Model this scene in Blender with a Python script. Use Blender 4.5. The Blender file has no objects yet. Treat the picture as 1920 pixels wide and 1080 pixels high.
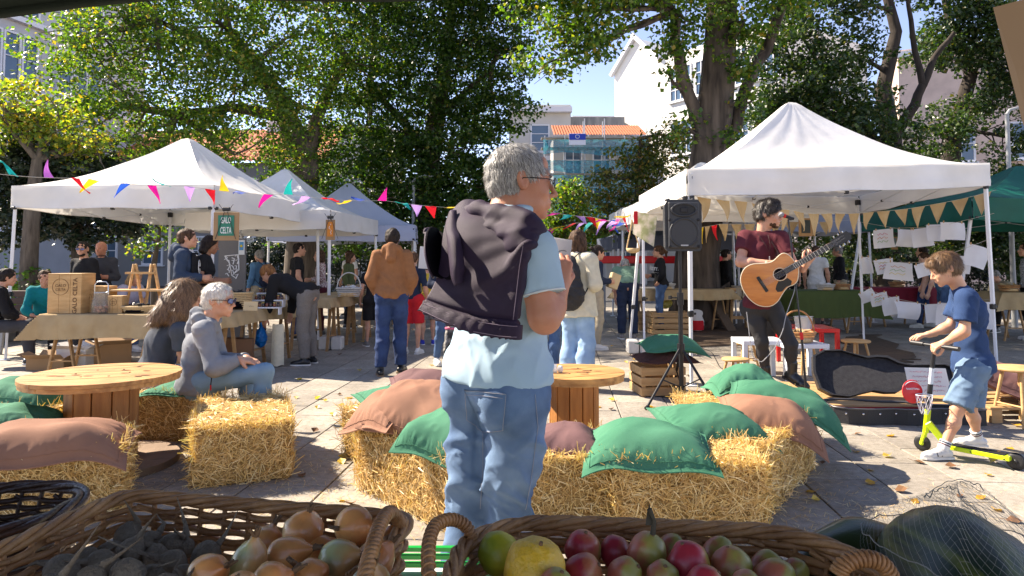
import bpy,bmesh,math,random
import numpy as np
from mathutils import Vector,Matrix,noise as mnoise
R_=math.radians
rng=np.random.default_rng(7)
random.seed(7)
# ---------------------------------------------------------------- camera, sky, sun, exposure
S=bpy.context.scene
COL=S.collection
F=1280.0;PITCH=R_(3.0);CAMZ=1.35;PYC=423.0
cam_d=bpy.data.cameras.new('camera');cam=bpy.data.objects.new('camera',cam_d);COL.objects.link(cam)
cam.location=(0,0,CAMZ);cam.rotation_euler=(R_(90)+PITCH,0,0)
cam_d.sensor_width=36;cam_d.lens=F/1920*36;cam_d.shift_y=-(540-PYC)/1920
cam_d.clip_start=0.05;cam_d.clip_end=500
S.camera=cam
SUN_EL=R_(42);SUN_AZ=R_(-25)
TOSUN=Vector((-math.cos(SUN_EL)*math.cos(SUN_AZ),-math.cos(SUN_EL)*math.sin(SUN_AZ),math.sin(SUN_EL)))
W=bpy.data.worlds.new('World');S.world=W;W.use_nodes=True
_n=W.node_tree.nodes;_bg=_n['Background']
_sky=_n.new('ShaderNodeTexSky');_sky.sky_type='NISHITA';_sky.sun_disc=False
_sky.sun_elevation=SUN_EL;_sky.sun_rotation=math.atan2(TOSUN.x,TOSUN.y);_sky.air_density=1.0;_sky.dust_density=.1;_sky.ozone_density=1.6;_sky.altitude=3500
_bg.inputs[1].default_value=0.135
_tn=_n.new('ShaderNodeMix');_tn.data_type='RGBA';_tn.blend_type='MULTIPLY';_tn.inputs[0].default_value=1;_tn.inputs[7].default_value=(1.08,.90,.90,1)
W.node_tree.links.new(_sky.outputs[0],_tn.inputs[6]);W.node_tree.links.new(_tn.outputs[2],_bg.inputs[0])
sd=bpy.data.lights.new('sun','SUN');sd.energy=5.0;sd.angle=R_(0.5);sd.color=(1,0.91,0.80)
so=bpy.data.objects.new('sun',sd);COL.objects.link(so);so.rotation_euler=TOSUN.to_track_quat('Z','Y').to_euler()
S.view_settings.view_transform='Standard';S.view_settings.look='None'
S.view_settings.exposure=1.6;S.view_settings.use_white_balance=True;S.view_settings.white_balance_temperature=7100;S.view_settings.white_balance_tint=10;S.view_settings.gamma=1;S.view_settings.use_curve_mapping=False
S.render.engine='CYCLES'
# ---------------------------------------------------------------- helpers
def P(px,py,d):
 """world point seen at photo pixel (px,py) whose world y is d"""
 u=(px-960)/F;v=(PYC-py)/F
 dy=math.cos(PITCH)-v*math.sin(PITCH);dz=math.sin(PITCH)+v*math.cos(PITCH)
 return Vector((u/dy*d,d,CAMZ+dz/dy*d))
def G(px,py,z=0.0):
 u=(px-960)/F;v=(PYC-py)/F
 dy=math.cos(PITCH)-v*math.sin(PITCH);dz=math.sin(PITCH)+v*math.cos(PITCH)
 t=(z-CAMZ)/dz
 return Vector((u*t,dy*t,z))
def V(*a):return Vector(a)
_mats={}
def mat(name,col,col2=None,rough=0.75,scale=8.0,var=0.12,bump=0.0,bscale=None,metal=0.0,spec=0.4,trans=0.0,detail=4.0,stretch=None,sheen=0.0,coat=0.0,kind='noise',alpha=1.0,contrast=1.0,sss=0.0,aniso_obj=True):
 if name in _mats:return _mats[name]
 m=bpy.data.materials.new(name);m.use_nodes=True;_mats[name]=m
 nt=m.node_tree;N=nt.nodes;L=nt.links;b=N['Principled BSDF'];out=N['Material Output']
 b.inputs['Roughness'].default_value=rough;b.inputs['Metallic'].default_value=metal
 b.inputs['Specular IOR Level'].default_value=spec
 if sheen:b.inputs['Sheen Weight'].default_value=sheen
 if coat:b.inputs['Coat Weight'].default_value=coat;b.inputs['Coat Roughness'].default_value=0.08
 if sss:
  b.inputs['Subsurface Weight'].default_value=sss;b.inputs['Subsurface Radius'].default_value=(0.9,0.3,0.15);b.inputs['Subsurface Scale'].default_value=0.012
 c2=col2 if col2 else tuple(max(0,c*(1-2.2*var))for c in col)
 tc=N.new('ShaderNodeTexCoord');mp=N.new('ShaderNodeMapping');L.new(tc.outputs['Object'],mp.inputs[0])
 if stretch:mp.inputs['Scale'].default_value=stretch
 if kind=='wave':
  t=N.new('ShaderNodeTexWave');t.inputs['Scale'].default_value=scale;t.inputs['Distortion'].default_value=6;t.inputs['Detail'].default_value=3;t.inputs['Detail Scale'].default_value=1.2;fac=t.outputs['Fac']
 elif kind=='voronoi':
  t=N.new('ShaderNodeTexVoronoi');t.inputs['Scale'].default_value=scale;fac=t.outputs['Distance']
 else:
  t=N.new('ShaderNodeTexNoise');t.inputs['Scale'].default_value=scale;t.inputs['Detail'].default_value=detail;fac=t.outputs['Fac']
 L.new(mp.outputs[0],t.inputs['Vector'])
 r=N.new('ShaderNodeValToRGB');w=0.22/contrast
 r.color_ramp.elements[0].position=0.5-w;r.color_ramp.elements[0].color=(*c2,1)
 r.color_ramp.elements[1].position=0.5+w;r.color_ramp.elements[1].color=(*col,1)
 L.new(fac,r.inputs[0])
 # slight change of tone from copy to copy
 oi=N.new('ShaderNodeObjectInfo');hs=N.new('ShaderNodeHueSaturation');mr=N.new('ShaderNodeMapRange')
 mr.inputs['To Min'].default_value=1-var*.8;mr.inputs['To Max'].default_value=1+var*.5
 L.new(oi.outputs['Random'],mr.inputs['Value']);L.new(mr.outputs[0],hs.inputs['Value']);L.new(r.outputs[0],hs.inputs['Color'])
 L.new(hs.outputs[0],b.inputs['Base Color'])
 if bump:
  t2=N.new('ShaderNodeTexNoise');t2.inputs['Scale'].default_value=bscale or scale*6;t2.inputs['Detail'].default_value=5
  L.new(mp.outputs[0],t2.inputs['Vector'])
  bp=N.new('ShaderNodeBump');bp.inputs['Strength'].default_value=bump;bp.inputs['Distance'].default_value=0.01
  L.new(t2.outputs['Fac'],bp.inputs['Height']);L.new(bp.outputs[0],b.inputs['Normal'])
 last=b.outputs[0]
 if trans:
  tr=N.new('ShaderNodeBsdfTranslucent');L.new(hs.outputs[0],tr.inputs[0]);mx=N.new('ShaderNodeMixShader');mx.inputs[0].default_value=trans
  L.new(b.outputs[0],mx.inputs[1]);L.new(tr.outputs[0],mx.inputs[2]);last=mx.outputs[0]
 if alpha<1:
  ta=N.new('ShaderNodeBsdfTransparent');mx=N.new('ShaderNodeMixShader');mx.inputs[0].default_value=alpha
  L.new(ta.outputs[0],mx.inputs[1]);L.new(last,mx.inputs[2]);last=mx.outputs[0]
 L.new(last,out.inputs['Surface'])
 return m
def leafmat(name,cols,trans=0.45):
 if name in _mats:return _mats[name]
 m=bpy.data.materials.new(name);m.use_nodes=True;_mats[name]=m
 nt=m.node_tree;N=nt.nodes;L=nt.links;b=N['Principled BSDF'];out=N['Material Output']
 g=N.new('ShaderNodeNewGeometry');r=N.new('ShaderNodeValToRGB');r.color_ramp.interpolation='LINEAR'
 e=r.color_ramp.elements
 for i,(p,c)in enumerate(cols):
  if i<2:e[i].position=p;e[i].color=(*c,1)
  else:x=e.new(p);x.color=(*c,1)
 L.new(g.outputs['Random Per Island'],r.inputs[0]);L.new(r.outputs[0],b.inputs['Base Color'])
 b.inputs['Roughness'].default_value=0.42;b.inputs['Specular IOR Level'].default_value=0.5
 tr=N.new('ShaderNodeBsdfTranslucent');mul=N.new('ShaderNodeMix');mul.data_type='RGBA';mul.blend_type='MULTIPLY';mul.inputs[0].default_value=1
 mul.inputs[7].default_value=(2.5,2.8,0.8,1);L.new(r.outputs[0],mul.inputs[6]);L.new(mul.outputs[2],tr.inputs[0])
 mx=N.new('ShaderNodeMixShader');mx.inputs[0].default_value=trans
 L.new(b.outputs[0],mx.inputs[1]);L.new(tr.outputs[0],mx.inputs[2]);L.new(mx.outputs[0],out.inputs['Surface'])
 return m
def tag(o,label=None,cat=None,group=None,kind=None):
 if label:o['label']=label
 if cat:o['category']=cat
 if group:o['group']=group
 if kind:o['kind']=kind
 return o
def empty(name,loc,label=None,cat=None,group=None,rz=0,kind=None):
 o=bpy.data.objects.new(name,None);COL.objects.link(o);o.location=loc;o.rotation_euler=(0,0,rz);o.empty_display_size=.1
 return tag(o,label,cat,group,kind)
def link(name,me,m,parent=None,loc=None,rot=None,smooth=False):
 if m is not None and len(me.materials)==0:me.materials.append(m)
 o=bpy.data.objects.new(name,me);COL.objects.link(o)
 if parent is not None:o.parent=parent
 if loc is not None:o.location=loc
 if rot is not None:o.rotation_euler=rot
 return o
def npmesh(name,v,f,smooth=True):
 """v (n,3), f (m,k) all same size"""
 v=np.asarray(v,dtype=np.float32);f=np.asarray(f,dtype=np.int32)
 me=bpy.data.meshes.new(name);k=f.shape[1]if len(f)else 3
 me.vertices.add(len(v));me.vertices.foreach_set('co',v.ravel())
 me.loops.add(f.size);me.loops.foreach_set('vertex_index',f.ravel())
 me.polygons.add(len(f));me.polygons.foreach_set('loop_start',np.arange(0,f.size,k,dtype=np.int32))
 me.polygons.foreach_set('use_smooth',np.full(len(f),smooth,dtype=bool))
 me.update(calc_edges=True)
 return me
def world_copy(o,parent=None):
 """a thing with copies of its parts and sub-parts, sharing their meshes"""
 c=o.copy();COL.objects.link(c);c.parent=parent
 for ch in[x for x in bpy.data.objects if x.parent==o]:world_copy(ch,c)
 return c
class MB:
 """collects boxes, tubes, prisms ... and links them as one mesh"""
 def __init__(s,off=(0,0,0)):s.v=[];s.f=[];s.n=0;s.sm=[];s.off=Vector(off)
 def add(s,vs,fs,smooth=False):
  s.v.extend([tuple(Vector(p)-s.off)for p in vs]);s.f.extend([tuple(i+s.n for i in q)for q in fs]);s.n+=len(vs);s.sm.extend([smooth]*len(fs));return s
 def box(s,c,size,rz=0,rx=0,ry=0,bev=0.0,M=None):
  hx,hy,hz=size[0]/2,size[1]/2,size[2]/2
  if M is None:M=Matrix.Rotation(rz,3,'Z')@Matrix.Rotation(ry,3,'Y')@Matrix.Rotation(rx,3,'X')
  c=Vector(c);b=min(bev,hx*.9,hy*.9,hz*.9)
  if b<=0:
   vs=[c+M@Vector((x*hx,y*hy,z*hz))for x in(-1,1)for y in(-1,1)for z in(-1,1)]
   return s.add(vs,[(0,1,3,2),(4,6,7,5),(0,4,5,1),(2,3,7,6),(0,2,6,4),(1,5,7,3)])
  vs=[];idx={}
  for x in(-1,1):
   for y in(-1,1):
    for z in(-1,1):
     for a in range(3):
      p=[x*(hx-b),y*(hy-b),z*(hz-b)];p[a]+=(x,y,z)[a]*b
      idx[(x,y,z,a)]=len(vs);vs.append(c+M@Vector(p))
  fs=[]
  I=idx
  def q(l):
   fs.append(tuple(l))
  for a in range(3):
   o1,o2=[(1,2),(2,0),(0,1)][a]
   for sg in(-1,1):
    l=[]
    for(p1,p2)in((-1,-1),(1,-1),(1,1),(-1,1)):
     k=[0,0,0];k[a]=sg;k[o1]=p1;k[o2]=p2;l.append(I[(*k,a)])
    q(l if sg>0 else l[::-1])
   # edges along axis a
   for p1 in(-1,1):
    for p2 in(-1,1):
     k0=[0,0,0];k1=[0,0,0];k0[a]=-1;k1[a]=1
     for k in(k0,k1):k[o1]=p1;k[o2]=p2
     l=[I[(*k0,o1)],I[(*k1,o1)],I[(*k1,o2)],I[(*k0,o2)]]
     q(l if p1*p2<0 else l[::-1])
  for x in(-1,1):
   for y in(-1,1):
    for z in(-1,1):
     l=[I[(x,y,z,0)],I[(x,y,z,1)],I[(x,y,z,2)]]
     q(l if x*y*z>0 else l[::-1])
  return s.add(vs,fs)
 def tube(s,pts,r,n=8,cap=True,smooth=True,flat=None):
  pts=[Vector(p)for p in pts];m=len(pts)
  rr=r if hasattr(r,'__len__')else[r]*m
  T=[]
  for i in range(m):
   t=pts[min(i+1,m-1)]-pts[max(i-1,0)]
   T.append(t.normalized()if t.length>1e-9 else Vector((0,0,1)))
  up=Vector((0,0,1))if abs(T[0].z)<.9 else Vector((0,1,0))
  u=T[0].cross(up).normalized();vs=[]
  for i in range(m):
   u=(u-T[i]*u.dot(T[i]));
   u=u.normalized()if u.length>1e-6 else T[i].orthogonal().normalized()
   w=T[i].cross(u)
   for k in range(n):
    a=2*math.pi*k/n+math.pi/n;vs.append(pts[i]+(u*math.cos(a)+w*math.sin(a)*(flat or 1))*rr[i])
  fs=[(i*n+k,i*n+(k+1)%n,(i+1)*n+(k+1)%n,(i+1)*n+k)for i in range(m-1)for k in range(n)]
  s.add(vs,fs,smooth)
  if cap:
   s.add(vs[:n],[tuple(range(n))[::-1]]);s.add(vs[-n:],[tuple(range(n))])
  return s
 def bar(s,a,b,w,h=None):
  """square bar between two points"""
  a=Vector(a);b=Vector(b);d=b-a;q=d.to_track_quat('Z','Y').to_matrix()
  return s.box((a+b)/2,(w,h or w,d.length),M=q,bev=min(w,h or w)*.12)
 def lathe(s,c,prof,n=24,axis=None,smooth=True):
  """prof: list of (r,z)"""
  c=Vector(c);M=axis.to_track_quat('Z','Y').to_matrix()if axis is not None else Matrix.Identity(3)
  vs=[];m=len(prof)
  for r,z in prof:
   for k in range(n):
    a=2*math.pi*k/n;vs.append(c+M@Vector((r*math.cos(a),r*math.sin(a),z)))
  fs=[(i*n+k,i*n+(k+1)%n,(i+1)*n+(k+1)%n,(i+1)*n+k)for i in range(m-1)for k in range(n)]
  s.add(vs,fs,smooth);s.add(vs[:n],[tuple(range(n))[::-1]]);s.add(vs[-n:],[tuple(range(n))])
  return s
 def grid(s,fn,nu,nv,smooth=True,thick=0):
  vs=[Vector(fn(i/nu,j/nv))for i in range(nu+1)for j in range(nv+1)];w=nv+1
  fs=[(i*w+j,(i+1)*w+j,(i+1)*w+j+1,i*w+j+1)for i in range(nu)for j in range(nv)]
  return s.add(vs,fs,smooth)
 def poly(s,pts,h):
  """prism: pts is a loop of points, h a Vector offset"""
  pts=[Vector(p)for p in pts];h=Vector(h);n=len(pts)
  vs=pts+[p+h for p in pts]
  fs=[tuple(range(n))[::-1],tuple(range(n,2*n))]+[(i,(i+1)%n,n+(i+1)%n,n+i)for i in range(n)]
  return s.add(vs,fs)
 def mesh(s,name='m'):
  me=bpy.data.meshes.new(name);me.from_pydata(s.v,[],s.f)
  me.polygons.foreach_set('use_smooth',s.sm);me.update();return me
 def build(s,name,m,parent=None,loc=None,rot=None):
  return link(name,s.mesh(name),m,parent,loc,rot)
def text_mesh(txt,size,depth=0.0,bold=False,align='CENTER',squeeze=1.0):
 c=bpy.data.curves.new('txt','FONT');c.body=txt;c.size=size;c.extrude=depth;c.align_x=align;c.align_y='CENTER';c.resolution_u=2
 if bold:c.offset=size*.015
 o=bpy.data.objects.new('txt',c);COL.objects.link(o)
 dg=bpy.context.evaluated_depsgraph_get();me=bpy.data.meshes.new_from_object(o.evaluated_get(dg))
 bpy.data.objects.remove(o)
 if squeeze!=1:me.transform(Matrix.Diagonal((squeeze,1,1,1)))
 return me
def put_text(name,txt,size,m,parent,loc,xdir,updir,depth=0.0006,squeeze=1.0,bold=False):
 """lettering standing at loc (world), reading along xdir"""
 me=text_mesh(txt,size,depth,bold,squeeze=squeeze);x=Vector(xdir).normalized();u=Vector(updir);z=x.cross(u).normalized();y=z.cross(x)
 M=Matrix((x,y,z)).transposed().to_4x4();M.translation=Vector(loc)-(parent.location if parent is not None and parent.parent is None else Vector((0,0,0)))
 me.transform(M)
 me.materials.clear();me.materials.append(m)
 return link(name,me,None,parent)
def strokes(name,m,parent,loc,xdir,updir,w,h,seed,rad=.0012):
 """a line of handwriting too small to read"""
 x=Vector(xdir).normalized();u=Vector(updir).normalized();r=random.Random(seed);o=Vector(loc);n=max(6,int(w/h*3));b=MB(parent.location);pts=[]
 for i in range(n):pts.append(o+x*(i/(n-1)-.5)*w+u*h*r.uniform(-.5,.5))
 k=0
 while k<n-1:e=min(n,k+r.randint(3,6));b.tube(pts[k:e],rad,4)if e-k>1 else None;k=e
 return b.build(name,m,parent)
# ---------------------------------------------------------------- implicit surfaces (organic shapes)
class SDF:
 def __init__(s,h=0.01,pad=0.03):s.h=h;s.pr=[];s.pad=pad;s.post=None
 def cone(s,a,b,ra,rb,k=0.02,op='u',fax=None,flat=1.0,cap=False):s.pr.append(('c',Vector(a),Vector(b),ra,rb,k,op,fax,flat,cap));return s
 def chain(s,pts,rs,k=0.02,**kw):
  for i in range(len(pts)-1):s.cone(pts[i],pts[i+1],rs[i],rs[i+1],k,**kw)
  return s
 def ell(s,c,r,k=0.02,op='u',M=None):s.pr.append(('e',Vector(c),Vector(r),M if M is not None else Matrix.Identity(3),0,k,op,None,1));return s
 def cut(s,p,n):s.pr.append(('p',Vector(p),Vector(n).normalized(),0,0,0,'cut',None,1));return s # removes the side n points to
 def bounds(s):
  lo=np.full(3,1e9);hi=-lo
  for q in s.pr:
   if q[6]!='u':continue
   if q[0]=='c':
    for p,r in((q[1],q[3]),(q[2],q[4])):lo=np.minimum(lo,np.array(p)-r);hi=np.maximum(hi,np.array(p)+r)
   else:
    r=max(q[2]);lo=np.minimum(lo,np.array(q[1])-r);hi=np.maximum(hi,np.array(q[1])+r)
  return lo-s.pad,hi+s.pad
 def field(s):
  lo,hi=s.bounds();h=s.h;n=np.ceil((hi-lo)/h).astype(int)+1
  ax=[lo[i]+h*np.arange(n[i])for i in range(3)]
  Fd=np.full(n,0.2,dtype=np.float32)
  for q in s.pr:
   typ,k,op=q[0],q[5],q[6]
   if typ=='p':
    d=(ax[0][:,None,None]-q[1].x)*q[2].x+(ax[1][None,:,None]-q[1].y)*q[2].y+(ax[2][None,None,:]-q[1].z)*q[2].z
    np.maximum(Fd,d,out=Fd);continue
   if typ=='c':
    m=max(q[3],q[4])+2*k+3*h;a=np.array(q[1]);b=np.array(q[2]);l=np.minimum(a,b)-m;u=np.maximum(a,b)+m
   else:
    m=max(q[2])+2*k+3*h;l=np.array(q[1])-m;u=np.array(q[1])+m
   i0=np.clip(((l-lo)/h).astype(int),0,n);i1=np.clip(((u-lo)/h).astype(int)+1,0,n)
   if np.any(i1<=i0):continue
   X=ax[0][i0[0]:i1[0],None,None].astype(np.float32);Y=ax[1][None,i0[1]:i1[1],None].astype(np.float32);Z=ax[2][None,None,i0[2]:i1[2]].astype(np.float32)
   if typ=='c':
    A=q[1];D=q[2]-q[1];L2=max(D.length_squared,1e-9);x,y,z=X-A.x,Y-A.y,Z-A.z
    t=np.clip((x*D.x+y*D.y+z*D.z)/L2,0,1);x=x-t*D.x;y=y-t*D.y;z=z-t*D.z
    d2=x*x+y*y+z*z
    if q[7]is not None:
     f=q[7];pf=x*f.x+y*f.y+z*f.z;d2=d2+pf*pf*(1/q[8]**2-1)
    d=np.sqrt(d2)-(q[3]+(q[4]-q[3])*t)
    if q[8]<1:d=d*(0.5+0.5*q[8])
    if q[9]:
     e=D.normalized();d=np.maximum(d,(X-q[2].x)*e.x+(Y-q[2].y)*e.y+(Z-q[2].z)*e.z)
   else:
    M=q[3];x,y,z=X-q[1].x,Y-q[1].y,Z-q[1].z;r=q[2]
    c=[M.col[i]for i in range(3)]
    e=[(x*c[i].x+y*c[i].y+z*c[i].z)/r[i]for i in range(3)]
    k0=np.sqrt(e[0]**2+e[1]**2+e[2]**2);k1=np.sqrt((e[0]/r[0])**2+(e[1]/r[1])**2+(e[2]/r[2])**2)+1e-6
    d=k0*(k0-1)/k1
   sl=tuple(slice(i0[i],i1[i])for i in range(3));c=Fd[sl]
   if op=='u':
    hh=np.clip(0.5+0.5*(c-d)/max(k,1e-6),0,1);Fd[sl]=c*(1-hh)+d*hh-k*hh*(1-hh)
   else:
    d=-d;hh=np.clip(0.5-0.5*(c-d)/max(k,1e-6),0,1);Fd[sl]=c*(1-hh)+d*hh+k*hh*(1-hh)
  if s.post is not None:
   idx=np.nonzero(np.abs(Fd)<max(0.05,3*h))
   p=[ax[i][idx[i]]for i in range(3)];Fd[idx]+=s.post(*p).astype(np.float32)
   Fd[0]=Fd[-1]=0.1;Fd[:,0]=Fd[:,-1]=0.1;Fd[:,:,0]=Fd[:,:,-1]=0.1
  return Fd,lo,h
 def verts(s):
  Fd,lo,h=s.field();ins=Fd<0;nx,ny,nz=Fd.shape
  cs=np.zeros((nx-1,ny-1,nz-1),dtype=np.int8)
  for a in(0,1):
   for b in(0,1):
    for c in(0,1):cs+=ins[a:nx-1+a,b:ny-1+b,c:nz-1+c]
  I,J,K=np.nonzero((cs>0)&(cs<8));nv=len(I)
  ids=np.full(cs.shape,-1,dtype=np.int32);ids[I,J,K]=np.arange(nv)
  acc=np.zeros((nv,3),dtype=np.float64);cnt=np.zeros(nv)
  for axs in range(3):
   o=[i for i in range(3)if i!=axs]
   for a in(0,1):
    for b in(0,1):
     d0=[0,0,0];d0[o[0]]=a;d0[o[1]]=b;d1=list(d0);d1[axs]=1
     f0=Fd[I+d0[0],J+d0[1],K+d0[2]];f1=Fd[I+d1[0],J+d1[1],K+d1[2]]
     m=(f0<0)!=(f1<0);t=np.where(m,f0/np.where(m,f0-f1,1),0)
     p=np.zeros((nv,3));p[:,o[0]]=a;p[:,o[1]]=b;p[:,axs]=t
     acc[m]+=p[m];cnt[m]+=1
  v=(acc/np.maximum(cnt,1)[:,None]+np.stack([I,J,K],1))*h+lo
  fs=[]
  for axs in range(3):
   o=[(1,2),(2,0),(0,1)][axs]
   sl0=[slice(1,-1)]*3;sl0[axs]=slice(0,-1);sl1=[slice(1,-1)]*3;sl1[axs]=slice(1,None)
   A=ins[tuple(sl0)];B=ins[tuple(sl1)];X=np.stack(np.nonzero(A!=B),1)
   if not len(X):continue
   flip=B[X[:,0],X[:,1],X[:,2]]
   base=X.copy();
   for q in range(3):
    if q!=axs:base[:,q]+=1
   def cell(da,db):
    c=base.copy();c[:,o[0]]-=da;c[:,o[1]]-=db;return ids[c[:,0],c[:,1],c[:,2]]
   q=np.stack([cell(1,1),cell(0,1),cell(0,0),cell(1,0)],1);q[flip]=q[flip][:,::-1];fs.append(q)
  f=np.concatenate(fs)if fs else np.zeros((0,4),int)
  return v,f[(f>=0).all(1)]
def sdf_mesh(name,sdfs,m,parent=None,off=None,smooth=1):
 vs=[];fs=[];n=0
 for s in(sdfs if isinstance(sdfs,(list,tuple))else[sdfs]):
  v,f=s.verts()
  if smooth and len(f):
   for _ in range(smooth):
    acc=np.zeros_like(v);c=np.zeros(len(v))
    for a,b in((0,1),(1,2),(2,3),(3,0)):
     for p,q in((a,b),(b,a)):
      acc+=np.stack([np.bincount(f[:,p],v[f[:,q],j],len(v))for j in range(3)],1);c+=np.bincount(f[:,p],minlength=len(v))
    v=v*.5+.5*acc/np.maximum(c,1)[:,None]
  vs.append(v);fs.append(f+n);n+=len(v)
 v=np.concatenate(vs);f=np.concatenate(fs)
 if off is not None:v=v-np.array(off)
 return link(name,npmesh(name,v,f),m,parent)
def folds(amp,wl,seed=0,dirs=None,ridge=True):
 """cloth folds: ridged, warped waves"""
 r=np.random.default_rng(seed);W2=[]
 for i in range(5):
  d=np.array(dirs[i%len(dirs)],float)if dirs else r.normal(size=3);d/=np.linalg.norm(d);d+=r.normal(size=3)*.45;d/=np.linalg.norm(d)
  W2.append((d*math.pi/(wl*(0.8+.9*r.random())),r.normal(size=3)*2*math.pi/(wl*3.6),r.random()*6,.5+r.random()))
 msk=r.normal(size=(5,3))*2*math.pi/(wl*4.5)
 def f(x,y,z):
  o=0
  for i,(k,q,ph,w)in enumerate(W2):
   a=k[0]*x+k[1]*y+k[2]*z+1.3*np.sin(q[0]*x+q[1]*y+q[2]*z+ph)+ph
   s=np.sin(a);s=np.exp(-(s/.42)**2)-.45 if ridge else s
   mk=np.clip(np.sin(msk[i][0]*x+msk[i][1]*y+msk[i][2]*z+ph*2)+.1,0,1)
   o=o+s*w*mk*mk*(3-2*mk)
  return-amp*o*.8
 return f
# ---------------------------------------------------------------- people
def frame_of(u,f):
 u=Vector(u).normalized();f=Vector(f);f=(f-u*f.dot(u)).normalized();r=f.cross(u) # r = the person's right
 return r,f,u
def mtx(r,f,u):return Matrix((r,f,u)).transposed()
def standing(x,y,yaw,H=1.72,z0=0.0,lean=0.0,hyaw=0.0,hpitch=0.0,arms='down',stride=0.0,crouch=0.0,side=0.0):
 """default pose; yaw 0 = facing away from the camera (+y), positive turns to the left"""
 k=H/1.75
 def L(a,b,c):return Vector((a,b,c))*k
 J=dict(pel=L(0,0,.96),hpL=L(-.095,0,.93),hpR=L(.095,0,.93),knL=L(-.10,.03+stride*.25,.50),knR=L(.10,.03-stride*.1,.50),anL=L(-.11,-.02+stride*.42,.085),anR=L(.11,-.03-stride*.32,.085+abs(stride)*.06))
 M=Matrix.Rotation(-lean,3,'X')
 def T(a,b,c):return L(0,0,.96)+M@L(a,b,c)
 J.update(chest=T(0,.01,.33),neck=T(0,-.01,.53),shL=T(-.165,-.01,.455),shR=T(.165,-.01,.455))
 J['head']=T(0,.015,.53)+Matrix.Rotation(-lean*.8+hpitch*.4,3,'X')@L(0,.02,.135)
 A={'down':((-.235,-.03,.19),(-.245,.06,-.06)),'front':((-.235,-.02,.19),(-.11,.22,.18)),'hip':((-.33,-.06,.22),(-.2,.04,.05)),'up':((-.25,.08,.22),(-.14,.26,.36)),'back':((-.24,-.08,.2),(-.17,-.1,-.02)),'pocket':((-.245,-.05,.19),(-.19,.08,-.01)),'reach':((-.22,.16,.26),(-.18,.40,.18)),'hang':((-.2,.18,.2),(-.18,.24,-.06)),'cross':((-.24,.03,.2),(-.02,.2,.22))}
 aL,aR=(arms if isinstance(arms,tuple)else(arms,arms))
 def pt(p,sx):return T(-sx*p[0],p[1],p[2])
 def arm(nm,sx):
  e,w=A[nm]
  if nm=='hang': # hangs down vertically whatever the lean
   s=J['shL' if sx<0 else 'shR'];return s+L(sx*.03,.05,-.28),s+L(sx*.02,.12,-.52)
  return pt(e,sx),pt(w,sx)
 J['elL'],J['wrL']=arm(aL,-1);J['elR'],J['wrR']=arm(aR,1)
 f=M@Vector((0,1,0));hf=Matrix.Rotation(hyaw,3,'Z')@Matrix.Rotation(-lean*.8+hpitch,3,'X')@Vector((0,1,0))
 hu=Matrix.Rotation(hyaw,3,'Z')@Matrix.Rotation(-lean*.8+hpitch,3,'X')@Vector((0,0,1))
 RZ=Matrix.Rotation(yaw,3,'Z');o=Vector((x,y,z0))
 D={n:o+RZ@p for n,p in J.items()}
 D.update(fwd=RZ@f,hfwd=RZ@hf,hup=RZ@hu,toeL=RZ@Vector((-.2,1,0)),toeR=RZ@Vector((.2,1,0)),k=k,base=Vector((x,y,z0)))
 return D
def torso(s,J,g,o,waist=1.0,k=None):
 kk=J['k'];u=(J['neck']-J['pel']).normalized();r,f,u=frame_of(u,J['fwd']);M=mtx(r,f,u)
 k=k or.05*kk;c=J['chest'];p=J['pel']
 s.ell(c,((.150*g+o)*kk,(.105*g+o)*kk,.18*kk),k,M=M)
 s.ell(p.lerp(c,.45),((.138*g*waist+o)*kk,(.100*g*waist+o)*kk,.17*kk),k,M=M)
 q=1.10 if o>0 else 1.0
 s.ell(p+u*.01-f*(.012 if o>0 else 0),((.155*g*q+o)*kk,(.112*g*q*1.1+o)*kk,.14*kk),k,M=M)
 s.cone(J['shL'],J['shR'],(.048+o*.8)*kk,(.048+o*.8)*kk,k)
 n=J['neck']-u*.045*kk
 for q in('shL','shR'):s.cone(n,J[q],(.050+o*.7)*kk,(.045+o*.8)*kk,k*.8)
 return r,f,u
def arm_p(s,J,sd,g,o,end=1.0,k=.03,flare=0.0):
 kk=J['k'];a,b,c=J['sh'+sd],J['el'+sd],J['wr'+sd]
 if end<=1:
  e=a.lerp(b,end);s.cone(a,e,(.055*g+o)*kk,(.055*g-.013*end*g+o+flare)*kk,k,cap=True)
 else:
  s.cone(a,b,(.055*g+o)*kk,(.042*g+o)*kk,k)
  m=b.lerp(c,.3);s.cone(b,m,(.042*g+o)*kk,(.043*g+o)*kk,k)
  e=b.lerp(c,end-1)if end<2 else c
  s.cone(m,e,(.043*g+o)*kk,(.027+o)*kk,k,cap=end<2)
def leg_p(s,J,sd,g,o,end=2.0,k=.03,wide=0.0,cap=False):
 kk=J['k'];a,b,c=J['hp'+sd],J['kn'+sd],J['an'+sd]
 if end<=1:
  e=a.lerp(b,end);s.cone(a,e,(.088*g+o)*kk,(.088*g-.032*end*g+o+wide)*kk,k,cap=True)
 else:
  s.cone(a,a.lerp(b,.5),(.090*g+o)*kk,(.076*g+o)*kk,k);s.cone(a.lerp(b,.5),b,(.076*g+o)*kk,(.056*g+o+wide*.4)*kk,k)
  m=b.lerp(c,.35)-J['toe'+sd].normalized()*.012*kk;e=b.lerp(c,end-1)
  s.cone(b,m,(.056*g+o+wide*.4)*kk,(.054*g+o+wide*.6)*kk,k);s.cone(m,e,(.054*g+o+wide*.6)*kk,(.036*g+o+wide)*kk,k,cap=cap)
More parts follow.
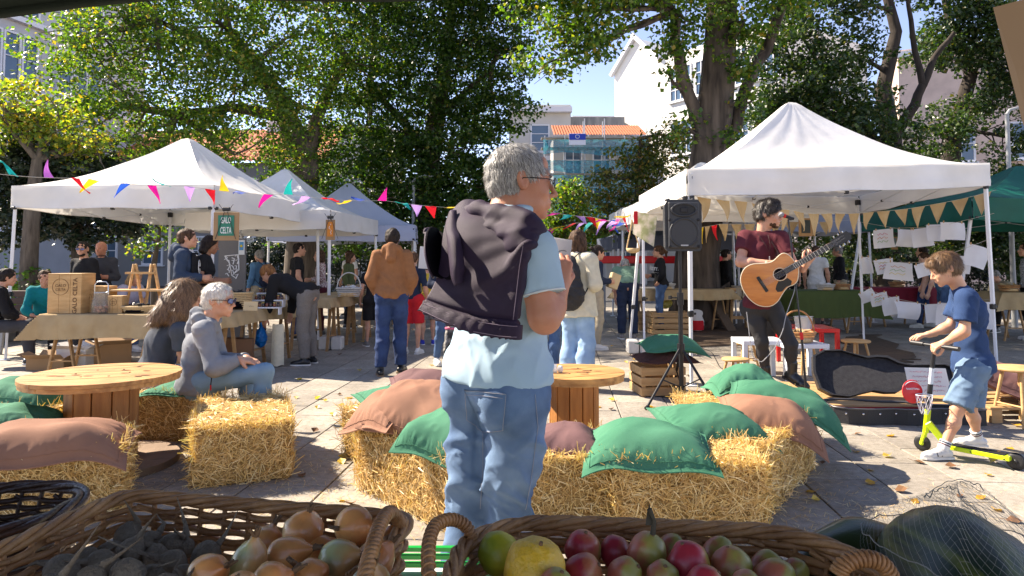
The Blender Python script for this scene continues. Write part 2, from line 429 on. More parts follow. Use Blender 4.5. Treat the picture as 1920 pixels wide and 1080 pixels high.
def head_p(s,J,k=None,fat=1.0,beard=0.0,nose=1.0,jaw=1.0):
 kk=J['k']*J.get('hk',1.0);r,f,u=frame_of(J['hup'],J['hfwd']);M=mtx(r,f,u);C=J['head']
 def p(x,y,z):return C+(r*x+f*y+u*z)*kk
 def R(a,b,c):return(a*kk,b*kk,c*kk)
 s.ell(p(0,-.012,.030),R(.075,.096,.088),.02*kk,M=M)
 s.ell(p(0,.035,-.018),R(.060*fat,.060,.080),.025*kk,M=M)
 s.ell(p(0,.036,-.072),R(.050*fat*jaw,.052,.036),.022*kk,M=M)
 s.ell(p(0,.079,-.096),R(.020,.019,.017),.014*kk,M=M)
 s.ell(p(0,.078,.030),R(.046,.016,.011),.012*kk,M=M);s.ell(p(0,.062,.062),R(.05,.022,.03),.02*kk,M=M)
 for q in(-1,1):
  s.ell(p(q*.034,.068,-.030),R(.020,.020,.018),.016*kk,M=M)
  s.ell(p(q*.031,.101,.009),R(.017,.014,.011),.010*kk,'s',M=M)
  s.ell(p(q*.031,.082,.008),R(.0125,.0115,.0105),.004*kk,M=M)
  s.ell(p(q*.078,-.010,.000),R(.009,.021,.033),.004*kk,M=mtx(*frame_of(u+f*-.2,f-r*q*.30)))
  s.ell(p(q*.088,-.008,.003),R(.007,.012,.021),.004*kk,'s',M=mtx(*frame_of(u+f*-.2,f-r*q*.30)))
  s.ell(p(q*.011,.103,-.034),R(.008,.011,.0075),.005*kk,M=M)
 s.cone(p(0,.086,.020),p(0,.104+.012*nose,-.022),.0075*kk,.0080*kk,.010*kk);s.ell(p(0,.103+.012*nose,-.029),R(.0105,.012,.009),.007*kk,M=M)
 s.ell(p(0,.086,-.060),R(.030,.018,.022),.012*kk,M=M)
 s.ell(p(0,.100,-.056),R(.020,.010,.0060),.004*kk,M=M)
 s.ell(p(0,.098,-.069),R(.018,.010,.0070),.004*kk,M=M)
 s.ell(p(0,.112,-.0625),R(.026,.012,.0022),.002*kk,'s',M=M)
 s.cone(p(0,-.022,-.045),J['neck']-(J['neck']-J['pel']).normalized()*.02,.056*kk*fat,.062*J['k']*fat,.03*kk)
 return p,R,M,kk
def hand_p(s,W0,d,n,side,k=1.0,curl=.35,thumb=0.5,spread=1.0,len_=1.0):
 """W0 wrist, d towards the fingers, n out of the palm, side: +1 right hand, -1 left hand"""
 d=Vector(d).normalized();n=Vector(n);n=(n-d*n.dot(d)).normalized();t=n.cross(d)*side # t points to the thumb
 t=-t if False else t
 s.cone(W0-d*.05*k,W0+d*.01*k,.027*k,.026*k,.012*k)
 offs=(.030,.010,-.010,-.029);lens=(.072,.080,.075,.060)
 for i in range(4):
  kn=W0+(d*(.092-.005*abs(i-1.2))+t*offs[i])*k
  s.cone(W0+(d*.012+t*offs[i]*.55)*k,kn,.0155*k,.0125*k,.010*k)
  a=curl*(.75+.13*i);p0=kn;ang=0
  seg=(.45,.31,.24);rad=(.0098,.0088,.0078,.0066)
  for j in range(3):
   ang+=a*(1.0,1.15,.8)[j]
   dd=(d*math.cos(ang)+n*math.sin(ang)+t*offs[i]*1.6*spread*(1-min(1,curl))).normalized()
   p1=p0+dd*lens[i]*seg[j]*k*len_
   s.cone(p0,p1,rad[j]*k,rad[j+1]*k,.0022*k);p0=p1
 b=W0+(d*.022+t*.022+n*.006)*k;m=b+(d*.030+t*.024+n*.014*(1+thumb))*k
 e=m+(d*.028+t*(.012-.02*thumb)+n*.016*(1+thumb))*k;e2=e+(d*.022-t*.012*thumb+n*.008)*k
 s.chain([b,m,e,e2],[.016*k,.0125*k,.0105*k,.0078*k],.006*k)
def shoe(J,sd,m,root,sole=None,high=0.0,big=1.0):
 kk=J['k']*big;a=J['an'+sd];t=J['toe'+sd].normalized();up=Vector(J.get('sup'+sd,(0,0,1)));up=(up-t*up.dot(t)).normalized();w=t.cross(up)
 M=mtx(w,t,up);o=a-up*.085*kk
 s=SDF(.007 if J.get('fine')else.011,.02)
 s.cone(o+t*-.045*kk+up*.042*kk,o+t*.05*kk+up*.045*kk,.036*kk,.040*kk,.02)
 s.cone(o+t*.05*kk+up*.040*kk,o+t*.165*kk+up*.028*kk,.041*kk,.030*kk,.02)
 s.cone(o+t*.13*kk+w*.012*kk+up*.03*kk,o+t*.12*kk-w*.014*kk+up*.03*kk,.030*kk,.030*kk,.02)
 s.cone(o+up*.05*kk,a+(J['kn'+sd]-a).normalized()*(.02+high)*kk+t*.005,.040*kk,(.042 if high else.037)*kk,.02)
 s.cut(o+up*.006*kk,-up)
 ob=sdf_mesh('shoe',s,m,root,root.location)
 mb=MB(root.location);pr=[(-.080,.030),(-.05,.041),(.02,.040),(.08,.048),(.13,.049),(.17,.038),(.195,.014)]
 lp=[o+(t*a_+w*b_)*kk for a_,b_ in pr]+[o+(t*a_-w*b_)*kk for a_,b_ in pr[::-1]]
 mb.poly(lp,up*.018*kk);mb.build('sole',sole or M_['sole'],ob)
 for c in bpy.data.objects:
  if c.parent==ob:c.matrix_parent_inverse=Matrix.Identity(4)
 return ob
M_={}
def strands(ho,crown,n,ln,cols,down=0.0,lift=.06,w=.00055,seed=3):
 """loose hairs combed over the hair mesh"""
 me=ho.data;nf=len(me.polygons);ce=np.empty(nf*3);me.polygons.foreach_get('center',ce);no=np.empty(nf*3);me.polygons.foreach_get('normal',no);ce=ce.reshape(-1,3);no=no.reshape(-1,3)
 r=np.random.default_rng(seed);k=r.integers(0,nf,n);p=ce[k]+r.normal(0,.002,(n,3));N=no[k];d=p-np.array(crown);d/=np.linalg.norm(d,axis=1,keepdims=True)+1e-9
 d=d*(1-down)+np.array([0,0,-1.])*(down+.25)+r.normal(0,.22,(n,3));d-=N*(d*N).sum(1)[:,None];d/=np.linalg.norm(d,axis=1,keepdims=True)+1e-9
 L=ln*r.uniform(.5,1.2,n)[:,None];s=np.cross(d,N);s/=np.linalg.norm(s,axis=1,keepdims=True)+1e-9;s*=w*r.uniform(.6,1.5,n)[:,None];q=r.normal(0,.10,(n,3));a=p-d*L*.15+N*.0005;b=a+d*L*.5+N*L*lift*.5+q*L*.3;c=a+d*L+N*L*lift*.6+q*L
 v=np.stack([a-s,a+s,b+s,b-s,c+s*.3,c-s*.3],1).reshape(-1,3);i=np.arange(n)[:,None]*6;f=np.concatenate([i+np.array([[0,1,2,3]]),i+np.array([[3,2,4,5]])])
 o=link('strands',npmesh('strands',v,f,False),leafmat('hairs_%s'%(cols[0],),[(0,cols[0]),(1,cols[1])],.0),ho);o['kind']='stuff'
def person(label,J,skin,top,bottom,shoes=None,hair=None,h=.014,hh=.0055,hd=.007,g=1.0,group=None,cat='person',eyes=True,sole=None,handL=None,handR=None,faceopt=None,hands=(True,True)):
 k=J['k'];base=J['base'];root=empty('person',base,label,cat,group)
 off=base
 # body: one mesh (torso and limbs, with the head and hands sampled more finely)
 b=SDF(h)
 r,f,u=torso(b,J,g*.86,-.008)
 for sd in 'LR':
  arm_p(b,J,sd,g**.5,0,2.0);leg_p(b,J,sd,g**.5,-.004 if(bottom and bottom.get('end',2)<2)else-.022)
  t=J['toe'+sd];b.cone(J['an'+sd],J['an'+sd]+t.normalized()*.08*k-Vector((0,0,.045*k)),.026*k,.022*k,.02)
 b.cone(J['neck']-u*.05,J['neck']+(J['head']-J['neck'])*.3,.06*k,.054*k,.03)
 hs=SDF(hd);hp,HR,HM,hk=head_p(hs,J,**(faceopt or{}))
 parts=[b,hs]
 for i,sd in enumerate('LR'):
  if not hands[i]:continue
  hn=SDF(hh,.012);w=J['wr'+sd];e=J['el'+sd];fd=(w-e).normalized();q=handL if sd=='L' else handR
  if q is None:q=dict(d=fd,n=(r if sd=='L' else-r)*1.0,curl=.45)
  q=dict(q);sg=1 if sd=='R' else-1
  hand_p(hn,w,q['d'],q['n'],sg,k=k*q.get('k',1.0),curl=q.get('curl',.45),thumb=q.get('thumb',.5),spread=q.get('spread',1))
  hn.cone(w-fd*.05,w,.0285*k,.027*k,.01);parts.append(hn)
 body=sdf_mesh('body',parts,skin,root,off)
 if eyes:
  for q in(-1,1):
   mb=MB(off);mb.lathe(hp(q*.031,.0862,.0085),[(.0001,-.0050*hk),(.0072*hk,-.0030*hk),(.0092*hk,0),(.0072*hk,.0030*hk),(.0001,.0050*hk)],10);mb.build('eye',M_['eye'],root)
 # clothes
 def top_build(t,extra=0):
  s=SDF(t.get('h',h*.92));o=t.get('o',.018)+extra;wai=t.get('waist',1.0)
  torso(s,J,g,o,wai)
  pel=J['pel'];he=t.get('hem',.02)
  for sd in 'LR':
   sl=t.get('sleeve',.62);arm_p(s,J,sd,g**.5,o*t.get('so',1.0)+(.004 if sl<1 else 0),sl,flare=.008 if sl<1 else 0)
  if t.get('skirt'):s.cone(pel,pel-u*t['skirt'],(t.get('sr',.16)*g+o)*k,(t.get('sr',.16)*g+.01+o*1.6)*k,.05,fax=f,flat=t.get('sf',.72))
  if t.get('hood'):
   n=J['neck'];s.cone(n-f*.06*k+r*.07*k+u*.01,n-f*.06*k-r*.07*k+u*.01,.056*k,.056*k,.03)
   s.cone(n-f*.085*k+u*.03*k,n-f*.115*k-u*.09*k,.066*k,.066*k,.02)
   for q in(-1,1):s.cone(n-f*.05*k+r*q*.08*k,n+f*.05*k+r*q*.06*k,.034*k,.026*k,.03)
  if t.get('collar'):
   n=J['neck']
   for a in range(10):
    a0=a/10*2*math.pi;a1=(a+1)/10*2*math.pi
    c0=n+u*.020*k+(r*math.cos(a0)*.066+f*math.sin(a0)*.066+f*.01)*k;c1=n+u*.020*k+(r*math.cos(a1)*.066+f*math.sin(a1)*.066+f*.01)*k
    s.cone(c0,c1,.014*k,.014*k,.008)
  for q in t.get('add',[]):s.cone(*q)
  if t.get('extra'):t['extra'](s)
  s.cut(pel-u*(he+.0)*k-(u*(t.get('skirt',0))),-u)
  if not t.get('hood'):s.ell(J['neck']+u*((.045 if t.get('collar')else.022)+.10)*k,(.125*k,.125*k,.10*k),.004,'s',M=mtx(r,f,u))
  s.post=folds(t.get('amp',.006),t.get('wl',.09),t.get('seed',1),t.get('dirs'))if t.get('amp',.006)else None
  return sdf_mesh(t.get('name','shirt'),s,t['mat'],root,off)
 def bot_build(t):
  s=SDF(t.get('h',h*.92));o=t.get('o',.012);end=t.get('end',2.0);wide=t.get('wide',.012)
  M=mtx(r,f,u);s.ell(J['pel']+u*.01-u*.02,((.158*g+o)*k,(.116*g+o)*k,.12*k),.04,M=M)
  for q in('hpL','hpR'):s.ell(J[q]-f*.03*k+u*.0,((.088*g+o)*k,(.105*g+o)*k,.11*k),.03,M=M)
  for sd in 'LR':leg_p(s,J,sd,g**.5,o,end if end<=1 else end-.03+t.get('gap',0),.03,wide,True)
  if t.get('extra'):t['extra'](s)
  s.ell(J['pel']+u*(t.get('top',.085)+.2)*k,(.24*k,.19*k,.2*k),.004,'s',M=M)
  s.post=folds(t.get('amp',.005),t.get('wl',.08),t.get('seed',2),t.get('dirs',[(0,0,1)]))if t.get('amp',.005)else None
  return sdf_mesh(t.get('name','trousers'),s,t['mat'],root,off)
 if bottom:bot_build(bottom)
 tops=top if isinstance(top,(list,tuple))else[top]
 for i,t in enumerate(tops):
  if t:top_build(t,i*.0)
 if shoes:
  for sd in 'LR':shoe(J,sd,shoes,root,sole,J.get('boot',0))
 if hair and hair.get('kind')!='bald':
  s=SDF(hair.get('h',min(hd,h)));kd=hair['kind'];e=hair.get('o',.010);n=.012 if kd!='buzz' else.004
  s.ell(hp(0,-.014,.036),HR(.076+e,.097+e,.086+e),.02*hk,M=HM)
  s.ell(hp(0,-.045,-.005),HR(.070+e,.062+e,.075),.02*hk,M=HM)
  if kd=='long':
   ln=hair.get('len',.22)
   for q in(-1,0,1):
    a=hp(q*.05,-.05,.0);m=hp(q*.075,-.05+.0*abs(q),-.09);z=hp(q*.075,-.065,-.09-ln*.6)
    s.chain([a,m,z],[.055*hk,.05*hk,.032*hk],.03)
   for q in(-1,1):s.chain([hp(q*.06,.01,.05),hp(q*.085,.0,-.03),hp(q*.085,-.01,-.10-ln*.3)],[.03*hk,.024*hk,.02*hk],.02)
  if kd=='bun':s.ell(hp(0,-.125,.05),HR(.035,.035,.035),.012)
  if kd=='tail':s.chain([hp(0,-.10,.03),hp(0,-.15,-.0),hp(0,-.15,-.12)],[.028*hk,.032*hk,.018*hk],.02)
  if kd=='curly':s.ell(hp(0,.02,.085),HR(.062,.062,.035),.02,M=HM)
  if kd=='fringe':s.ell(hp(0,.055,.075),HR(.068,.045,.035),.02,M=HM)
  if hair.get('extra'):hair['extra'](s,hp,HR,HM)
  fz=hair.get('face',.034)
  s.ell(hp(0,.105,-.045),HR(.082,.075,.105),.006,'s',M=HM)
  s.ell(hp(0,.115,-.01),HR(.085,.050,.065+(0 if kd!='fringe' else-.012)),.006,'s',M=HM)
  if kd!='long':
   for q in(-1,1):s.ell(hp(q*.085,.012,-.035),HR(.03,.034,.042),.004,'s',M=HM)
   s.ell(hp(0,-.05,-.135),HR(.12,.12,.062),.008,'s',M=HM)
  amp=hair.get('amp',.0035);wl=hair.get('wl',.012);hf=folds(amp,wl,5,ridge=False);h2=folds(amp*1.5,wl*2.5,6,ridge=False)
  if kd=='long':hf=folds(amp*1.6,wl*1.1,5,[(1,.2,.1),(.2,1,-.1)]);h2=folds(amp*1.2,wl*3.5,6,ridge=False)
  s.post=lambda x,y,z:hf(x,y,z)+h2(x,y,z)
  ho=sdf_mesh('hair',s,hair['mat'],root,off,0)
  if hair.get('strands'):strands(ho,hp(0,-.055,.115)-off,*hair['strands'])
 return root,hp,dict(r=r,f=f,u=u,HM=HM,hk=hk)
def skinmat(name,c):return mat(name,c,tuple(x*q for x,q in zip(c,(.86,.72,.68))),rough=.5,scale=14,spec=.35,sss=.12,bump=.12,bscale=220,var=.0)
M_['skin']=skinmat('skin',(.58,.33,.22));M_['skin_tan']=skinmat('tanned_skin',(.50,.24,.15));M_['skin_dark']=skinmat('brown_skin',(.34,.18,.11));M_['skin_pale']=skinmat('pale_skin',(.66,.42,.31))
M_['eye']=mat('eye',(.05,.035,.03),rough=.15,var=0)
M_['sole']=mat('sole_white',(.7,.69,.66),rough=.6,var=.05)
M_['sole_dark']=mat('sole_dark',(.03,.028,.026),rough=.7)
def hairmat(name,c,c2):return mat(name,c,c2,rough=.6,scale=55,stretch=(1,1,.25),bump=.6,bscale=190,spec=.15,var=.0,contrast=1.6)
M_['h_black']=hairmat('black_hair',(.035,.025,.02),(.012,.009,.008));M_['h_brown']=hairmat('brown_hair',(.11,.06,.035),(.035,.02,.012))
M_['h_light']=hairmat('light_brown_hair',(.34,.20,.10),(.12,.065,.035));M_['h_grey']=hairmat('grey_hair',(.36,.35,.33),(.16,.155,.15));M_['h_white']=hairmat('white_hair',(.82,.79,.72),(.5,.48,.44))
M_['h_blond']=hairmat('blond_hair',(.5,.34,.17),(.25,.15,.07));M_['h_ging']=hairmat('ginger_hair',(.30,.14,.05),(.14,.06,.025))
def cloth(name,c,c2=None,**kw):
 a=dict(rough=.85,scale=22,var=.07,bump=.35,bscale=420,spec=.2);a.update(kw);return mat(name,c,c2,**a)
def denim(name,c,c2):return mat(name,c,c2,rough=.85,scale=7,var=.0,bump=.4,bscale=500,spec=.2,contrast=1.2)
M_['black']=cloth('black_cloth',(.016,.016,.018));M_['charcoal']=cloth('charcoal_cloth',(.055,.058,.068));M_['navy']=cloth('navy_cloth',(.02,.03,.06))
M_['jeans']=denim('blue_denim',(.09,.16,.30),(.04,.075,.16));M_['jeans_dark']=denim('dark_denim',(.035,.065,.16),(.018,.032,.085));M_['jeans_light']=denim('light_denim',(.34,.50,.68),(.22,.35,.53))
M_['white_cloth']=cloth('white_cloth',(.72,.72,.70));M_['cream']=cloth('cream_cloth',(.66,.61,.46));M_['shoe_black']=mat('black_leather',(.02,.02,.02),rough=.35,spec=.5);M_['shoe_white']=mat('white_leather',(.75,.74,.71),rough=.5)
M_['grey_cloth']=cloth('grey_trouser',(.22,.20,.19));M_['teal']=cloth('teal_cloth',(.0,.22,.25));M_['green_polo']=cloth('sage_cloth',(.16,.27,.20));M_['khaki']=cloth('khaki_cloth',(.40,.34,.24))
M_['rust']=cloth('rust_cloth',(.28,.125,.055));M_['red_cloth']=cloth('red_cloth',(.55,.02,.03));M_['denim_shirt']=denim('denim_shirt',(.12,.26,.42),(.08,.18,.32));M_['maroon']=cloth('maroon_cloth',(.11,.022,.03))
M_['grey_jacket']=cloth('grey_jacket_cloth',(.235,.25,.275));M_['boy_blue']=cloth('blue_tee_cloth',(.028,.06,.15));M_['olive']=cloth('olive_cloth',(.10,.12,.05));M_['floral']=mat('floral_cloth',(.62,.55,.52),(.22,.08,.09),scale=45,var=.02,contrast=3,kind='noise')
# ---------------------------------------------------------------- ground
M_['slab']=None
def slabmat():
 m=bpy.data.materials.new('granite_paving');m.use_nodes=True;nt=m.node_tree;N=nt.nodes;L=nt.links;b=N['Principled BSDF']
 tc=N.new('ShaderNodeNewGeometry');n1=N.new('ShaderNodeTexNoise');n1.inputs['Scale'].default_value=2.2;n1.inputs['Detail'].default_value=6
 n2=N.new('ShaderNodeTexNoise');n2.inputs['Scale'].default_value=260;n2.inputs['Detail'].default_value=2
 n3=N.new('ShaderNodeTexNoise');n3.inputs['Scale'].default_value=22;n3.inputs['Detail'].default_value=6
 for n in(n1,n2,n3):L.new(tc.outputs['Position'],n.inputs['Vector'])
 r1=N.new('ShaderNodeValToRGB');r1.color_ramp.elements[0].position=.3;r1.color_ramp.elements[0].color=(.265,.236,.20,1);r1.color_ramp.elements[1].position=.72;r1.color_ramp.elements[1].color=(.415,.376,.322,1)
 L.new(n1.outputs['Fac'],r1.inputs[0])
 r2=N.new('ShaderNodeValToRGB');r2.color_ramp.elements[0].position=.33;r2.color_ramp.elements[0].color=(.55,.55,.55,1);r2.color_ramp.elements[1].position=.62;r2.color_ramp.elements[1].color=(1.12,1.11,1.08,1);L.new(n2.outputs['Fac'],r2.inputs[0])
 r3=N.new('ShaderNodeValToRGB');r3.color_ramp.elements[0].position=.30;r3.color_ramp.elements[0].color=(.72,.70,.66,1);r3.color_ramp.elements[1].position=.6;r3.color_ramp.elements[1].color=(1,1,1,1);L.new(n3.outputs['Fac'],r3.inputs[0])
 a=N.new('ShaderNodeMix');a.data_type='RGBA';a.blend_type='MULTIPLY';a.inputs[0].default_value=1;L.new(r1.outputs[0],a.inputs[6]);L.new(r2.outputs[0],a.inputs[7])
 c=N.new('ShaderNodeMix');c.data_type='RGBA';c.blend_type='MULTIPLY';c.inputs[0].default_value=1;L.new(a.outputs[2],c.inputs[6]);L.new(r3.outputs[0],c.inputs[7])
 oi=N.new('ShaderNodeObjectInfo');ad=N.new('ShaderNodeMath');ad.operation='ADD';L.new(oi.outputs['Random'],ad.inputs[0]);L.new(tc.outputs['Random Per Island'],ad.inputs[1])
 fr=N.new('ShaderNodeMath');fr.operation='FRACT';L.new(ad.outputs[0],fr.inputs[0]);mr=N.new('ShaderNodeMapRange');mr.inputs['To Min'].default_value=.84;mr.inputs['To Max'].default_value=1.1;L.new(fr.outputs[0],mr.inputs['Value'])
 hs=N.new('ShaderNodeHueSaturation');L.new(mr.outputs[0],hs.inputs['Value']);L.new(c.outputs[2],hs.inputs['Color']);L.new(hs.outputs[0],b.inputs['Base Color'])
 bp=N.new('ShaderNodeBump');bp.inputs['Strength'].default_value=.35;bp.inputs['Distance'].default_value=.004;L.new(n2.outputs['Fac'],bp.inputs['Height']);L.new(bp.outputs[0],b.inputs['Normal'])
 b.inputs['Roughness'].default_value=.8;return m
def build_ground():
 sm=slabmat();g=MB();g.add([(-60,-6,0),(60,-6,0),(60,90,0),(-60,90,0)],[(0,1,2,3)]);gd=g.build('pavement',mat('dark_grout',(.075,.065,.055),scale=30,bump=.4,rough=.95),None,(0,0,-.016));tag(gd,kind='structure')
 SW,SL=.48,.74;sk=.073;gap=.010
 me={}
 def slabmesh(i):
  if i not in me:
   b=MB();b.box((0,0,-.014),(SW-gap,SL-gap,.028),bev=.003,M=Matrix.Rotation(-math.atan(sk),3,'Z'));me[i]=b.mesh('slab');me[i].materials.append(sm)
  return me[i]
 cells=[]
 ca,sa=math.cos(math.atan(sk)),math.sin(math.atan(sk))
 for i in range(-34,34):
  for j in range(0,30):
   a=(i+.5)*SW+.03;bb=1.5+(j+(.5 if i%2 else.0))*SL
   x=a*ca+bb*sa;y=bb*ca-a*sa
   if y<1.4 or y>20:continue
   cells.append((x,y))
 def vis(c):return c[1]>2.3 and abs(c[0])<.80*c[1]+.5
 near=sorted([c for c in cells if vis(c)],key=lambda c:c[1])[:290];ns=set(near);r=random.Random(3)
 for x,y in near:
  o=link('slab',slabmesh(0),None,gd);o.location=(x,y,.016+r.uniform(-.0018,.0012));o.rotation_euler=(r.uniform(-.0022,.0022),r.uniform(-.0022,.0022),0)
 rest=[c for c in cells if c not in ns];q=MB()
 for x,y in rest:q.box((x,y,-.014+r.uniform(-.001,.001)),(SW-gap,SL-gap,.028),rz=-math.atan(sk))
 o=q.build('slabs',sm,gd,(0,0,.016));o['kind']='stuff'
 # far ground and the earth strips under the trees
 f=MB();f.add([(-60,19.6,-.004),(60,19.6,-.004),(60,90,-.004),(-60,90,-.004)],[(0,1,2,3)]);tag(f.build('road',mat('asphalt',(.075,.072,.07),scale=60,bump=.3)),kind='structure')
 for nm,pts in(('tree_bed',[G(1235,652),G(1420,648),G(1560,618),G(1545,590),G(1240,592)]),('tree_bed',[G(1590,668),G(1690,680),G(1720,672),G(1640,628),G(1580,634)])):
  c=sum(pts,Vector())/len(pts);m=MB();n=28;ring=[]
  for i in range(n):
   t=i/n*len(pts);a,b=pts[int(t)%len(pts)],pts[(int(t)+1)%len(pts)];ring.append(a.lerp(b,t%1)+V(.12*math.sin(i*2.3),.07*math.sin(i*1.7+1),.004))
  m.poly(ring,V(0,0,.018));o=m.build(nm,mat('dry_earth',(.10,.065,.04),(.055,.036,.022),scale=18,bump=.8,bscale=70));tag(o,kind='structure')
def leafshape(w,l):return[(0,0,0),(w*.5,l*.35,.006),(w*.35,l*.75,.002),(0,l,.010),(-w*.38,l*.72,.004),(-w*.5,l*.32,.008)]
def build_litter():
 r=random.Random(11);meshes=[]
 lm=[leafmat('yellow_leaf',[(0,(.55,.33,.02)),(1,(.42,.20,.02))],.2),mat('brown_leaf',(.22,.10,.04),(.12,.06,.025),rough=.8,var=.1),leafmat('pale_leaf',[(0,(.6,.42,.08)),(1,(.5,.36,.06))],.2)]
 for k in range(6):
  b=MB();p=leafshape(.05+.015*(k%2),.065);p=[(x,y-.03,z+.012*abs(x)/.03*(k%3)*.5+(.006 if k%2 else 0))for x,y,z in p];c=(0,0,.002);vs=[c]+p
  b.add(vs,[(0,i,i%6+1)for i in range(1,7)]);b.tube([(0,-.03,.003),(.004,-.055,.006)],.0013,3);me=b.mesh('fallen_leaf');me.materials.append(lm[k%3]);meshes.append(me)
 spots=[(1550,795),(1612,812),(1600,1000),(1545,870),(1640,905),(1670,918),(1625,880),(1535,925),(1540,940),(1700,940),(1800,935),(1840,930),(1905,800),(1890,840),(1115,763),(1220,765),(1145,770),(650,940),(660,945),(760,945),(575,895),(540,758),(555,748),(605,752),(600,765),(630,742),(655,748),(590,748),(585,807),(1170,680),(1190,675),(1225,672),(1230,668),(1640,720),(1650,723),(1660,727),(1810,1000),(1590,845),(1660,860),(1720,872),(645,800),(670,770),(655,820),(640,860)]
 while len(spots)<100:
  px,py=r.uniform(520,1900),600+380*r.random()**1.6;spots.append((px,py))
 for px,py in spots:
  p=G(px,py)+V(r.uniform(-.04,.04),r.uniform(-.05,.05),.004);o=link('fallen_leaf',meshes[r.randrange(6)],None,None,p,(r.uniform(-.25,.25),r.uniform(-.25,.25),r.uniform(0,6.28)));s=r.uniform(.7,1.25);o.scale=(s,s,s)
  near=min([((1.0,3.4),'in front of the big green cushion'),((2.3,4.4),'in the shadow right of the angled bale'),((3.2,5.2),'in front of the open guitar case'),((4.2,4.7),'beside the lime scooter'),((2.6,3.4),'near the watermelon'),((-1.2,4.2),'right of the lone straw bale'),((-1.7,5.9),'beyond the lone straw bale'),((-1.6,8.2),'behind the walking man in rust'),((1.1,6.2),'left of the loudspeaker tripod'),((2.0,8.8),'round the white foot weight'),((4.3,9.0),'among the low play tables'),((6.3,7.6),'beyond the boy'),((-.9,3.0),'left of the standing grey-haired man'),((6.5,11.0),'under the strings of paper'),((0.2,10.5),'in the middle of the walkway'),((4.0,3.6),'at the lower right')],key=lambda q:(q[0][0]-p.x)**2+(q[0][1]-p.y)**2)[1]
  kd=['yellow','brown','pale yellow'][[k for k in range(6)if meshes[k]==o.data][0]%3];tag(o,kd+' fallen leaf on the paving '+near,'leaf',kd+' fallen leaves '+near)
 # loose straw round the bales
 vs=[];fs=[];rr=np.random.default_rng(5)
 for cx,cy,sp,n in[(-1.7,4.4,.5,500),(1.2,3.5,.6,800),(-.9,3.9,.4,350),(-2.3,3.8,.6,600),(-2.4,4.9,.6,400),(.2,3.3,.8,400),(1.7,4.0,.5,400),(1.5,5.2,.5,200),(0,6,3,500)]:
  c=np.stack([rr.normal(cx,sp,n),rr.normal(cy,sp*.7,n),rr.uniform(.002,.010,n)],1);a=rr.uniform(0,np.pi,n);l=rr.uniform(.008,.032,n);d=np.stack([np.cos(a)*l,np.sin(a)*l,rr.uniform(-.004,.006,n)],1);w=np.stack([-np.sin(a),np.cos(a),np.zeros(n)],1)*.0011
  k=len(vs)and sum(len(x)for x in vs)or 0;vs.append(np.stack([c-d-w,c+d-w,c+d+w,c-d+w],1).reshape(-1,3));fs.append(np.arange(n*4).reshape(-1,4)+k)
 o=link('loose_straw',npmesh('loose_straw',np.concatenate(vs),np.concatenate(fs),False),strawmat());tag(o,'scattered loose straw on the paving round the bales','straw',kind='stuff')
def strawmat():
 return leafmat('straw',[(0,(.42,.235,.07)),(.35,(.62,.39,.14)),(.7,(.72,.51,.21)),(1,(.84,.69,.40))],.08)
# ---------------------------------------------------------------- trees
def leaves(blobs,size,seed,dens=1.0,clump=.34,per=56,flat=.55):
 r=np.random.default_rng(seed);C=[]
 for(c,rad,*sq)in blobs:
  rad=np.array(rad if hasattr(rad,'__len__')else(rad,rad,rad*.8));n=max(4,int(dens*34*(rad.prod()**(2/3))));d=r.normal(size=(n,3));d/=np.linalg.norm(d,axis=1,keepdims=True)
  C.append(np.array(c)+d*rad*(r.random((n,1))**.45))
 C=np.concatenate(C);n=len(C);cr=clump*r.uniform(.5,1.35,n)
 k=np.maximum((per*(cr/clump)**1.6*r.uniform(.4,1.3,n)).astype(int),3);idx=np.repeat(np.arange(n),k);m=len(idx)
 d=r.normal(size=(m,3));d/=np.linalg.norm(d,axis=1,keepdims=True);p=C[idx]+d*(cr[idx]*r.random(m)**.4)[:,None]*np.array([1.2,1.2,.62])
 nrm=d*.5+r.normal(size=(m,3))*.55+np.array([0,0,flat]);nrm/=np.linalg.norm(nrm,axis=1,keepdims=True)
 t=np.cross(nrm,r.normal(size=(m,3)));t/=np.linalg.norm(t,axis=1,keepdims=True)+1e-9;b=np.cross(nrm,t);s=size*r.uniform(.55,1.25,m)[:,None]
 v=np.stack([p-t*s*.5,p+b*s*.42-nrm*s*.08,p+t*s*.55,p-b*s*.42-nrm*s*.08],1).reshape(-1,3)
 return v,np.arange(m*4).reshape(-1,4)
barkm=None
def limb(mb,a,b,ra,rb,r,sag=.12,seg=6,n=9):
 a=Vector(a);b=Vector(b);L=(b-a).length;pts=[];rs=[]
 w=Vector((r.uniform(-1,1),r.uniform(-1,1),r.uniform(-.3,.8)))*L*sag
 for i in range(seg+1):t=i/seg;pts.append(a.lerp(b,t)+w*math.sin(math.pi*t)+Vector((r.uniform(-1,1),r.uniform(-1,1),r.uniform(-1,1)))*L*.02*(0<i<seg));rs.append(ra+(rb-ra)*t)
 mb.tube(pts,rs,n);return pts
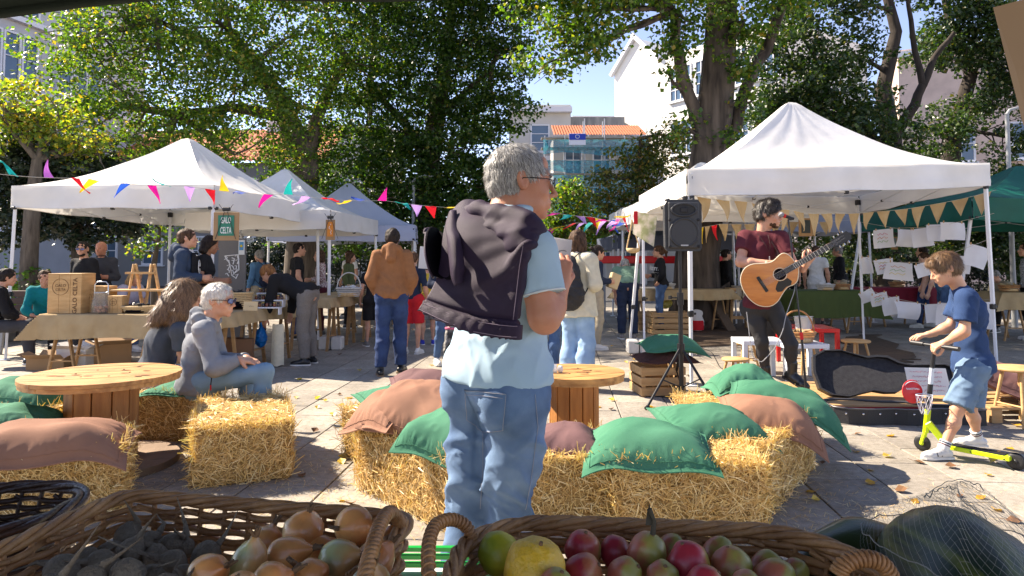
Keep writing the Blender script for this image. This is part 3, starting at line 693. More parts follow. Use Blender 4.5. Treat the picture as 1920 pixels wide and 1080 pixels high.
def tree(name,label,base,trunk,blobs,leafm,size,seed,dens=1.0,group=None,limbs=None,bark=None,per=56,clump=.34,tr=.3,flat=.55):
 r=random.Random(seed);root=empty(name,base,label,'tree',group)
 bark=bark or mat('bark',(.16,.13,.10),(.05,.04,.032),scale=14,stretch=(1,1,.22),bump=1.0,bscale=36,rough=.95,var=0)
 v,f=leaves(blobs,size,seed,dens,clump,per,flat);link('crown',npmesh('crown',v-np.array(base),f,False),leafm,root)
 mb=MB(base);pts=[Vector(p)for p,_ in trunk];rs=[q for _,q in trunk];P2=[];R2=[]
 for i in range(len(pts)-1):
  for k in range(6):
   t=k/6;P2.append(pts[i].lerp(pts[i+1],t));R2.append(rs[i]+(rs[i+1]-rs[i])*t)
 P2.append(pts[-1]);R2.append(rs[-1])
 mb.tube(P2,R2,20)
 # ridged, uneven bark outline
 for i in range(len(mb.v)):
  p=Vector(mb.v[i]);j=min(i//20,len(P2)-1);c=P2[j]-Vector(base);q=p-c;a=math.atan2(q.y,q.x);s_=1+.05*math.sin(a*5+p.z*.6)+.035*math.sin(a*11-p.z*1.3)+.05*mnoise.noise(p*1.7);mb.v[i]=tuple(c+q*s_)
 mb.build('trunk',bark,root)
 for(a,b,ra,rb)in(limbs or[]):m2=MB(base);pp=limb(m2,a,b,ra,rb,r,.07);m2.build('limb',bark,root)
 m3=MB(base);top=pts[-1]
 for(c,rad,*_)in blobs:
  s=min(P2[len(P2)//3:]+[Vector(l[1])for l in(limbs or[])],key=lambda p:(p-Vector(c)).length);pp=limb(m3,s,c,tr*.30,tr*.10,r,.12,n=6)
  for q in range(5):
   d=Vector((r.gauss(0,1),r.gauss(0,1),r.gauss(0,1))).normalized()*(rad if not hasattr(rad,'__len__')else max(rad))*.85;limb(m3,pp[r.randrange(3,7)],Vector(c)+d,tr*.09,tr*.025,r,.1,4,4)
 o=m3.build('branches',bark,root);o['kind']='stuff'
 return root
def BL(px,py,d,r):return(tuple(P(px,py,d)),r)
def build_trees():
 g1=leafmat('plane_leaf',[(0,(.026,.060,.011)),(.45,(.062,.120,.016)),(.8,(.12,.175,.022)),(.93,(.17,.16,.025)),(1,(.30,.20,.03))],.45)
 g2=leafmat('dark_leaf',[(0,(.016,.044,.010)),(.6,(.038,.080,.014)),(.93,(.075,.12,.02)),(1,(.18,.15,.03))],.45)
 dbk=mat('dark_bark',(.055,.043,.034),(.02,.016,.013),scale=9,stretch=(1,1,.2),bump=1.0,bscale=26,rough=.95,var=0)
 g6=leafmat('darker_leaf',[(0,(.012,.032,.010)),(.6,(.030,.058,.013)),(.93,(.06,.09,.02)),(1,(.15,.12,.03))],.3)  # darker green leaves for the two dark trees at the right
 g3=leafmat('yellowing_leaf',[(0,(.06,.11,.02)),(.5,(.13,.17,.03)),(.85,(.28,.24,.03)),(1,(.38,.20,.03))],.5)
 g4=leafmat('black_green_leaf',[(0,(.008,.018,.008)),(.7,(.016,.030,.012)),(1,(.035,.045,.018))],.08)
 g5=leafmat('autumn_leaf',[(0,(.03,.05,.012)),(.5,(.07,.09,.02)),(.8,(.14,.13,.03)),(1,(.26,.13,.04))],.45)
 grp='trees round the square'
 b=P(560,560,17);b.z=0
 tree('plane_tree','tall light green tree spreading over the left market tents',b,[(b,.42),(P(565,430,17),.34),(P(575,300,17),.30),(P(520,180,16.6),.22),(P(430,60,16),.12)],[BL(150,90,14,1.2),BL(120,190,14,.8),BL(230,30,14.5,1.8),BL(300,110,14.5,1.5),BL(225,200,14.2,1.2),BL(330,230,15,1.5),BL(270,310,14.6,.9),BL(400,40,15,2.0),BL(440,170,15.3,1.7),BL(440,290,15.6,1.5),BL(540,70,16,1.9),BL(570,200,16.5,1.5),BL(545,320,16.8,1.0),BL(420,-90,15.5,2.0),BL(250,-90,15,1.8),BL(600,-60,16.5,1.9),BL(640,120,16.8,1.3)],g1,.086,21,1.1,grp,[(P(575,300,17),P(650,110,17),.2,.08),(P(540,220,16.6),P(330,215,15.2),.16,.06),(P(480,130,16.3),P(300,40,14.8),.14,.05)])
 b=P(800,560,19);b.z=0
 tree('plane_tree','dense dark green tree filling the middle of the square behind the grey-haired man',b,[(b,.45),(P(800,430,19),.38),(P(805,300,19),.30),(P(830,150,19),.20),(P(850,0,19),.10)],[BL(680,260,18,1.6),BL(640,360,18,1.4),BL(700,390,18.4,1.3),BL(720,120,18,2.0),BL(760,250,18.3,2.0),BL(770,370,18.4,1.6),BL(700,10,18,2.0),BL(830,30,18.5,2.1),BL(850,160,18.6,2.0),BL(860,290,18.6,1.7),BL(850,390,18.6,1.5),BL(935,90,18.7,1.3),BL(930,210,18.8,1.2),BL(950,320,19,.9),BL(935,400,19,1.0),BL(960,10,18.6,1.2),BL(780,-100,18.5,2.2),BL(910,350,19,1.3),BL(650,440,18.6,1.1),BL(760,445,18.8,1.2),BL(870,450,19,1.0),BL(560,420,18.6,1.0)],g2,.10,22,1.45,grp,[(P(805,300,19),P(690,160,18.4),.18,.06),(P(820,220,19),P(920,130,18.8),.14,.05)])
 b=G(72,590);b.z=0
 d0=11.8;b=P(52,560,d0);b.z=0
 tree('small_tree','yellowing tree with a dark clipped underside behind the first stall',b,[(b,.17),(P(56,470,d0),.13),(P(62,380,d0),.12),(P(70,300,d0),.08)],[BL(50,205,11.8,.75),BL(110,225,12,.65),BL(0,190,11.8,.7),BL(150,262,12,.5),BL(185,290,12.2,.45),BL(20,240,11.7,.6)],g3,.085,23,1.0,grp,tr=.2,clump=.26)
 tree('small_tree','dark leafy mound of a tree behind the left tent roof',P(150,560,13)*1-V(0,0,P(150,560,13).z),[(V(P(150,560,13).x,13,0),.12),(P(145,400,13),.1),(P(140,330,13),.06)],[BL(60,300,12.6,.9),BL(140,320,12.8,.9),BL(200,350,13,.8),BL(10,330,12.4,.9),BL(100,400,12.8,.8),BL(170,430,13,.7),BL(225,400,13.2,.6),BL(10,410,12.6,.8)],g4,.10,24,2.0,grp,tr=.2,clump=.26)
 tree('small_tree','thin tree with sparse leaves between the two left poles',V(P(290,560,15).x,15,0),[(V(P(290,560,15).x,15,0),.07),(P(288,500,15),.06),(P(300,430,15),.03)],[BL(240,440,15,.5),BL(290,420,15,.6),BL(320,450,15.2,.4),BL(262,470,15,.35)],g1,.09,25,.8,grp,tr=.12)
 # the big trunk on the right
 b=V(P(1312,560,14.2).x,14.2,0);bk=mat('furrowed_bark',(.13,.10,.078),(.032,.024,.019),scale=7,stretch=(1,1,.16),bump=1.0,bscale=20,rough=.95,var=0,contrast=1.3)
 tree('plane_tree','huge furrowed trunk with leafy shoots rising behind the right tent',b,[(b,.68),(P(1306,600,14.2),.56),(P(1308,480,14.2),.43),(P(1327,300,14.2),.38),(P(1340,200,14.2),.36),(P(1350,80,14.2),.33),(P(1354,-60,14.2),.31),(P(1356,-200,14.2),.2)],[BL(1030,-20,12.5,1.0),BL(1090,20,12.5,.85),BL(1060,70,12.6,.7),BL(1120,70,12.6,.45),BL(1160,0,12.6,.6),BL(1235,0,13,.7),BL(1262,95,13.2,.32),BL(1258,140,13.3,.26),BL(1290,40,13.3,.7),BL(1395,40,13.6,.6),BL(1400,120,13.6,.55),BL(1410,190,13.8,.35),BL(1440,20,13.8,.8),BL(1290,240,13.5,.35),BL(1370,250,13.6,.25),BL(1100,-120,12.8,1.6),BL(1300,-130,13.5,1.8),BL(1500,-60,14,1.2),BL(1020,120,12.8,.5),((-2.4,15.6,9.2),1.6),((-.6,16.2,9.3),1.7),((1.4,16.0,9.2),1.6),((3.2,16.4,9.4),1.6),((-1.2,18,9.6),1.6),((1.0,18.2,9.8),1.6)],g1,.10,26,1.25,grp,[(P(1318,330,14.2),P(1288,170,14.0),.16,.13),(P(1288,170,14.0),P(1262,20,13.6),.15,.09),(P(1352,310,14.2),P(1405,150,14.4),.15,.12),(P(1405,150,14.4),P(1475,-20,14.2),.12,.10)],bk,tr=.2)  # final crown clumps hang out of view, added to shade the right stalls
 b=V(P(1190,520,17).x,17,0)
 tree('small_tree','loose autumn-tinted tree between the scaffolding and the big trunk',b,[(b,.12),(P(1190,440,17),.1),(P(1195,350,17),.07),(P(1200,260,17),.03)],[BL(1225,275,17,.6),BL(1175,310,17,.7),BL(1240,310,17,1.0),BL(1200,370,17,1.0),BL(1150,370,16.8,.6),BL(1275,250,17.2,.5),BL(1265,370,17.2,.9),BL(1130,330,16.8,.35),BL(1150,420,16.9,.6)],g5,.10,27,1.25,grp,tr=.18)
 b=V(P(1060,540,24).x,24,0)
 tree('small_tree','bright green tree at the foot of the scaffolding',b,[(b,.14),(P(1060,430,24),.1),(P(1060,380,24),.05)],[BL(1050,380,24,1.0),BL(1090,420,24,1.0),BL(1030,420,24,.9),BL(1070,350,24,.6),BL(1120,440,24,.8)],g1,.12,28,1.3,grp)
 b=V(P(1660,540,20).x,20,0)
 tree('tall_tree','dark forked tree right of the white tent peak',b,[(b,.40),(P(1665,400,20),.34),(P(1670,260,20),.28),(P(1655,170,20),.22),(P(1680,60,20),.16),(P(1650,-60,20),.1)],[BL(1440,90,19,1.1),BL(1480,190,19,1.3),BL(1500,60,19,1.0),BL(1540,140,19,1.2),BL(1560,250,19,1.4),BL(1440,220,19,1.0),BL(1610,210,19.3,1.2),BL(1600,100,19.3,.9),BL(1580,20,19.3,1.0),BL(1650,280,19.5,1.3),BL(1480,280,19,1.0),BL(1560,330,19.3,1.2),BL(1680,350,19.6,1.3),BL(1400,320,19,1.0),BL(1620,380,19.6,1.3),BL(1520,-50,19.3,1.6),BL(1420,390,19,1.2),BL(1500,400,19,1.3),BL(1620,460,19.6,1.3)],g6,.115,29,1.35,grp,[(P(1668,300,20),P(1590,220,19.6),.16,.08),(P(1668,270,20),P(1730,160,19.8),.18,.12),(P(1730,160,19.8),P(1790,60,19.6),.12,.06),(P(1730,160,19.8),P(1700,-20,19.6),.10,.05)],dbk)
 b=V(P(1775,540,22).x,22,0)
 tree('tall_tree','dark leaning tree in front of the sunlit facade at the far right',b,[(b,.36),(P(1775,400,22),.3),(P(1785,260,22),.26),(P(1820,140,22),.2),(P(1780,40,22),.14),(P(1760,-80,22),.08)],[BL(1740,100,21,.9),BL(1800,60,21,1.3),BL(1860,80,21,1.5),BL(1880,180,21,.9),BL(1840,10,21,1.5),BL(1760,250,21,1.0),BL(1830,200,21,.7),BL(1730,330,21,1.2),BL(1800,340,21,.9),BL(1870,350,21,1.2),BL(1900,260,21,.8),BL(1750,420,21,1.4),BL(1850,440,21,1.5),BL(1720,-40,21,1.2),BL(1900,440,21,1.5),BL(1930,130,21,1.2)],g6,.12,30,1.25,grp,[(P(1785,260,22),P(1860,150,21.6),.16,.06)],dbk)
 # hedges and dark planting behind the stalls
 def hedge(label,px0,px1,py,d,h,dep,lm,seed,name='hedge'):
  a=P(px0,500,d).x;e=P(px1,500,d).x;n=max(2,int((e-a)/.7));bl=[]
  for i in range(n):bl.append(((a+(i+.5)*(e-a)/n,d,h*.5),(.6,dep,h*.52)))
  root=empty(name,V((a+e)/2,d,0),label,'hedge');v,f=leaves(bl,.09,seed,2.6,.26,50);link('foliage',npmesh('foliage',v-np.array(root.location),f,False),lm,root)
  mb=MB(root.location)
  for i in range(n*2):x=a+(i+.5)*(e-a)/n/2;mb.tube([(x,d,0),(x+.05,d,h*.8)],[.03,.012],5)
  o=mb.build('stems',_mats['bark'],root)
 hedge('clipped bright green hedge behind the bench on the left',-20,148,0,11.9,1.33,.4,leafmat('hedge_leaf',[(0,(.04,.09,.015)),(1,(.10,.17,.03))],.4),41)
 hedge('dark hedge running behind the left stalls',440,930,0,21.5,2.6,.7,g4,42)
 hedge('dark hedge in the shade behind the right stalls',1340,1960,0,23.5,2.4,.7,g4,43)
# ---------------------------------------------------------------- buildings
def building(label,o,xd,w,dep,h,wallm,wins,framem,roof=None,name='building',glass=None,ledges=()):
 """o = lower left corner of the face turned to us, xd = direction along it; wins = (x, z, w, h, nx, nz)"""
 o=Vector(o);xd=Vector(xd).normalized();yd=Vector((-xd.y,xd.x,0));M=mtx_(xd,yd);root=empty(name,o,label,'building')
 glass=glass or mat('window_glass',(.06,.11,.17),rough=.08,spec=.9,var=.1,scale=1.0)
 mb=MB(o);mb.box(o+xd*w/2+yd*dep/2+V(0,0,h/2),(w,dep,h),M=M);mb.build('wall',wallm,root)
 for(x,z,ww,hh,nx,nz)in wins:
  c=o+xd*(x+ww/2)+V(0,0,z+hh/2);f=MB(o);t=.09
  for s_ in(-1,1):f.box(c+xd*s_*(ww/2)-yd*.045,(t,.09,hh+t),M=M);f.box(c+V(0,0,s_*hh/2)-yd*.047,(ww-t,.086,t),M=M)
  for i in range(1,nx):f.box(c+xd*(i/nx-.5)*ww-yd*.04,(.05,.07,hh-t),M=M)
  for i in range(1,nz):f.box(c+V(0,0,(i/nz-.5)*hh)-yd*.038,(ww-t,.06,.05),M=M)
  fo=f.build('window',framem,root);g=MB(o);g.box(c-yd*.012,(ww-t,.02,hh-t),M=M);g.build('pane',glass,fo)
  g=MB(o);g.box(c-V(0,0,hh/2+.09)-yd*.08,(ww+.3,.16,.07),M=M);g.build('sill',framem,fo)
 for(z,hh,pr)in ledges:f=MB(o);f.box(o+xd*w/2-yd*(pr/2+.004)+V(0,0,z),(w+.1,pr,hh),M=M);f.build('ledge',framem,root)
 if roof:roof(root,o,xd,yd,w,dep,h)
 return root
def mtx_(xd,yd):return Matrix((xd,yd,Vector((0,0,1)))).transposed()
def tiled(mb,a,b,c,d,n):
 """pantile surface between eave a-b and ridge d-c, n rolls"""
 nr=(b-a).cross(d-a).normalized()
 def fn(u,v):s=a.lerp(b,u);e=d.lerp(c,u);return s.lerp(e,v)+nr*(.05*abs(math.sin(u*n*math.pi))+.04*((1-v)*12%1))
 mb.grid(fn,n*4,24,False)
def build_buildings():
 pale=mat('pale_render',(.46,.47,.49),scale=1.5,bump=.2,var=.05);white=mat('white_render',(.74,.72,.67),scale=1.2,var=.04,bump=.15);frame=mat('white_frame',(.66,.67,.70),rough=.6,var=0)
 tile=mat('roof_tile',(.48,.15,.06),(.30,.09,.045),scale=9,rough=.85,bump=.4)
 # left, with the tall gallery windows
 xd=V(.23,1,0).normalized();o=V(-26.3,22,0);wins=[]
 for k in range(9):
  for z in(3.2,6.6,10.0,13.4):wins.append((5.2+(k%3)*.95+(k//3)*3.9+.0,z,.8,2.3,1,2))
 building('pale apartment house with banks of tall windows at the upper left',o,xd,19,8,17.5,pale,wins,frame,ledges=[(2.8,.25,.25),(6.2,.25,.25),(9.6,.25,.3),(13.0,.25,.3),(16.4,.3,.35)])
 # grey facade behind the left stalls, low and in the shade, with a red roof
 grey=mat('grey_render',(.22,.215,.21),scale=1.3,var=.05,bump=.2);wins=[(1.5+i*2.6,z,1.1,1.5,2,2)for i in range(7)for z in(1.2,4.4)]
 def rf(root,o,xd,yd,w,dep,h):
  mb=MB(o);a=o+V(0,0,h)-yd*.5-xd*.4;b=a+xd*(w+.8);c=b+yd*(dep/2+.5)+V(0,0,2.6);d=a+yd*(dep/2+.5)+V(0,0,2.6);tiled(mb,a,b,c,d,40);mb.build('roof',tile,root)
  m2=MB(o);e=o+yd*dep/2+V(0,0,h+2.3)+xd*w*.7;m2.box(e,(.8,.8,1.6),bev=.05);m2.build('chimney',white,root)
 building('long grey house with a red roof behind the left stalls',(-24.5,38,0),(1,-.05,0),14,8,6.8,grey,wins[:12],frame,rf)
 building('white house wall glimpsed between the leaves above the second tent',(-13.5,44,0),(1,0,0),5.5,6,10.2,white,[(1,6.5,1,1.6,2,2),(3.2,6.5,1,1.6,2,2)],frame)
 # centre: pale corner block, concrete party wall, tiled roof, scaffold
 building('pale stone corner block behind the grey-haired man\'s head',(-.2,46,0),(1,0,0),4.2,8,12.0,mat('stone_render',(.56,.53,.49),scale=1.4,var=.05,bump=.2),[(1.5,z,1.2,1.8,1,3)for z in(2.6,5.9,8.8)],frame,ledges=[(11.6,.35,.5),(8.3,.3,.35),(5.2,.3,.3)])
 building('weathered grey concrete party wall under the blue sky',(3.6,48,0),(1,0,0),4.4,6,11.6,mat('stained_concrete',(.34,.33,.31),(.15,.15,.15),scale=2.2,stretch=(1,1,.25),bump=.3,var=.02),[(1.0,9.9,.8,.8,1,1)],frame)
 building('long block with small attic windows behind the concrete wall',(5.0,56,0),(1,.05,0),7.5,6,13.4,mat('ochre_render',(.34,.30,.24),scale=2,var=.05),[(1.8+i*1.15,12.5,.62,.62,2,1)for i in range(5)],frame,ledges=[(13.2,.2,.3)])
 def rf2(root,o,xd,yd,w,dep,h):
  mb=MB(o);a=o+V(0,0,h)-yd*.5;b=a+xd*w;c=b+yd*3+V(0,0,1.15);d=a+yd*3+V(0,0,1.15);tiled(mb,a,b,c,d,34);mb.build('roof',tile,root)
 building('red-roofed house wrapped in blue scaffold netting',(2.5,41,0),(1,0,0),5.6,3,8.9,mat('dusty_render',(.48,.47,.44),scale=2,var=.05),[(.7+i*1.7,z,1.0,1.7,2,2)for i in range(3)for z in(1.4,4.1,6.6)],frame,rf2,ledges=[(3.6,.25,.3),(6.1,.25,.3)])
 sc=empty('scaffold',V(4.1,39.4,0),'steel scaffold hung with blue netting in front of the red-roofed house','scaffold');st=mat('galvanised_pole',(.42,.43,.44),metal=.5,rough=.45,var=0)
 for i in range(6):
  for y in(39.1,39.9):m=MB(sc.location);x=1.9+i*1.15;m.tube([(x,y,0),(x,y,9.6 if i in(2,3)else 8.6)],.035,6);m.build('pole',st,sc)
 for z in(1.9,3.4,4.9,6.4,7.9,8.5):m=MB(sc.location);m.box((4.8,39.5,z),(6.2,.8,.06));m.build('platform',mat('scaffold_board',(.36,.34,.30),scale=5,var=.05),sc)
 net=mat('blue_netting',(.05,.33,.42),(.03,.22,.30),rough=.7,alpha=.62,trans=.4,scale=6,var=.0,contrast=1.5)
 for k,(z0,z1)in enumerate(((7.5,8.35),(6.5,7.15),(5.3,6.3),(3.9,5.1),(2.4,3.7))):
  m=MB(sc.location);m.grid(lambda u,v:V(1.8+u*(5.9-k*.3),38.95+.05*math.sin(u*23+k)+.03*math.sin(v*9),z0+v*(z1-z0)+.10*math.sin(u*7+k*2)*(1-v)),60,8);m.build('net',net,sc)
 m=MB(sc.location);m.box((3.75,38.85,8.35),(.95,.04,.66));so_=m.build('sign',mat('sign_white',(.75,.75,.78),var=0),sc)
 m=MB(sc.location);m.box((3.75,38.82,8.48),(.95,.03,.34));m.build('panel',mat('sign_blue',(.03,.06,.40),var=0),so_)
 m=MB(sc.location);m.tube([(3.75+.12*math.cos(a),38.80,8.49+.10*math.sin(a))for a in[i*math.pi/6 for i in range(13)]],.02,4);m.build('emblem',mat('sign_white',(.75,.75,.78)),so_)
 # white gabled building, turned a little to the sun
 def gb(root,o,xd,yd,w,dep,h):
  mb=MB(o);gw=4.6;pts=[o+V(0,0,h)+xd*.0,o+V(0,0,h)+xd*gw,o+V(0,0,h+2.1)+xd*gw*.5];mb.poly(pts,yd*8.0);mb.build('gable',white,root)
  m=MB(o)
  for a,b in((pts[0],pts[2]),(pts[2],pts[1])):q=(b-a).normalized();m.bar(a-q*.3-yd*.15+V(0,0,.1),b+q*.1-yd*.15+V(0,0,.1),.3)
  m.build('cornice',frame,root)
 building('tall sunlit white building with a gable beside the big trunk',(7.6,50,0),V(.55,-.835,0),14,9,15.2,white,[(5.6+(i%4)*2.2,12.0-(i//4)*3.6,1.8,2.2,4,3)for i in range(12)],frame,gb)
 building('sunlit pinkish facade behind the dark trees at the right',(19.5,34,0),V(1,-.45,0),16,8,12,mat('pink_render',(.66,.50,.42),scale=2,var=.1),[(2+(i%5)*2.6,3+(i//5)*3.2,1.1,1.7,2,2)for i in range(10)],frame,ledges=[(11.7,.3,.3)])
 # bench wall on the left
 w=MB();a=G(-60,655);b=G(75,632);a.z=b.z=0;d=(b-a);dn=d.normalized();n=V(-dn.y,dn.x,0);rt=empty('stone_bench_wall',a,'low granite wall with a pale coping behind the first table','wall')
 L=d.length
 for i in range(4):m=MB(a);m.box(a+dn*(i+.5)*L/4+n*.2+V(0,0,.17),(L/4-.012,.4,.34),M=mtx_(dn,n),bev=.01);m.build('block',mat('granite_block',(.22,.20,.17),scale=20,bump=.4),rt)
 for i in range(4):m=MB(a);m.box(a+dn*(i+.5)*L/4+n*.2+V(0,0,.395),(L/4-.008,.48,.10),M=mtx_(dn,n),bev=.012);m.build('coping',mat('granite_coping',(.34,.32,.28),scale=20,bump=.4),rt)
 # lamp posts
 for px,py0,d,h,lb in((1895,215,14,0,'slender grey lamp post behind the green tent at the far right'),(775,340,17.5,0,'slim grey lamp post in front of the dark tree')):
  c=V(P(px,400,d).x,d,0);top=P(px,py0,d).z;r_=empty('lamp_post',c,lb,'lamp post');m=MB(c);m.tube([c,c+V(0,0,top*.3),c+V(0,0,top)],[.06,.05,.04],10);m.build('pole',mat('grey_paint',(.30,.31,.32),rough=.5,var=0),r_)
  m=MB(c);m.tube([c+V(0,0,top),c+V(.06,0,top+.10),c+V(.25,0,top+.15),c+V(.5,0,top+.12)],[.035,.032,.028,.025],8);m.build('arm',_mats['grey_paint'],r_)
# ---------------------------------------------------------------- market tents
def build_mats2():
 M_['canvas']=mat('white_canvas',(.83,.815,.79),(.70,.685,.65),rough=.6,scale=1.8,bump=.4,bscale=9,trans=.2,var=.02,spec=.2)
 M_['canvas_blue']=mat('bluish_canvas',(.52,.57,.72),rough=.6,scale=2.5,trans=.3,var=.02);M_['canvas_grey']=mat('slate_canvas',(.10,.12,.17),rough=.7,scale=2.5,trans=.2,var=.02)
 M_['canvas_green']=mat('green_canvas',(.0,.13,.085),(.0,.10,.065),rough=.55,scale=3,trans=.25,var=.02,bump=.3,bscale=8)
 M_['white_metal']=mat('white_enamel',(.72,.73,.75),rough=.35,scale=3,var=.03);M_['blackp']=mat('black_plastic',(.018,.018,.02),rough=.45,var=.05,scale=12)
 M_['wood']=mat('pine_wood',(.58,.36,.16),(.42,.24,.09),rough=.6,scale=5,stretch=(1,1,6),bump=.25,bscale=60,var=.08);M_['wood_d']=mat('trestle_wood',(.42,.25,.11),(.30,.17,.07),rough=.65,scale=6,stretch=(1,1,5),var=.1)
 M_['wood_x']=mat('crate_wood',(.56,.36,.17),(.36,.21,.09),rough=.65,scale=4,stretch=(.4,5,5),bump=.3,bscale=50,var=.1)
 M_['burlap']=mat('burlap',(.56,.42,.24),(.45,.32,.17),rough=.95,scale=5,bump=.7,bscale=320,var=.03,spec=.1,trans=.12)
 M_['cardboard']=mat('cardboard',(.36,.23,.12),(.30,.19,.10),rough=.9,scale=4,var=.08);M_['string']=mat('twine_string',(.55,.52,.45),rough=.9,var=0);M_['ink']=mat('black_ink',(.02,.02,.02),rough=.8,var=0)
 M_['wicker']=mat('wicker',(.50,.25,.09),(.26,.115,.04),rough=.5,scale=16,stretch=(1,1,1),bump=.4,bscale=120,var=.10,spec=.4,coat=.12)
def tent(label,co,ze,zp,val,m,legs=(1,1,1,1),vm=None,panels=True,truss=True,weight=(),clampz=.62,n=26,exp=1.5,gap=0.0,group='pop-up tents of the market'):
 """co: four ground corners front-left, front-right, rear-right, rear-left"""
 co=[Vector((c[0],c[1],0))for c in co];ze=ze if hasattr(ze,'__len__')else[ze]*4;ctr=sum(co,Vector())/4;root=empty('market_tent',ctr,label,'tent',group)
 def bil(u,v): # -1..1
  a=(1-u)/2;b=(1+u)/2;c=(1-v)/2;d=(1+v)/2
  w=(a*c,b*c,b*d,a*d);p=co[0]*w[0]+co[1]*w[1]+co[2]*w[2]+co[3]*w[3];z=sum(ze[i]*w[i]for i in range(4));return p,z
 sd_=abs(hash(label))%97 if False else len(label)
 def roof(u,v):
  p,z=bil(u,v);r=max(abs(u),abs(v));t=1-r;e=(zp-z)
  f=max(t,0)**exp if t<.93 else.93**exp+(1-.93**exp)*(1-((1-t)/.07)**2)*.62
  q=min(abs(u),abs(v))/max(r,1e-6);sag=-.035*(1-q*q)*(1-(2*t-1)**2)
  wr=.010*math.sin(17*q+9*t+sd_)*t*(1-t)*2+.016*mnoise.noise(Vector((u*3,v*3,sd_)))
  return V(p.x,p.y,z+e*f+sag+wr)
 for k in range(4):
  mb=MB(ctr)
  def fn(s,t,k=k):
   w=(s*2-1);r=1-t;uv=[(w*r,-r),(r,w*r),(-w*r,r),(-r,-w*r)][k];return roof(*uv)
  mb.grid(fn,n,n);o=mb.build('roof_panel',m,root)
  a,b=co[k],co[(k+1)%4];za,zb=ze[k],ze[(k+1)%4];d=(b-a).normalized();out=V(d.y,-d.x,0)
  mb=MB(ctr)
  def fv(s,t):
   p=a.lerp(b,s);z=za+(zb-za)*s;e=math.sin(math.pi*s)
   return V(p.x,p.y,z-t*val)+out*(.012+.020*math.sin(s*21+sd_+k)*t*(1 if e>.1 else 0)+.014*mnoise.noise(Vector((s*7,t*3,sd_+k))))+V(0,0,-.018*math.sin(math.pi*s*2)**2*t+.0)
  mb.grid(fv,44,6);o=mb.build('valance',vm or m,root)
  mb=MB(ctr);mb.tube([fv(i/30,1)+V(0,0,.0)for i in range(31)],.006,5);mb.build('hem',vm or m,o)
  if truss:
   zt=-.05;q=MB(ctr);h=.26;nb=2
   P0=[a.lerp(b,i/(nb*2))for i in range(nb*2+1)]
   for i in range(nb):
    l,mid,r_=P0[i*2],P0[i*2+1],P0[i*2+2];zl=za+(zb-za)*(i/nb)+zt;zr=za+(zb-za)*((i+1)/nb)+zt
    for s0,s1 in((0,-h),(-h,0)):q.bar(l+V(0,0,zl+s0)-out*.05,r_+V(0,0,zr+s1)-out*.05,.022,.012)
   q.build('truss_bar',M_['white_metal'],root)
   j=MB(ctr)
   for i in range(nb+1):
    for s0 in(0,-h):
     if 0<i<nb or s0:p=a.lerp(b,i/nb);j.box(p+V(0,0,za+(zb-za)*i/nb+zt+s0)-out*.05,(.05,.05,.04),bev=.008)
   for i in range(nb):p=a.lerp(b,(i+.5)/nb);j.box(p+V(0,0,za+(zb-za)*(i+.5)/nb+zt-h/2)-out*.05,(.035,.035,.035),bev=.006)
   o_=j.build('truss_joints',M_['blackp'],root);o_['kind']='stuff'
 if truss:
  q=MB(ctr)
  for k in range(4):
   mid=co[k].lerp(co[(k+1)%4],.5);q.bar(mid+V(0,0,ze[k]-.1),ctr+V(0,0,max(ze)+.25),.02)
  q.tube([ctr+V(0,0,max(ze)-.1),ctr+V(0,0,zp-.12)],.02,8);q.build('rafter',M_['white_metal'],root)
 for k in range(4):
  if not legs[k]:continue
  c=co[k];ft=legs[k]if hasattr(legs[k],'__len__')else(c.x,c.y);f=V(ft[0],ft[1],0);t=V(c.x,c.y,ze[k]-.03)+(ctr-c).normalized()*.05;d=t-f
  l1=MB(ctr);zc=clampz/t.z;l1.bar(f+d*zc,t,.042);lg=l1.build('leg',M_['white_metal'],root)
  l2=MB(ctr);l2.bar(f+d*.005,f+d*zc,.032);l2.build('lower_tube',M_['white_metal'],lg)
  l3=MB(ctr);l3.box(f+d*zc,(.062,.062,.07),bev=.01);l3.box(f+d*zc+V(.04,0,0),(.04,.02,.025),bev=.005);l3.build('clamp',M_['blackp'],lg)
  l3=MB(ctr);l3.box(t-d.normalized()*.08,(.07,.07,.09),bev=.01);l3.build('bracket',M_['blackp'],lg)
  l4=MB(ctr);l4.box(f+V(0,0,.006),(.12,.12,.012),bev=.003);l4.build('foot_plate',M_['white_metal'],lg)
 return root
def foot_weight(label,c):
 c=Vector(c);o=empty('foot_weight',c,label,'weight')
 wm=mat('weight_concrete',(.62,.60,.56),rough=.8,scale=14,bump=.3,var=.05)
 for s in(-1,1):m=MB(c);m.box(c+V(s*.088,0,.10),(.165,.24,.20),bev=.02,rz=.05*s);m.build('block',wm,o)
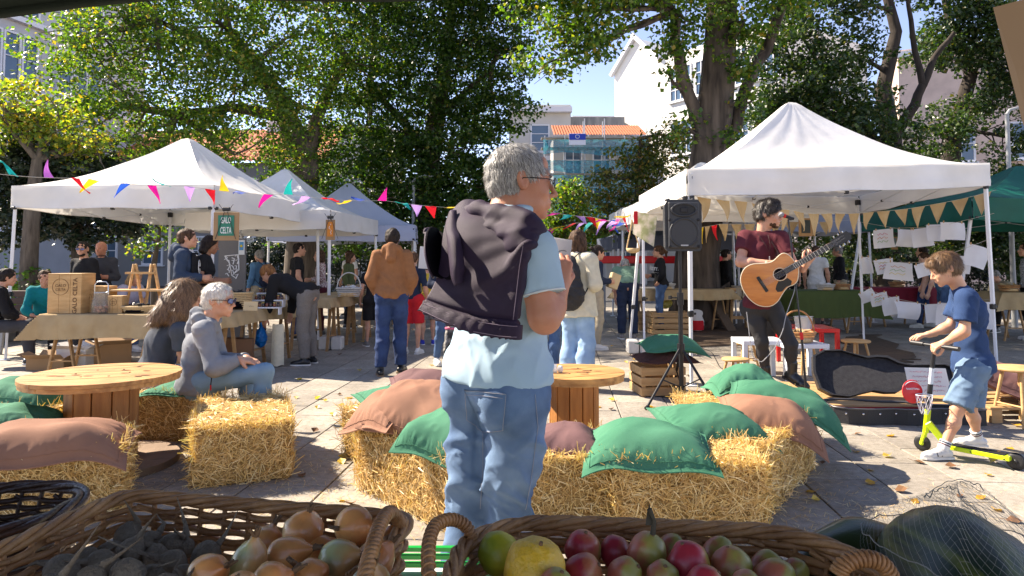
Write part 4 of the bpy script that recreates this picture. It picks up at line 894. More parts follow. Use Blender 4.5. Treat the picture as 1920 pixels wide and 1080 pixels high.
def build_tents():
 w=[G(620,652),G(1195,660)]
 tent('large white tent nearest on the left, over the wooden boxes',[(-6.95,9.45),(-3.92,8.95),(-3.35,11.9),(-6.2,12.35)],[2.40,2.36,2.30,2.30],3.32,.30,M_['canvas'],clampz=.9,exp=1.45)
 tent('second white tent on the left, over the burlap tables',[(-5.7,11.9),(-2.93,11.0),(-2.8,14.2),(-5.9,14.8)],[2.2,2.18,2.2,2.2],3.15,.30,M_['canvas'],exp=1.45,clampz=.72)
 tent('third tent on the left with bluish canvas, furthest along the row',[(-5.6,15.6),(-2.1,14.9),(-2.5,18.0),(-5.9,18.6)],[2.16,2.14,2.16,2.16],3.32,.34,M_['canvas_blue'],exp=1.35)
 tent('big white tent on the right behind the guitarist',[(1.92,7.45),(6.06,8.62),(5.86,11.5),(2.05,10.9)],[2.36,2.60,2.45,2.40],3.66,.29,M_['canvas'],legs=((1.95,7.5),(6.12,8.7),(5.86,11.45),(1.98,10.3)),clampz=.78,n=34,exp=1.5)
 tent('white tent half hidden at the back left of the guitarist\'s tent',[(2.08,11.0),(5.2,11.6),(5.0,14.5),(2.0,14.0)],[2.32,2.3,2.3,2.3],3.25,.30,M_['canvas'],legs=((1.88,11.0),0,0,0),exp=1.45)
 tent('small white tent seen edge-on behind the standing speaker',[(2.35,14.6),(4.8,14.7),(4.8,17),(2.5,17)],2.5,3.0,.3,M_['canvas'],truss=False)
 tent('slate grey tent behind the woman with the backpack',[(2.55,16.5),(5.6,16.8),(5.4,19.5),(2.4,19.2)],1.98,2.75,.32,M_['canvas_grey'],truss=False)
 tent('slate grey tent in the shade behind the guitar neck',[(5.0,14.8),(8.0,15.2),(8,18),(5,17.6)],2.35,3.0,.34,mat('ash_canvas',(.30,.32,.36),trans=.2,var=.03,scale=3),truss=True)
 tent('green canopy at the right edge behind the strings of paper',[(6.9,10.2),(10.6,9.9),(10.8,13.6),(7.1,13.9)],[2.32,2.12,2.3,2.3],3.05,.34,M_['canvas_green'],legs=((7.0,10.9),(9.9,10.2),(9.9,13),(6.6,13.6)))
 foot_weight('pale concrete weight at the foot of the second left tent',G(622,655));foot_weight('white weight block at the foot of the pole behind the cushions',G(1197,662))
 # rolled dark banner board of the first stall
 c=P(437,560,9.9);c.z=0;b=empty('banner_board',c,'dark grey standing board with white print beside the first tent pole','board')
 m=MB(c);x0=P(411,450,9.9).x;x1=P(462,450,9.9).x;zt=P(437,447,9.9).z;m.box(((x0+x1)/2,9.9,zt/2),(x1-x0,.03,zt),bev=.004);m.build('panel',mat('banner_grey',(.13,.125,.12),rough=.6,var=.03),b)
 wp=mat('white_print',(.7,.7,.68),rough=.6,var=0);r=random.Random(4);m=MB(c)
 for i in range(15):
  q=P(424+(i%3)*9+r.uniform(-2,2),482+(i//3)*8+r.uniform(-2,2),9.88);m.tube([q,q+V(r.uniform(.02,.05),0,r.uniform(-.03,.03)),q+V(r.uniform(-.02,.06),0,r.uniform(-.06,-.03))],.008,4)
 q=P(433,480,9.88)
 m.tube([q+V(-.09,0,0),q+V(.11,0,.02),q+V(.12,0,-.2),q+V(.02,0,-.28),q+V(-.02,0,-.1),q+V(-.09,0,0)],.009,4);m.build('line_drawing',wp,b)
 m=MB(c);q=P(453,464,9.87);m.box(q,(.085,.012,.21));p=m.build('poster',mat('poster_pale',(.6,.62,.6),var=0),b);m=MB(c);m.box(q+V(0,-.008,.02),(.06,.006,.12));m.build('blue_field',mat('poster_blue',(.08,.25,.42),var=0),p);m=MB(c);m.lathe(q+V(0,-.012,.02),[(.001,-.002),(.02,0),(.001,.002)],10,V(0,1,0));m.build('yellow_spot',mat('poster_yellow',(.7,.55,.05),var=0),p)
# ---------------------------------------------------------------- flags, papers, signs
def flag_mesh(mb,a,b,h,dr,curl,seed):
 """triangular pennant hanging between a and b on the string towards dr"""
 dr=Vector(dr).normalized();n=(b-a).cross(dr).normalized()
 def fn(u,v):w=(1-v);p=a.lerp(b,.5+(u-.5)*w)+dr*h*v+n*(curl*math.sin(v*2.6+seed)*v+.01*math.sin(u*5+seed));return p
 mb.grid(fn,5,8)
def bunting(label,pts,flags,w,h,mats,name='bunting',group=None,jit=.3,seed=1):
 """pts: string through these points; flags: (t, colour index, direction or None)"""
 root=empty(name,pts[0],label,'bunting',group);mb=MB(pts[0]);full=[]
 for i in range(len(pts)-1):
  L=(pts[i+1]-pts[i]).length
  for k in range(12):t=k/12;full.append(pts[i].lerp(pts[i+1],t)-V(0,0,L*.02*math.sin(math.pi*t)))
 full.append(pts[-1]);mb.tube(full,.0028,4);mb.build('string',M_['string'],root);r=random.Random(seed);N=len(full)-1
 def at(t):x=t*N;i=min(int(x),N-1);return full[i].lerp(full[i+1],x-i)
 L=sum((full[i+1]-full[i]).length for i in range(N))
 for t,ci,dr in flags:
  a=at(t);b=at(min(1,t+w/L));m=MB(pts[0]);d=Vector(dr)if dr else V(r.uniform(-jit,jit),r.uniform(-jit,jit),-1);flag_mesh(m,a,b,h*r.uniform(.85,1.1),d,r.uniform(-.07,.07),r.random()*6);m.build('flag',mats[ci],root)
 return root
def build_flags():
 cols=[mat('flag_'+n,c,rough=.7,trans=.35,var=.0)for n,c in(('teal',(.0,.40,.36)),('purple',(.42,.12,.50)),('red',(.65,.01,.02)),('yellow',(.80,.55,.02)),('blue',(.02,.09,.50)),('magenta',(.62,.01,.26)),('lilac',(.50,.30,.68)))]
 # main line: px x, colour, direction
 spec=[(8,0,(-1,0,.75)),(76,1,(-.25,0,1)),(128,2,(.5,.2,-.6)),(160,3,(-.6,0,-.5)),(218,4,(-.5,0,-.6)),(268,5,(.2,.3,-.9)),(300,0,(-.9,0,.5)),(342,6,(.05,0,-1)),(380,2,(.15,0,-1)),(408,3,(-.1,0,1)),(445,4,(-.6,.3,-.1)),(492,5,(-.6,0,-.7)),(528,0,(.1,0,.9)),(562,6,(-.7,0,-.6)),(600,2,(.9,0,.15)),(640,3,(-.8,0,-.3)),(668,4,(-.8,.3,.3)),(706,5,(.3,0,.9)),(735,0,(.7,0,-.2)),(764,6,(.1,0,-.8)),(796,2,(.3,0,-1)),(826,3,(.9,0,.1)),(858,4,(-.5,0,-.5)),(884,5,(.9,0,.1))]
 pp=[P(-40,322,5.4),P(150,334,6.1),P(350,349,6.9),P(550,365,8.0),P(720,376,9.2),P(930,388,11.2)]
 ptz=pp;tot=[]
 # parameter of a pixel column along the line
 def par(px):
  for i in range(5):
   a,b=pp[i],pp[i+1]
   for k in range(41):
    q=a.lerp(b,k/40)
    if 960+q.x/q.y*F>=px:return(i+k/40)/5
  return.99
 bunting('long line of bright triangular flags strung across the left tents',pp,[(par(x),c,d)for x,c,d in spec],.135,.175,cols,seed=2)
 r=random.Random(8)
 bunting('line of small coloured flags behind the grey-haired man\'s chin',[P(1015,394,12),P(1110,407,11.5),P(1178,418,10.8)],[(i/9,[5,5,0,6,2,3,5,6,4][i],(r.uniform(-1,1),0,r.uniform(-.9,.1)))for i in range(9)],.17,.20,cols,seed=3)
 bunting('sagging line of small coloured flags above the woman with the backpack',[P(1010,432,13),P(1080,418,12.4),P(1150,412,11.5),P(1186,402,10.8)],[(i/11,[0,5,3,2,6,0,6,4,5,2,3][i],(r.uniform(-1,.3),0,r.uniform(-1.1,-.2)))for i in range(11)],.17,.24,cols,seed=4)
 bl=[M_['burlap'],cols[3],cols[2]]
 bunting('burlap pennants hanging along the front of the right tent',[P(1292,366,7.7),P(1400,378,8.0),P(1480,394,8.4),P(1560,400,9.2),P(1640,397,9.4),P(1740,385,9.3),P(1868,356,8.9)],[(.02+i*.0545,0,None)for i in range(18)],.21,.27,bl,name='burlap_bunting',seed=5,jit=.18)
 bunting('faded burlap pennants with one yellow and one red at the back of the right tent',[P(1292,428,10.6),P(1350,420,10.8),P(1460,415,11.2),P(1600,412,11.4)],[(.02+i*.075,[0,1,0,2,0,0,0,0,0,0,0,0][i],None)for i in range(12)],.18,.25,bl,name='burlap_bunting',seed=6,jit=.15)
 # strings of children's drawings
 ppr=mat('drawing_paper',(.80,.79,.80),rough=.85,trans=.3,var=.04,scale=3);crayon=[mat('crayon_'+n,c,var=0)for n,c in(('orange',(.6,.2,.05)),('green',(.2,.4,.1)),('yellow',(.7,.55,.05)),('pink',(.6,.15,.2)))]
 lines=[([P(1606,415,11.2),P(1680,428,10.4),P(1760,425,9.8),P(1864,400,8.9)],[(1655,430,34,36,.1,3),(1696,430,26,34,-.1,0),(1727,428,34,36,.15,0),(1757,421,34,32,0,0),(1787,417,40,34,-.05,0)]),([P(1600,472,11.3),P(1640,492,10.6),P(1740,492,9.7),P(1864,445,8.8)],[(1622,482,16,32,.1,0),(1655,486,34,28,.15,2),(1686,492,42,34,-.1,4),(1734,492,40,26,.3,0),(1806,480,26,34,-.1,0),(1838,462,40,42,-.35,0)]),([P(1610,538,11.2),P(1680,560,10.5),P(1740,572,9.8),P(1868,560,8.8)],[(1622,545,26,22,.5,0),(1646,550,30,24,.25,4),(1668,558,30,34,.2,0),(1700,566,44,32,-.1,0),(1748,570,26,36,.1,0),(1848,566,26,52,0,0),(1772,568,22,44,-.05,0)])]
 nm=['paper with a crayon drawing','folded blank sheet'];k=0
 lbl=iter(['crayon drawing pegged at the left end of the top string','narrow sheet on the top string right of the crayon drawing','folded sheet curling on the top string','large flat sheet on the top string','widest sheet at the right end of the top string','narrow strip of paper at the left end of the middle string','sheet with a yellow mark on the middle string','creased sheet with pink writing on the middle string','tilted sheet on the middle string just left of the boy\'s head','narrow sheet on the middle string right of the boy\'s head','big square sheet beside the pole on the middle string','twisted sheet at the left end of the bottom string','sheet with faint drawing on the bottom string','folded sheet hanging on the bottom string','widest sheet on the bottom string, curled at the edge','pointed sheet on the bottom string above the white sneakers','large sheet behind the boy\'s back beside the tent pole','sheet half hidden by the boy\'s chest'])
 for li,(ln,sh)in enumerate(lines):
  c=ln[0];s_=empty('string_line',c,['top','middle','lowest'][li]+' string of papers between the two right-hand poles','string');mb=MB(c);mb.tube([q for q in ln],.003,4);mb.build('cord',M_['string'],s_)
  for(px,py,w,h,rot,col)in sh:
   tpar=(px-1600)/270;d=11.3-2.4*tpar;a=P(px,py,d-.02);sc=d/F;W,H=w*sc,h*sc;k+=1
   x=V(math.cos(rot),-.25,math.sin(rot)).normalized();u=x.cross(V(0,-1,0));u=-u if u.z>0 else u;r2=random.Random(k)
   bd=r2.uniform(-.05,.07);tw=r2.uniform(-.06,.06)
   def fn(s,t):return a+x*(s-.5)*W*(1-.12*t*r2_)+u*t*H+V(0,-1,0)*(bd*math.sin(t*2.5)*1.0+tw*(s-.5)*t*2+.02*math.sin(s*6+k))
   r2_=r2.uniform(-1,1);rt=empty('paper',a,next(lbl),'paper','papers pegged on the strings');mb=MB(a);mb.grid(fn,8,8);mb.build('sheet',ppr,rt)
   for q in(.12,.88):m2=MB(a);m2.box(fn(q,0)+V(0,-.004,.004),(.010,.014,.035));m2.build('peg',M_['wood'],rt)
   if col:
    for z in range(3):
     m2=MB(a);yy=.25+.2*z;m2.tube([fn(.2+.08*i,yy+.06*math.sin(i*2.1+z))+V(0,-.006,0)for i in range(8)],.004,4);m2.build('crayon_mark',crayon[(z+col)%4],rt)
def hanging_sign(label,px0,py0,px1,py1,d,back,front,txt,size,lab='sign',wires=True):
 a=P(px0,py0,d);b=P(px1,py1,d);c=(a+b)/2;r=empty('hanging_sign',c,label,lab);m=MB(c);m.box(c,(b.x-a.x,.012,a.z-b.z),bev=.003);bb=m.build('board',back,r)
 m=MB(c);m.box(c+V(0,-.010,.01),((b.x-a.x)*.62,.010,(a.z-b.z)*.72));m.build('face',front,r)
 for t,dz,s in txt:put_text('lettering',t,s,mat('sign_letter',(.72,.72,.70),var=0,rough=.7),r,c+V(0,-.018,dz),(1,0,0),(0,0,1),squeeze=.42,bold=True)
 if wires:
  for s in(-1,1):m=MB(c);m.tube([c+V(s*.09,-.02,(a.z-b.z)*.5+.10),c+V(s*.02,-.025,(a.z-b.z)*.5),c+V(s*.13,-.02,-(a.z-b.z)*.45)],.004,4);m.build('wire_hook',M_['blackp'],r)
  m=MB(c);m.box(c+V(0,-.01,(a.z-b.z)*.5+.04),(.10,.04,.05),bev=.01);m.build('clip',M_['blackp'],r)
 return r
def build_signs():
 hanging_sign('green sign reading GALO CELTA on brown card, clipped to the first tent',401,398,448,451,8.7,M_['cardboard'],mat('sign_green',(.03,.20,.13),rough=.7,var=.05,scale=20),[('GALO',.075,.115),('CELTA',-.055,.115)],0)
 r=hanging_sign('small orange sign on the second tent pole',611,412,628,450,10.9,M_['cardboard'],mat('sign_orange',(.70,.24,.03),rough=.7,var=.05,scale=20),[],0);c=r.location
 strokes('lettering',mat('sign_letter',(.72,.72,.70)),r,c+V(0,-.018,.01),(0,0,1),(-1,0,0),.17,.045,4,.005)
 r=hanging_sign('small chalkboard in a wooden frame under the right tent',1497,409,1524,443,11.0,mat('frame_wood',(.34,.20,.09),var=.05),mat('slate',(.035,.045,.045),var=.05),[],0,'chalkboard',False)
 r=hanging_sign('little framed notice on the far pole behind the papers',1671,444,1683,468,14.0,mat('frame_wood',(.34,.20,.09)),mat('notice',(.16,.22,.22),var=.05),[],0,'notice',False)
 # printed cloth poster blowing by the speaker
 c=P(1213,425,7.9);r=empty('blown_poster',c,'curled photo poster blowing from the tent corner beside the speaker','poster')
 def fn(u,v):return P(1192+40*u-6*v,396+10*u+42*v*(1+.35*u),7.9+.14*math.sin(u*2.6)*v)
 m=MB(c);m.grid(fn,14,14);m.build('sheet',mat('poster_print',(.62,.55,.48),(.28,.30,.16),scale=9,contrast=2,trans=.2,var=0),r)
 m=MB(c);m.box(P(1192,408,7.88),(.045,.01,.15));m.build('red_tab',M_['red_cloth'],r)
 # hanging little wicker basket
 c=P(1187,468,9.6);r=empty('hanging_basket',c,'small round wicker basket hanging by a long strap beside the blown poster','basket');m=MB(c);m.lathe(c,[(.04,-.05),(.085,-.03),(.10,.02),(.094,.02),(.08,-.02),(.03,-.04)],18);m.build('bowl',mat('straw_wicker',(.62,.45,.24),(.45,.30,.14),scale=60,var=.05,bump=.6,bscale=90),r)
 m=MB(c);m.tube([c+V(-.09,0,.02),c+V(-.03,0,.30),c+V(-.01,0,.42)],.010,5);m.tube([c+V(.09,0,.02),c+V(.02,0,.28),c+V(-.01,0,.42)],.008,5);m.build('strap',_mats['straw_wicker'],r)
# ---------------------------------------------------------------- stall tables and goods
def trestle(label,a,b,dep,h,legs=2,out=None,group='trestle tables of the stalls'):
 a=Vector(a);b=Vector(b);a.z=b.z=0;d=(b-a).normalized();n=V(-d.y,d.x,0);c=(a+b)/2+n*dep/2;L=(b-a).length;r=empty('trestle_table',c,label,'table',group)
 m=MB(c);m.box(c+V(0,0,h-.012),(L,dep,.024),M=mtx_(d,n),bev=.003);m.build('tabletop',M_['wood'],r)
 for i in range(legs):
  o=a+d*(L*((i+.5)/legs)if legs>2 else(.22 if i==0 else L-.22))
  for s in(0,1):
   q=o+n*(dep*(.12 if s==0 else.88))
   for t in(-1,1):m=MB(c);m.bar(q+d*t*.17,q+d*t*.03+V(0,0,h-.03),.045,.022);m.build('leg',M_['wood_d'],r)
   m=MB(c);m.bar(q-d*.12+V(0,0,.22),q+d*.12+V(0,0,.22),.04,.018);m.build('rail',M_['wood_d'],r)
 return r
def tablecloth(label,a,b,dep,h,drop,m_,seed=0,name='tablecloth'):
 a=Vector(a);b=Vector(b);a.z=b.z=0;d=(b-a).normalized();n=V(-d.y,d.x,0);L=(b-a).length;c=(a+b)/2+n*dep/2+V(0,0,h);r=MB(c);U=L/2+.01;W_=dep/2+.01;T=drop
 def fn(s,t):
  x=(s*2-1)*(U+T);y=(t*2-1)*(W_+T);ox=max(0,abs(x)-U);oy=max(0,abs(y)-W_);dz=ox+oy;fl=.03
  px=math.copysign(min(abs(x),U)+.02*min(1,ox*9)+fl*ox*.4,x);py=math.copysign(min(abs(y),W_)+.02*min(1,oy*9)+fl*oy*.4,y)
  if oy>0:w=.035*math.sin(px*9+seed)*min(1,oy/T)+.02*math.sin(px*21+seed*2)*min(1,oy/T);py+=math.copysign(abs(w),y)
  if ox>0:w=.03*math.sin(py*11+seed)*min(1,ox/T);px+=math.copysign(abs(w),x)
  if ox>0 and oy>0:dz=max(ox,oy)*1.05;k=min(ox,oy)*.5;px+=math.copysign(k,x);py+=math.copysign(k,y)
  return c+d*px+n*py+V(0,0,.006-dz+.012*math.sin(px*5+seed)*min(1,dz/T))
 r.grid(fn,96,60);o=r.build(name,m_,None,c);return tag(o,label,'tablecloth','burlap cloths on the stall tables')
def open_box(name,label,c,w,d,h,rz,m_,flaps=True,cat='box',group=None,th=.006,parent=None):
 c=Vector(c);r=empty(name,c,label,cat,group,rz);f=[((0,-d/2),(w,th)),((0,d/2),(w,th)),((-w/2,0),(th,d-th)),((w/2,0),(th,d-th))]
 for(x,y),(a,b)in f:m=MB();m.box((x,y,h/2),(a,b,h));m.build('side',m_,r)
 m=MB();m.box((0,0,th/2),(w-th*2,d-th*2,th));m.build('bottom',m_,r)
 if flaps:
  for(x,y),(a,b)in f:
   s=V(x,y,0).normalized();m=MB();m.box(V(x,y,h)+s*.06+V(0,0,.03),(a if abs(s.y)>.5 else.12,b if abs(s.x)>.5 else.12,th*.7),rx=-.5*-s.y,ry=-.5*s.x);m.build('flap',m_,r)
 return r
def build_left_stall():
 a=G(70,722);b=G(300,722);y0=7.75;a=V(P(75,590,y0).x,y0,0);b=V(P(285,590,y0).x,y0,0);h=.75
 hz=P(100,590,y0).z
 trestle('trestle table with the engraved wooden boxes',a,b+V(.2,0,0),.62,hz,2);tablecloth('burlap cloth over the table with the engraved wooden boxes',a,b+V(.2,0,0),.62,hz,.27,M_['burlap'],1)
 lasr=mat('burnt_mark',(.12,.06,.025),var=0)
 def wbox(label,px0,px1,py0,d,dep,ring=True,txt=True,side=False):
  x0,x1=P(px0,500,d).x,P(px1,500,d).x;zt=P(px0,py0,d).z;hh=zt-hz;c=V((x0+x1)/2,d+dep/2,hz+.008);r=empty('wooden_box',c,label,'box','engraved wooden boxes on the first table')
  w=x1-x0;n=3
  for i in range(n):m=MB(c);m.box(c+V((i-1)*w/n,-dep/2+.008,hh/2),(w/n-.002,.016,hh),bev=.002);m.build('plank',M_['wood'],r)
  m=MB(c);m.box(c+V(0,dep/2-.008,hh/2),(w,.016,hh));m.build('back',M_['wood'],r)
  for s in(-1,1):m=MB(c);m.box(c+V(s*(w/2-.008),0,hh/2),(.016,dep-.034,hh),bev=.002);m.build('side',M_['wood'],r)
  m=MB(c);m.box(c+V(0,0,hh+.006),(w+.004,dep+.004,.012),bev=.003);m.build('lid',M_['wood'],r)
  if ring:
   rr=min(w,hh)*.24;m=MB(c);o=c+V(-w*.12,-dep/2-.002,hh*.68);m.tube([o+V(rr*math.cos(t),0,rr*math.sin(t))for t in[i*math.pi/12 for i in range(25)]],.0022,4,cap=False);m.build('ring_mark',lasr,r);put_text('lettering','GALO',rr*.5,lasr,r,o+V(0,-.001,rr*.15),(1,0,0),(0,0,1));put_text('lettering','CELTA',rr*.42,lasr,r,o+V(0,-.001,-rr*.35),(1,0,0),(0,0,1))
  if txt:put_text('lettering','GALO CELTA',hh*.155,lasr,r,c+V(w*.32,-dep/2-.002,hh*.45),(0,0,1),(-1,0,0),bold=True)
  return r
 wbox('tall wooden box engraved GALO CELTA at the left end of the table',91,154,516,7.82,.26);wbox('medium wooden box partly behind the glass jar',154,199,540,7.98,.24,True,False);wbox('smallest wooden box with a round mark right of the jar',204,231,558,7.86,.12,True,False)
 # jar with eggs
 c=P(189,588,7.84);c.z=hz+.008;r=empty('glass_jar',c,'clear wire-handled jar of brown eggs between the wooden boxes','jar');gl=mat('jar_glass',(.25,.28,.28),rough=.05,spec=1,alpha=.14,var=0)
 m=MB(c);m.lathe(c,[(.085,0),(.10,.01),(.102,.10),(.085,.18),(.075,.24),(.078,.25),(.07,.25),(.078,.18),(.096,.10),(.09,.014)],24);m.build('glass',gl,r)
 m=MB(c);m.tube([c+V(-.078,0,.22),c+V(-.075,0,.33),c+V(-.05,0,.36),c+V(.05,0,.36),c+V(.075,0,.33),c+V(.078,0,.22)],.006,6);m.tube([c+V(.08*math.cos(t),.08*math.sin(t),.235)for t in[i*math.pi/10 for i in range(21)]],.004,5);m.build('handle',_mats.get('steel')or mat('steel',(.6,.6,.6),rough=.25,metal=1,var=0),r)
 rr=random.Random(3)
 for i in range(11):
  m=MB(c);q=c+V(.05*math.cos(i*2.4)*(i%3>0),.05*math.sin(i*2.4)*(i%3>0),.035+.038*(i//6));m.lathe(q,[(.001,-.028),(.016,-.022),(.023,0),(.015,.022),(.001,.028)],10,Vector((rr.gauss(0,1),rr.gauss(0,1),.4)).normalized());m.build('egg',mat('brown_egg',(.42,.20,.12),var=.15),r)
 shallow_basket('shallow straw basket heaped with black pouches',V(P(256,588,7.9).x,7.95,hz+.01),.19,.07,'black')
 # A-frame ladder shelf
 d=8.15;c=V(P(262,560,d).x,d,hz);r=empty('ladder_shelf',c,'small pine A-frame ladder shelf standing on the first table','shelf')
 for px,py in(((236,560),(251,497)),((268,560),(254,497)),((272,566),(284,497)),((304,562),(289,497))):
  m=MB(c);q0=P(px[0],588,d+(.12 if px[0]in(268,304)else 0));q1=P(py[0],495,d+.04);q0.z=hz+.01;m.bar(q0,q1,.045,.025);m.build('leg',M_['wood'],r)
 m=MB(c);m.box(P(264,512,d+.02),(.34,.07,.025));m.build('rung',M_['wood'],r);m=MB(c);m.box(P(270,544,d+.0),(.74,.26,.022),bev=.003);m.build('shelf_board',M_['wood'],r)
 # under and behind the table
 open_box('cardboard_box','open brown cardboard box under the left end of the first table',G(95,690),.42,.32,.14,.2,M_['cardboard'],group='boxes under the first table');open_box('cardboard_box','white-lined carton under the middle of the first table',G(150,684),.44,.3,.22,-.2,mat('white_card',(.62,.60,.56),var=.05),group='boxes under the first table');open_box('cardboard_box','brown cardboard box under the right half of the first table',G(212,680),.42,.34,.26,.5,M_['cardboard'],group='boxes under the first table')
 # long row of tables on the aisle side
 a=V(-3.36,7.9,0);b=V(-3.02,9.9,0);h2=.74
 def along(label,a,b,dep,h,drop,seed,n,lc):
  trestle(label,a,b,dep,h,n);tablecloth(lc,a,b,dep,h,drop,M_['burlap'],seed)
 aa,bb=V(-3.0,9.75,0),V(-3.38,7.95,0) # runs so that the free side faces the aisle
 along('trestle table with jars and a wicker drum beside the bending woman',bb,aa,.75,.74,.16,2,3,'burlap cloth under the jars beside the bending woman')
 along('long trestle table with white baskets under the second tent',V(-2.72,10.1,0),V(-2.30,13.2,0),.75,.80,.15,3,4,'burlap cloth under the white baskets')
 along('short trestle table at the far end of the left row',V(-2.5,14.2,0),V(-2.1,16.4,0),.75,.78,.15,4,2,'burlap cloth at the far end of the left row')
 shallow_basket('tall round wicker drum on the jar table',V(P(447,580,8.7).x,8.7,.75),.17,.20,'black')
 c=V(P(470,580,8.35).x,8.35,.75);r=empty('price_card',c,'plain cardboard price card standing in front of the jars','card');m=MB(c);m.box(c+V(0,0,.055),(.17,.012,.11),rx=-.2,bev=.002);m.build('card',mat('tan_card',(.55,.42,.24),var=.03),r);strokes('handwriting',M_['ink'],r,c+V(0,-.010,.055),(1,0,0),(0,.2,1),.08,.014,5)
 jm=[mat('jar_amber',(.20,.05,.015),rough=.15,var=.2,coat=.5),mat('jar_dark',(.05,.02,.02),rough=.15,var=.2,coat=.5)];gd=M_['white_metal']
 for s in range(3):
  c=V(P(505,575,8.95).x,8.8+s*.14,.75+s*.085);r=empty('jar_rack',c,['lowest','middle','topmost'][s]+' tier of the white rack of little jars','rack','tiers of the jar rack');m=MB(c);m.box(c+V(0,0,.008),(.40,.11,.016),bev=.002);m.build('tier',gd,r);m=MB(c)
  for q in(-1,1):m.box(c+V(q*.19,0,-.04-s*.0),(.014,.10,.08+.0))
  m.build('upright',gd,r)
  for i in range(8):m=MB(c);q=c+V(-.17+i*.048,0,.018);m.lathe(q,[(.018,0),(.020,.004),(.020,.04),(.015,.046)],10);m.build('jar',jm[i%2],r);m=MB(c);m.lathe(q+V(0,0,.046),[(.017,0),(.018,.012),(.002,.013)],10);m.build('lid',M_['blackp']if i%3 else mat('gold_lid',(.6,.42,.12),metal=.7,rough=.35),r)
 # white baskets and wrapped things on the long table
 r=random.Random(12)
 for i,(y,x,lab,kd)in enumerate([(10.5,-2.5,'white handled basket nearest on the long left table','h'),(11.1,-2.55,'brown paper-lined basket on the long left table','b'),(11.6,-2.3,'wire basket wrapped in clear film on the long left table','w'),(12.2,-2.35,'second white handled basket farther along the left table','h'),(12.8,-2.2,'white bundle at the far end of the long left table','w')]):
  shallow_basket(lab,V(x,y,.81),.19,.13,{'h':'white','b':'brown','w':'film'}[kd],kd=='h')
 o=empty('tote_bag',G(520,688),'cream cloth bag standing against the trestle legs','bag');c=o.location;m=MB(c)
 m.grid(lambda u,v:c+V((v-.5)*.17*(1-.15*u),.05*math.sin(v*3.14)*(1-u*.4)*-1,.02+u*.52+.01*math.sin(v*9)),12,10);m.grid(lambda u,v:c+V((.5-v)*.17*(1-.15*u),.05*math.sin(v*3.14)*(1-u*.4),.02+u*.52),12,10);m.build('body',M_['cream'],o)
 for i,(px,py,w)in enumerate(((435,690,.22),(455,692,.24))):
  c=G(px,py);o=empty('paper_bag',c,('narrow' if i==0 else 'wide')+' brown paper bag under the jar table','bag');m=MB(c);m.box(c+V(0,0,.19),(w,.12,.38),rz=.2*i,bev=.006);m.build('body',mat('kraft_paper',(.20,.10,.05),var=.08),o)
 c=G(28,640);b=empty('park_bench',c,'dark slatted bench with a curved metal armrest behind the low wall','bench');c0=P(48,600,9.8);c0.z=0;dk=mat('dark_bench_wood',(.07,.035,.025),rough=.6,var=.1)
 b.location=c0
 for i in range(3):m=MB(c0);m.box(c0+V(0,.12-i*.10,.46),(1.1,.085,.03),bev=.006);m.build('seat_slat',dk,b)
 for i in range(4):m=MB(c0);m.box(c0+V(0,.22+.03*i,.56+i*.105),(1.1,.03,.09),bev=.006);m.build('back_slat',dk,b)
 for s in(-1,1):m=MB(c0);m.bar(c0+V(s*.5,.2,0),c0+V(s*.5,.32,.95),.05);m.bar(c0+V(s*.5,-.14,0),c0+V(s*.5,-.14,.46),.04);m.tube([c0+V(s*.5,.22,.7),c0+V(s*.5,0,.72),c0+V(s*.5,-.16,.62),c0+V(s*.5,-.14,.46)],.018,6);m.build('armrest',mat('grey_paint',(.30,.31,.32)),b)
def shallow_basket(label,c,rad,h,kind,handle=False):
 c=Vector(c);r=empty('basket',c,label,'basket');wm={'white':mat('white_wicker',(.62,.60,.55),(.40,.38,.34),scale=80,bump=.8,bscale=120),'film':mat('wire_wicker',(.42,.42,.40),scale=60,bump=.5),'brown':M_['wicker']}.get(kind,mat('straw_wicker',(.62,.45,.24),(.45,.30,.14),scale=60,var=.05,bump=.6,bscale=90))
 n=max(4,int(h/.022))
 for i in range(n):
  t=i/(n-1);rr=rad*(.80+.20*t);m=MB(c);m.tube([c+V(rr*math.cos(a)*(1+.012*math.sin(a*20+i*math.pi)),rr*.78*math.sin(a)*(1+.012*math.sin(a*20+i*math.pi)),.012+t*(h-.012))for a in[k*math.pi/20 for k in range(41)]],.0115 if i<n-1 else.014,5,cap=False);m.build('weaver',wm,r)
 m=MB(c);m.lathe(c,[(.001,.004),(rad*.76,.006),(rad*.78,h*.5),(.001,h*.55)],20);m.build('lining',M_['purple_in']if kind=='black' else mat('straw_wicker',(.62,.45,.24)),r)
 q=random.Random(int(c.y*100));items=14
 im={'black':M_['blackp'],'white':mat('white_pouch',(.7,.69,.66),var=.05),'film':mat('film_wrap',(.6,.62,.63),rough=.15,spec=.8,alpha=.6,var=.05),'brown':M_['burlap']}[kind]
 for i in range(items):
  a=q.uniform(0,6.28);rr=rad*.6*q.random()**.5;m=MB(c);m.box(c+V(rr*math.cos(a),rr*.78*math.sin(a),h*.95+q.uniform(0,.03)),(q.uniform(.06,.11),q.uniform(.02,.05),q.uniform(.012,.03)),rz=q.uniform(0,3),rx=q.uniform(-.5,.5),ry=q.uniform(-.5,.5),bev=.006);m.build('pouch',im,r)
 if handle:m=MB(c);m.tube([c+V(rad*.95*math.cos(t),0,h+rad*1.25*math.sin(t))for t in[k*math.pi/16 for k in range(17)]],.010,7);m.build('handle',wm,r)
 return r
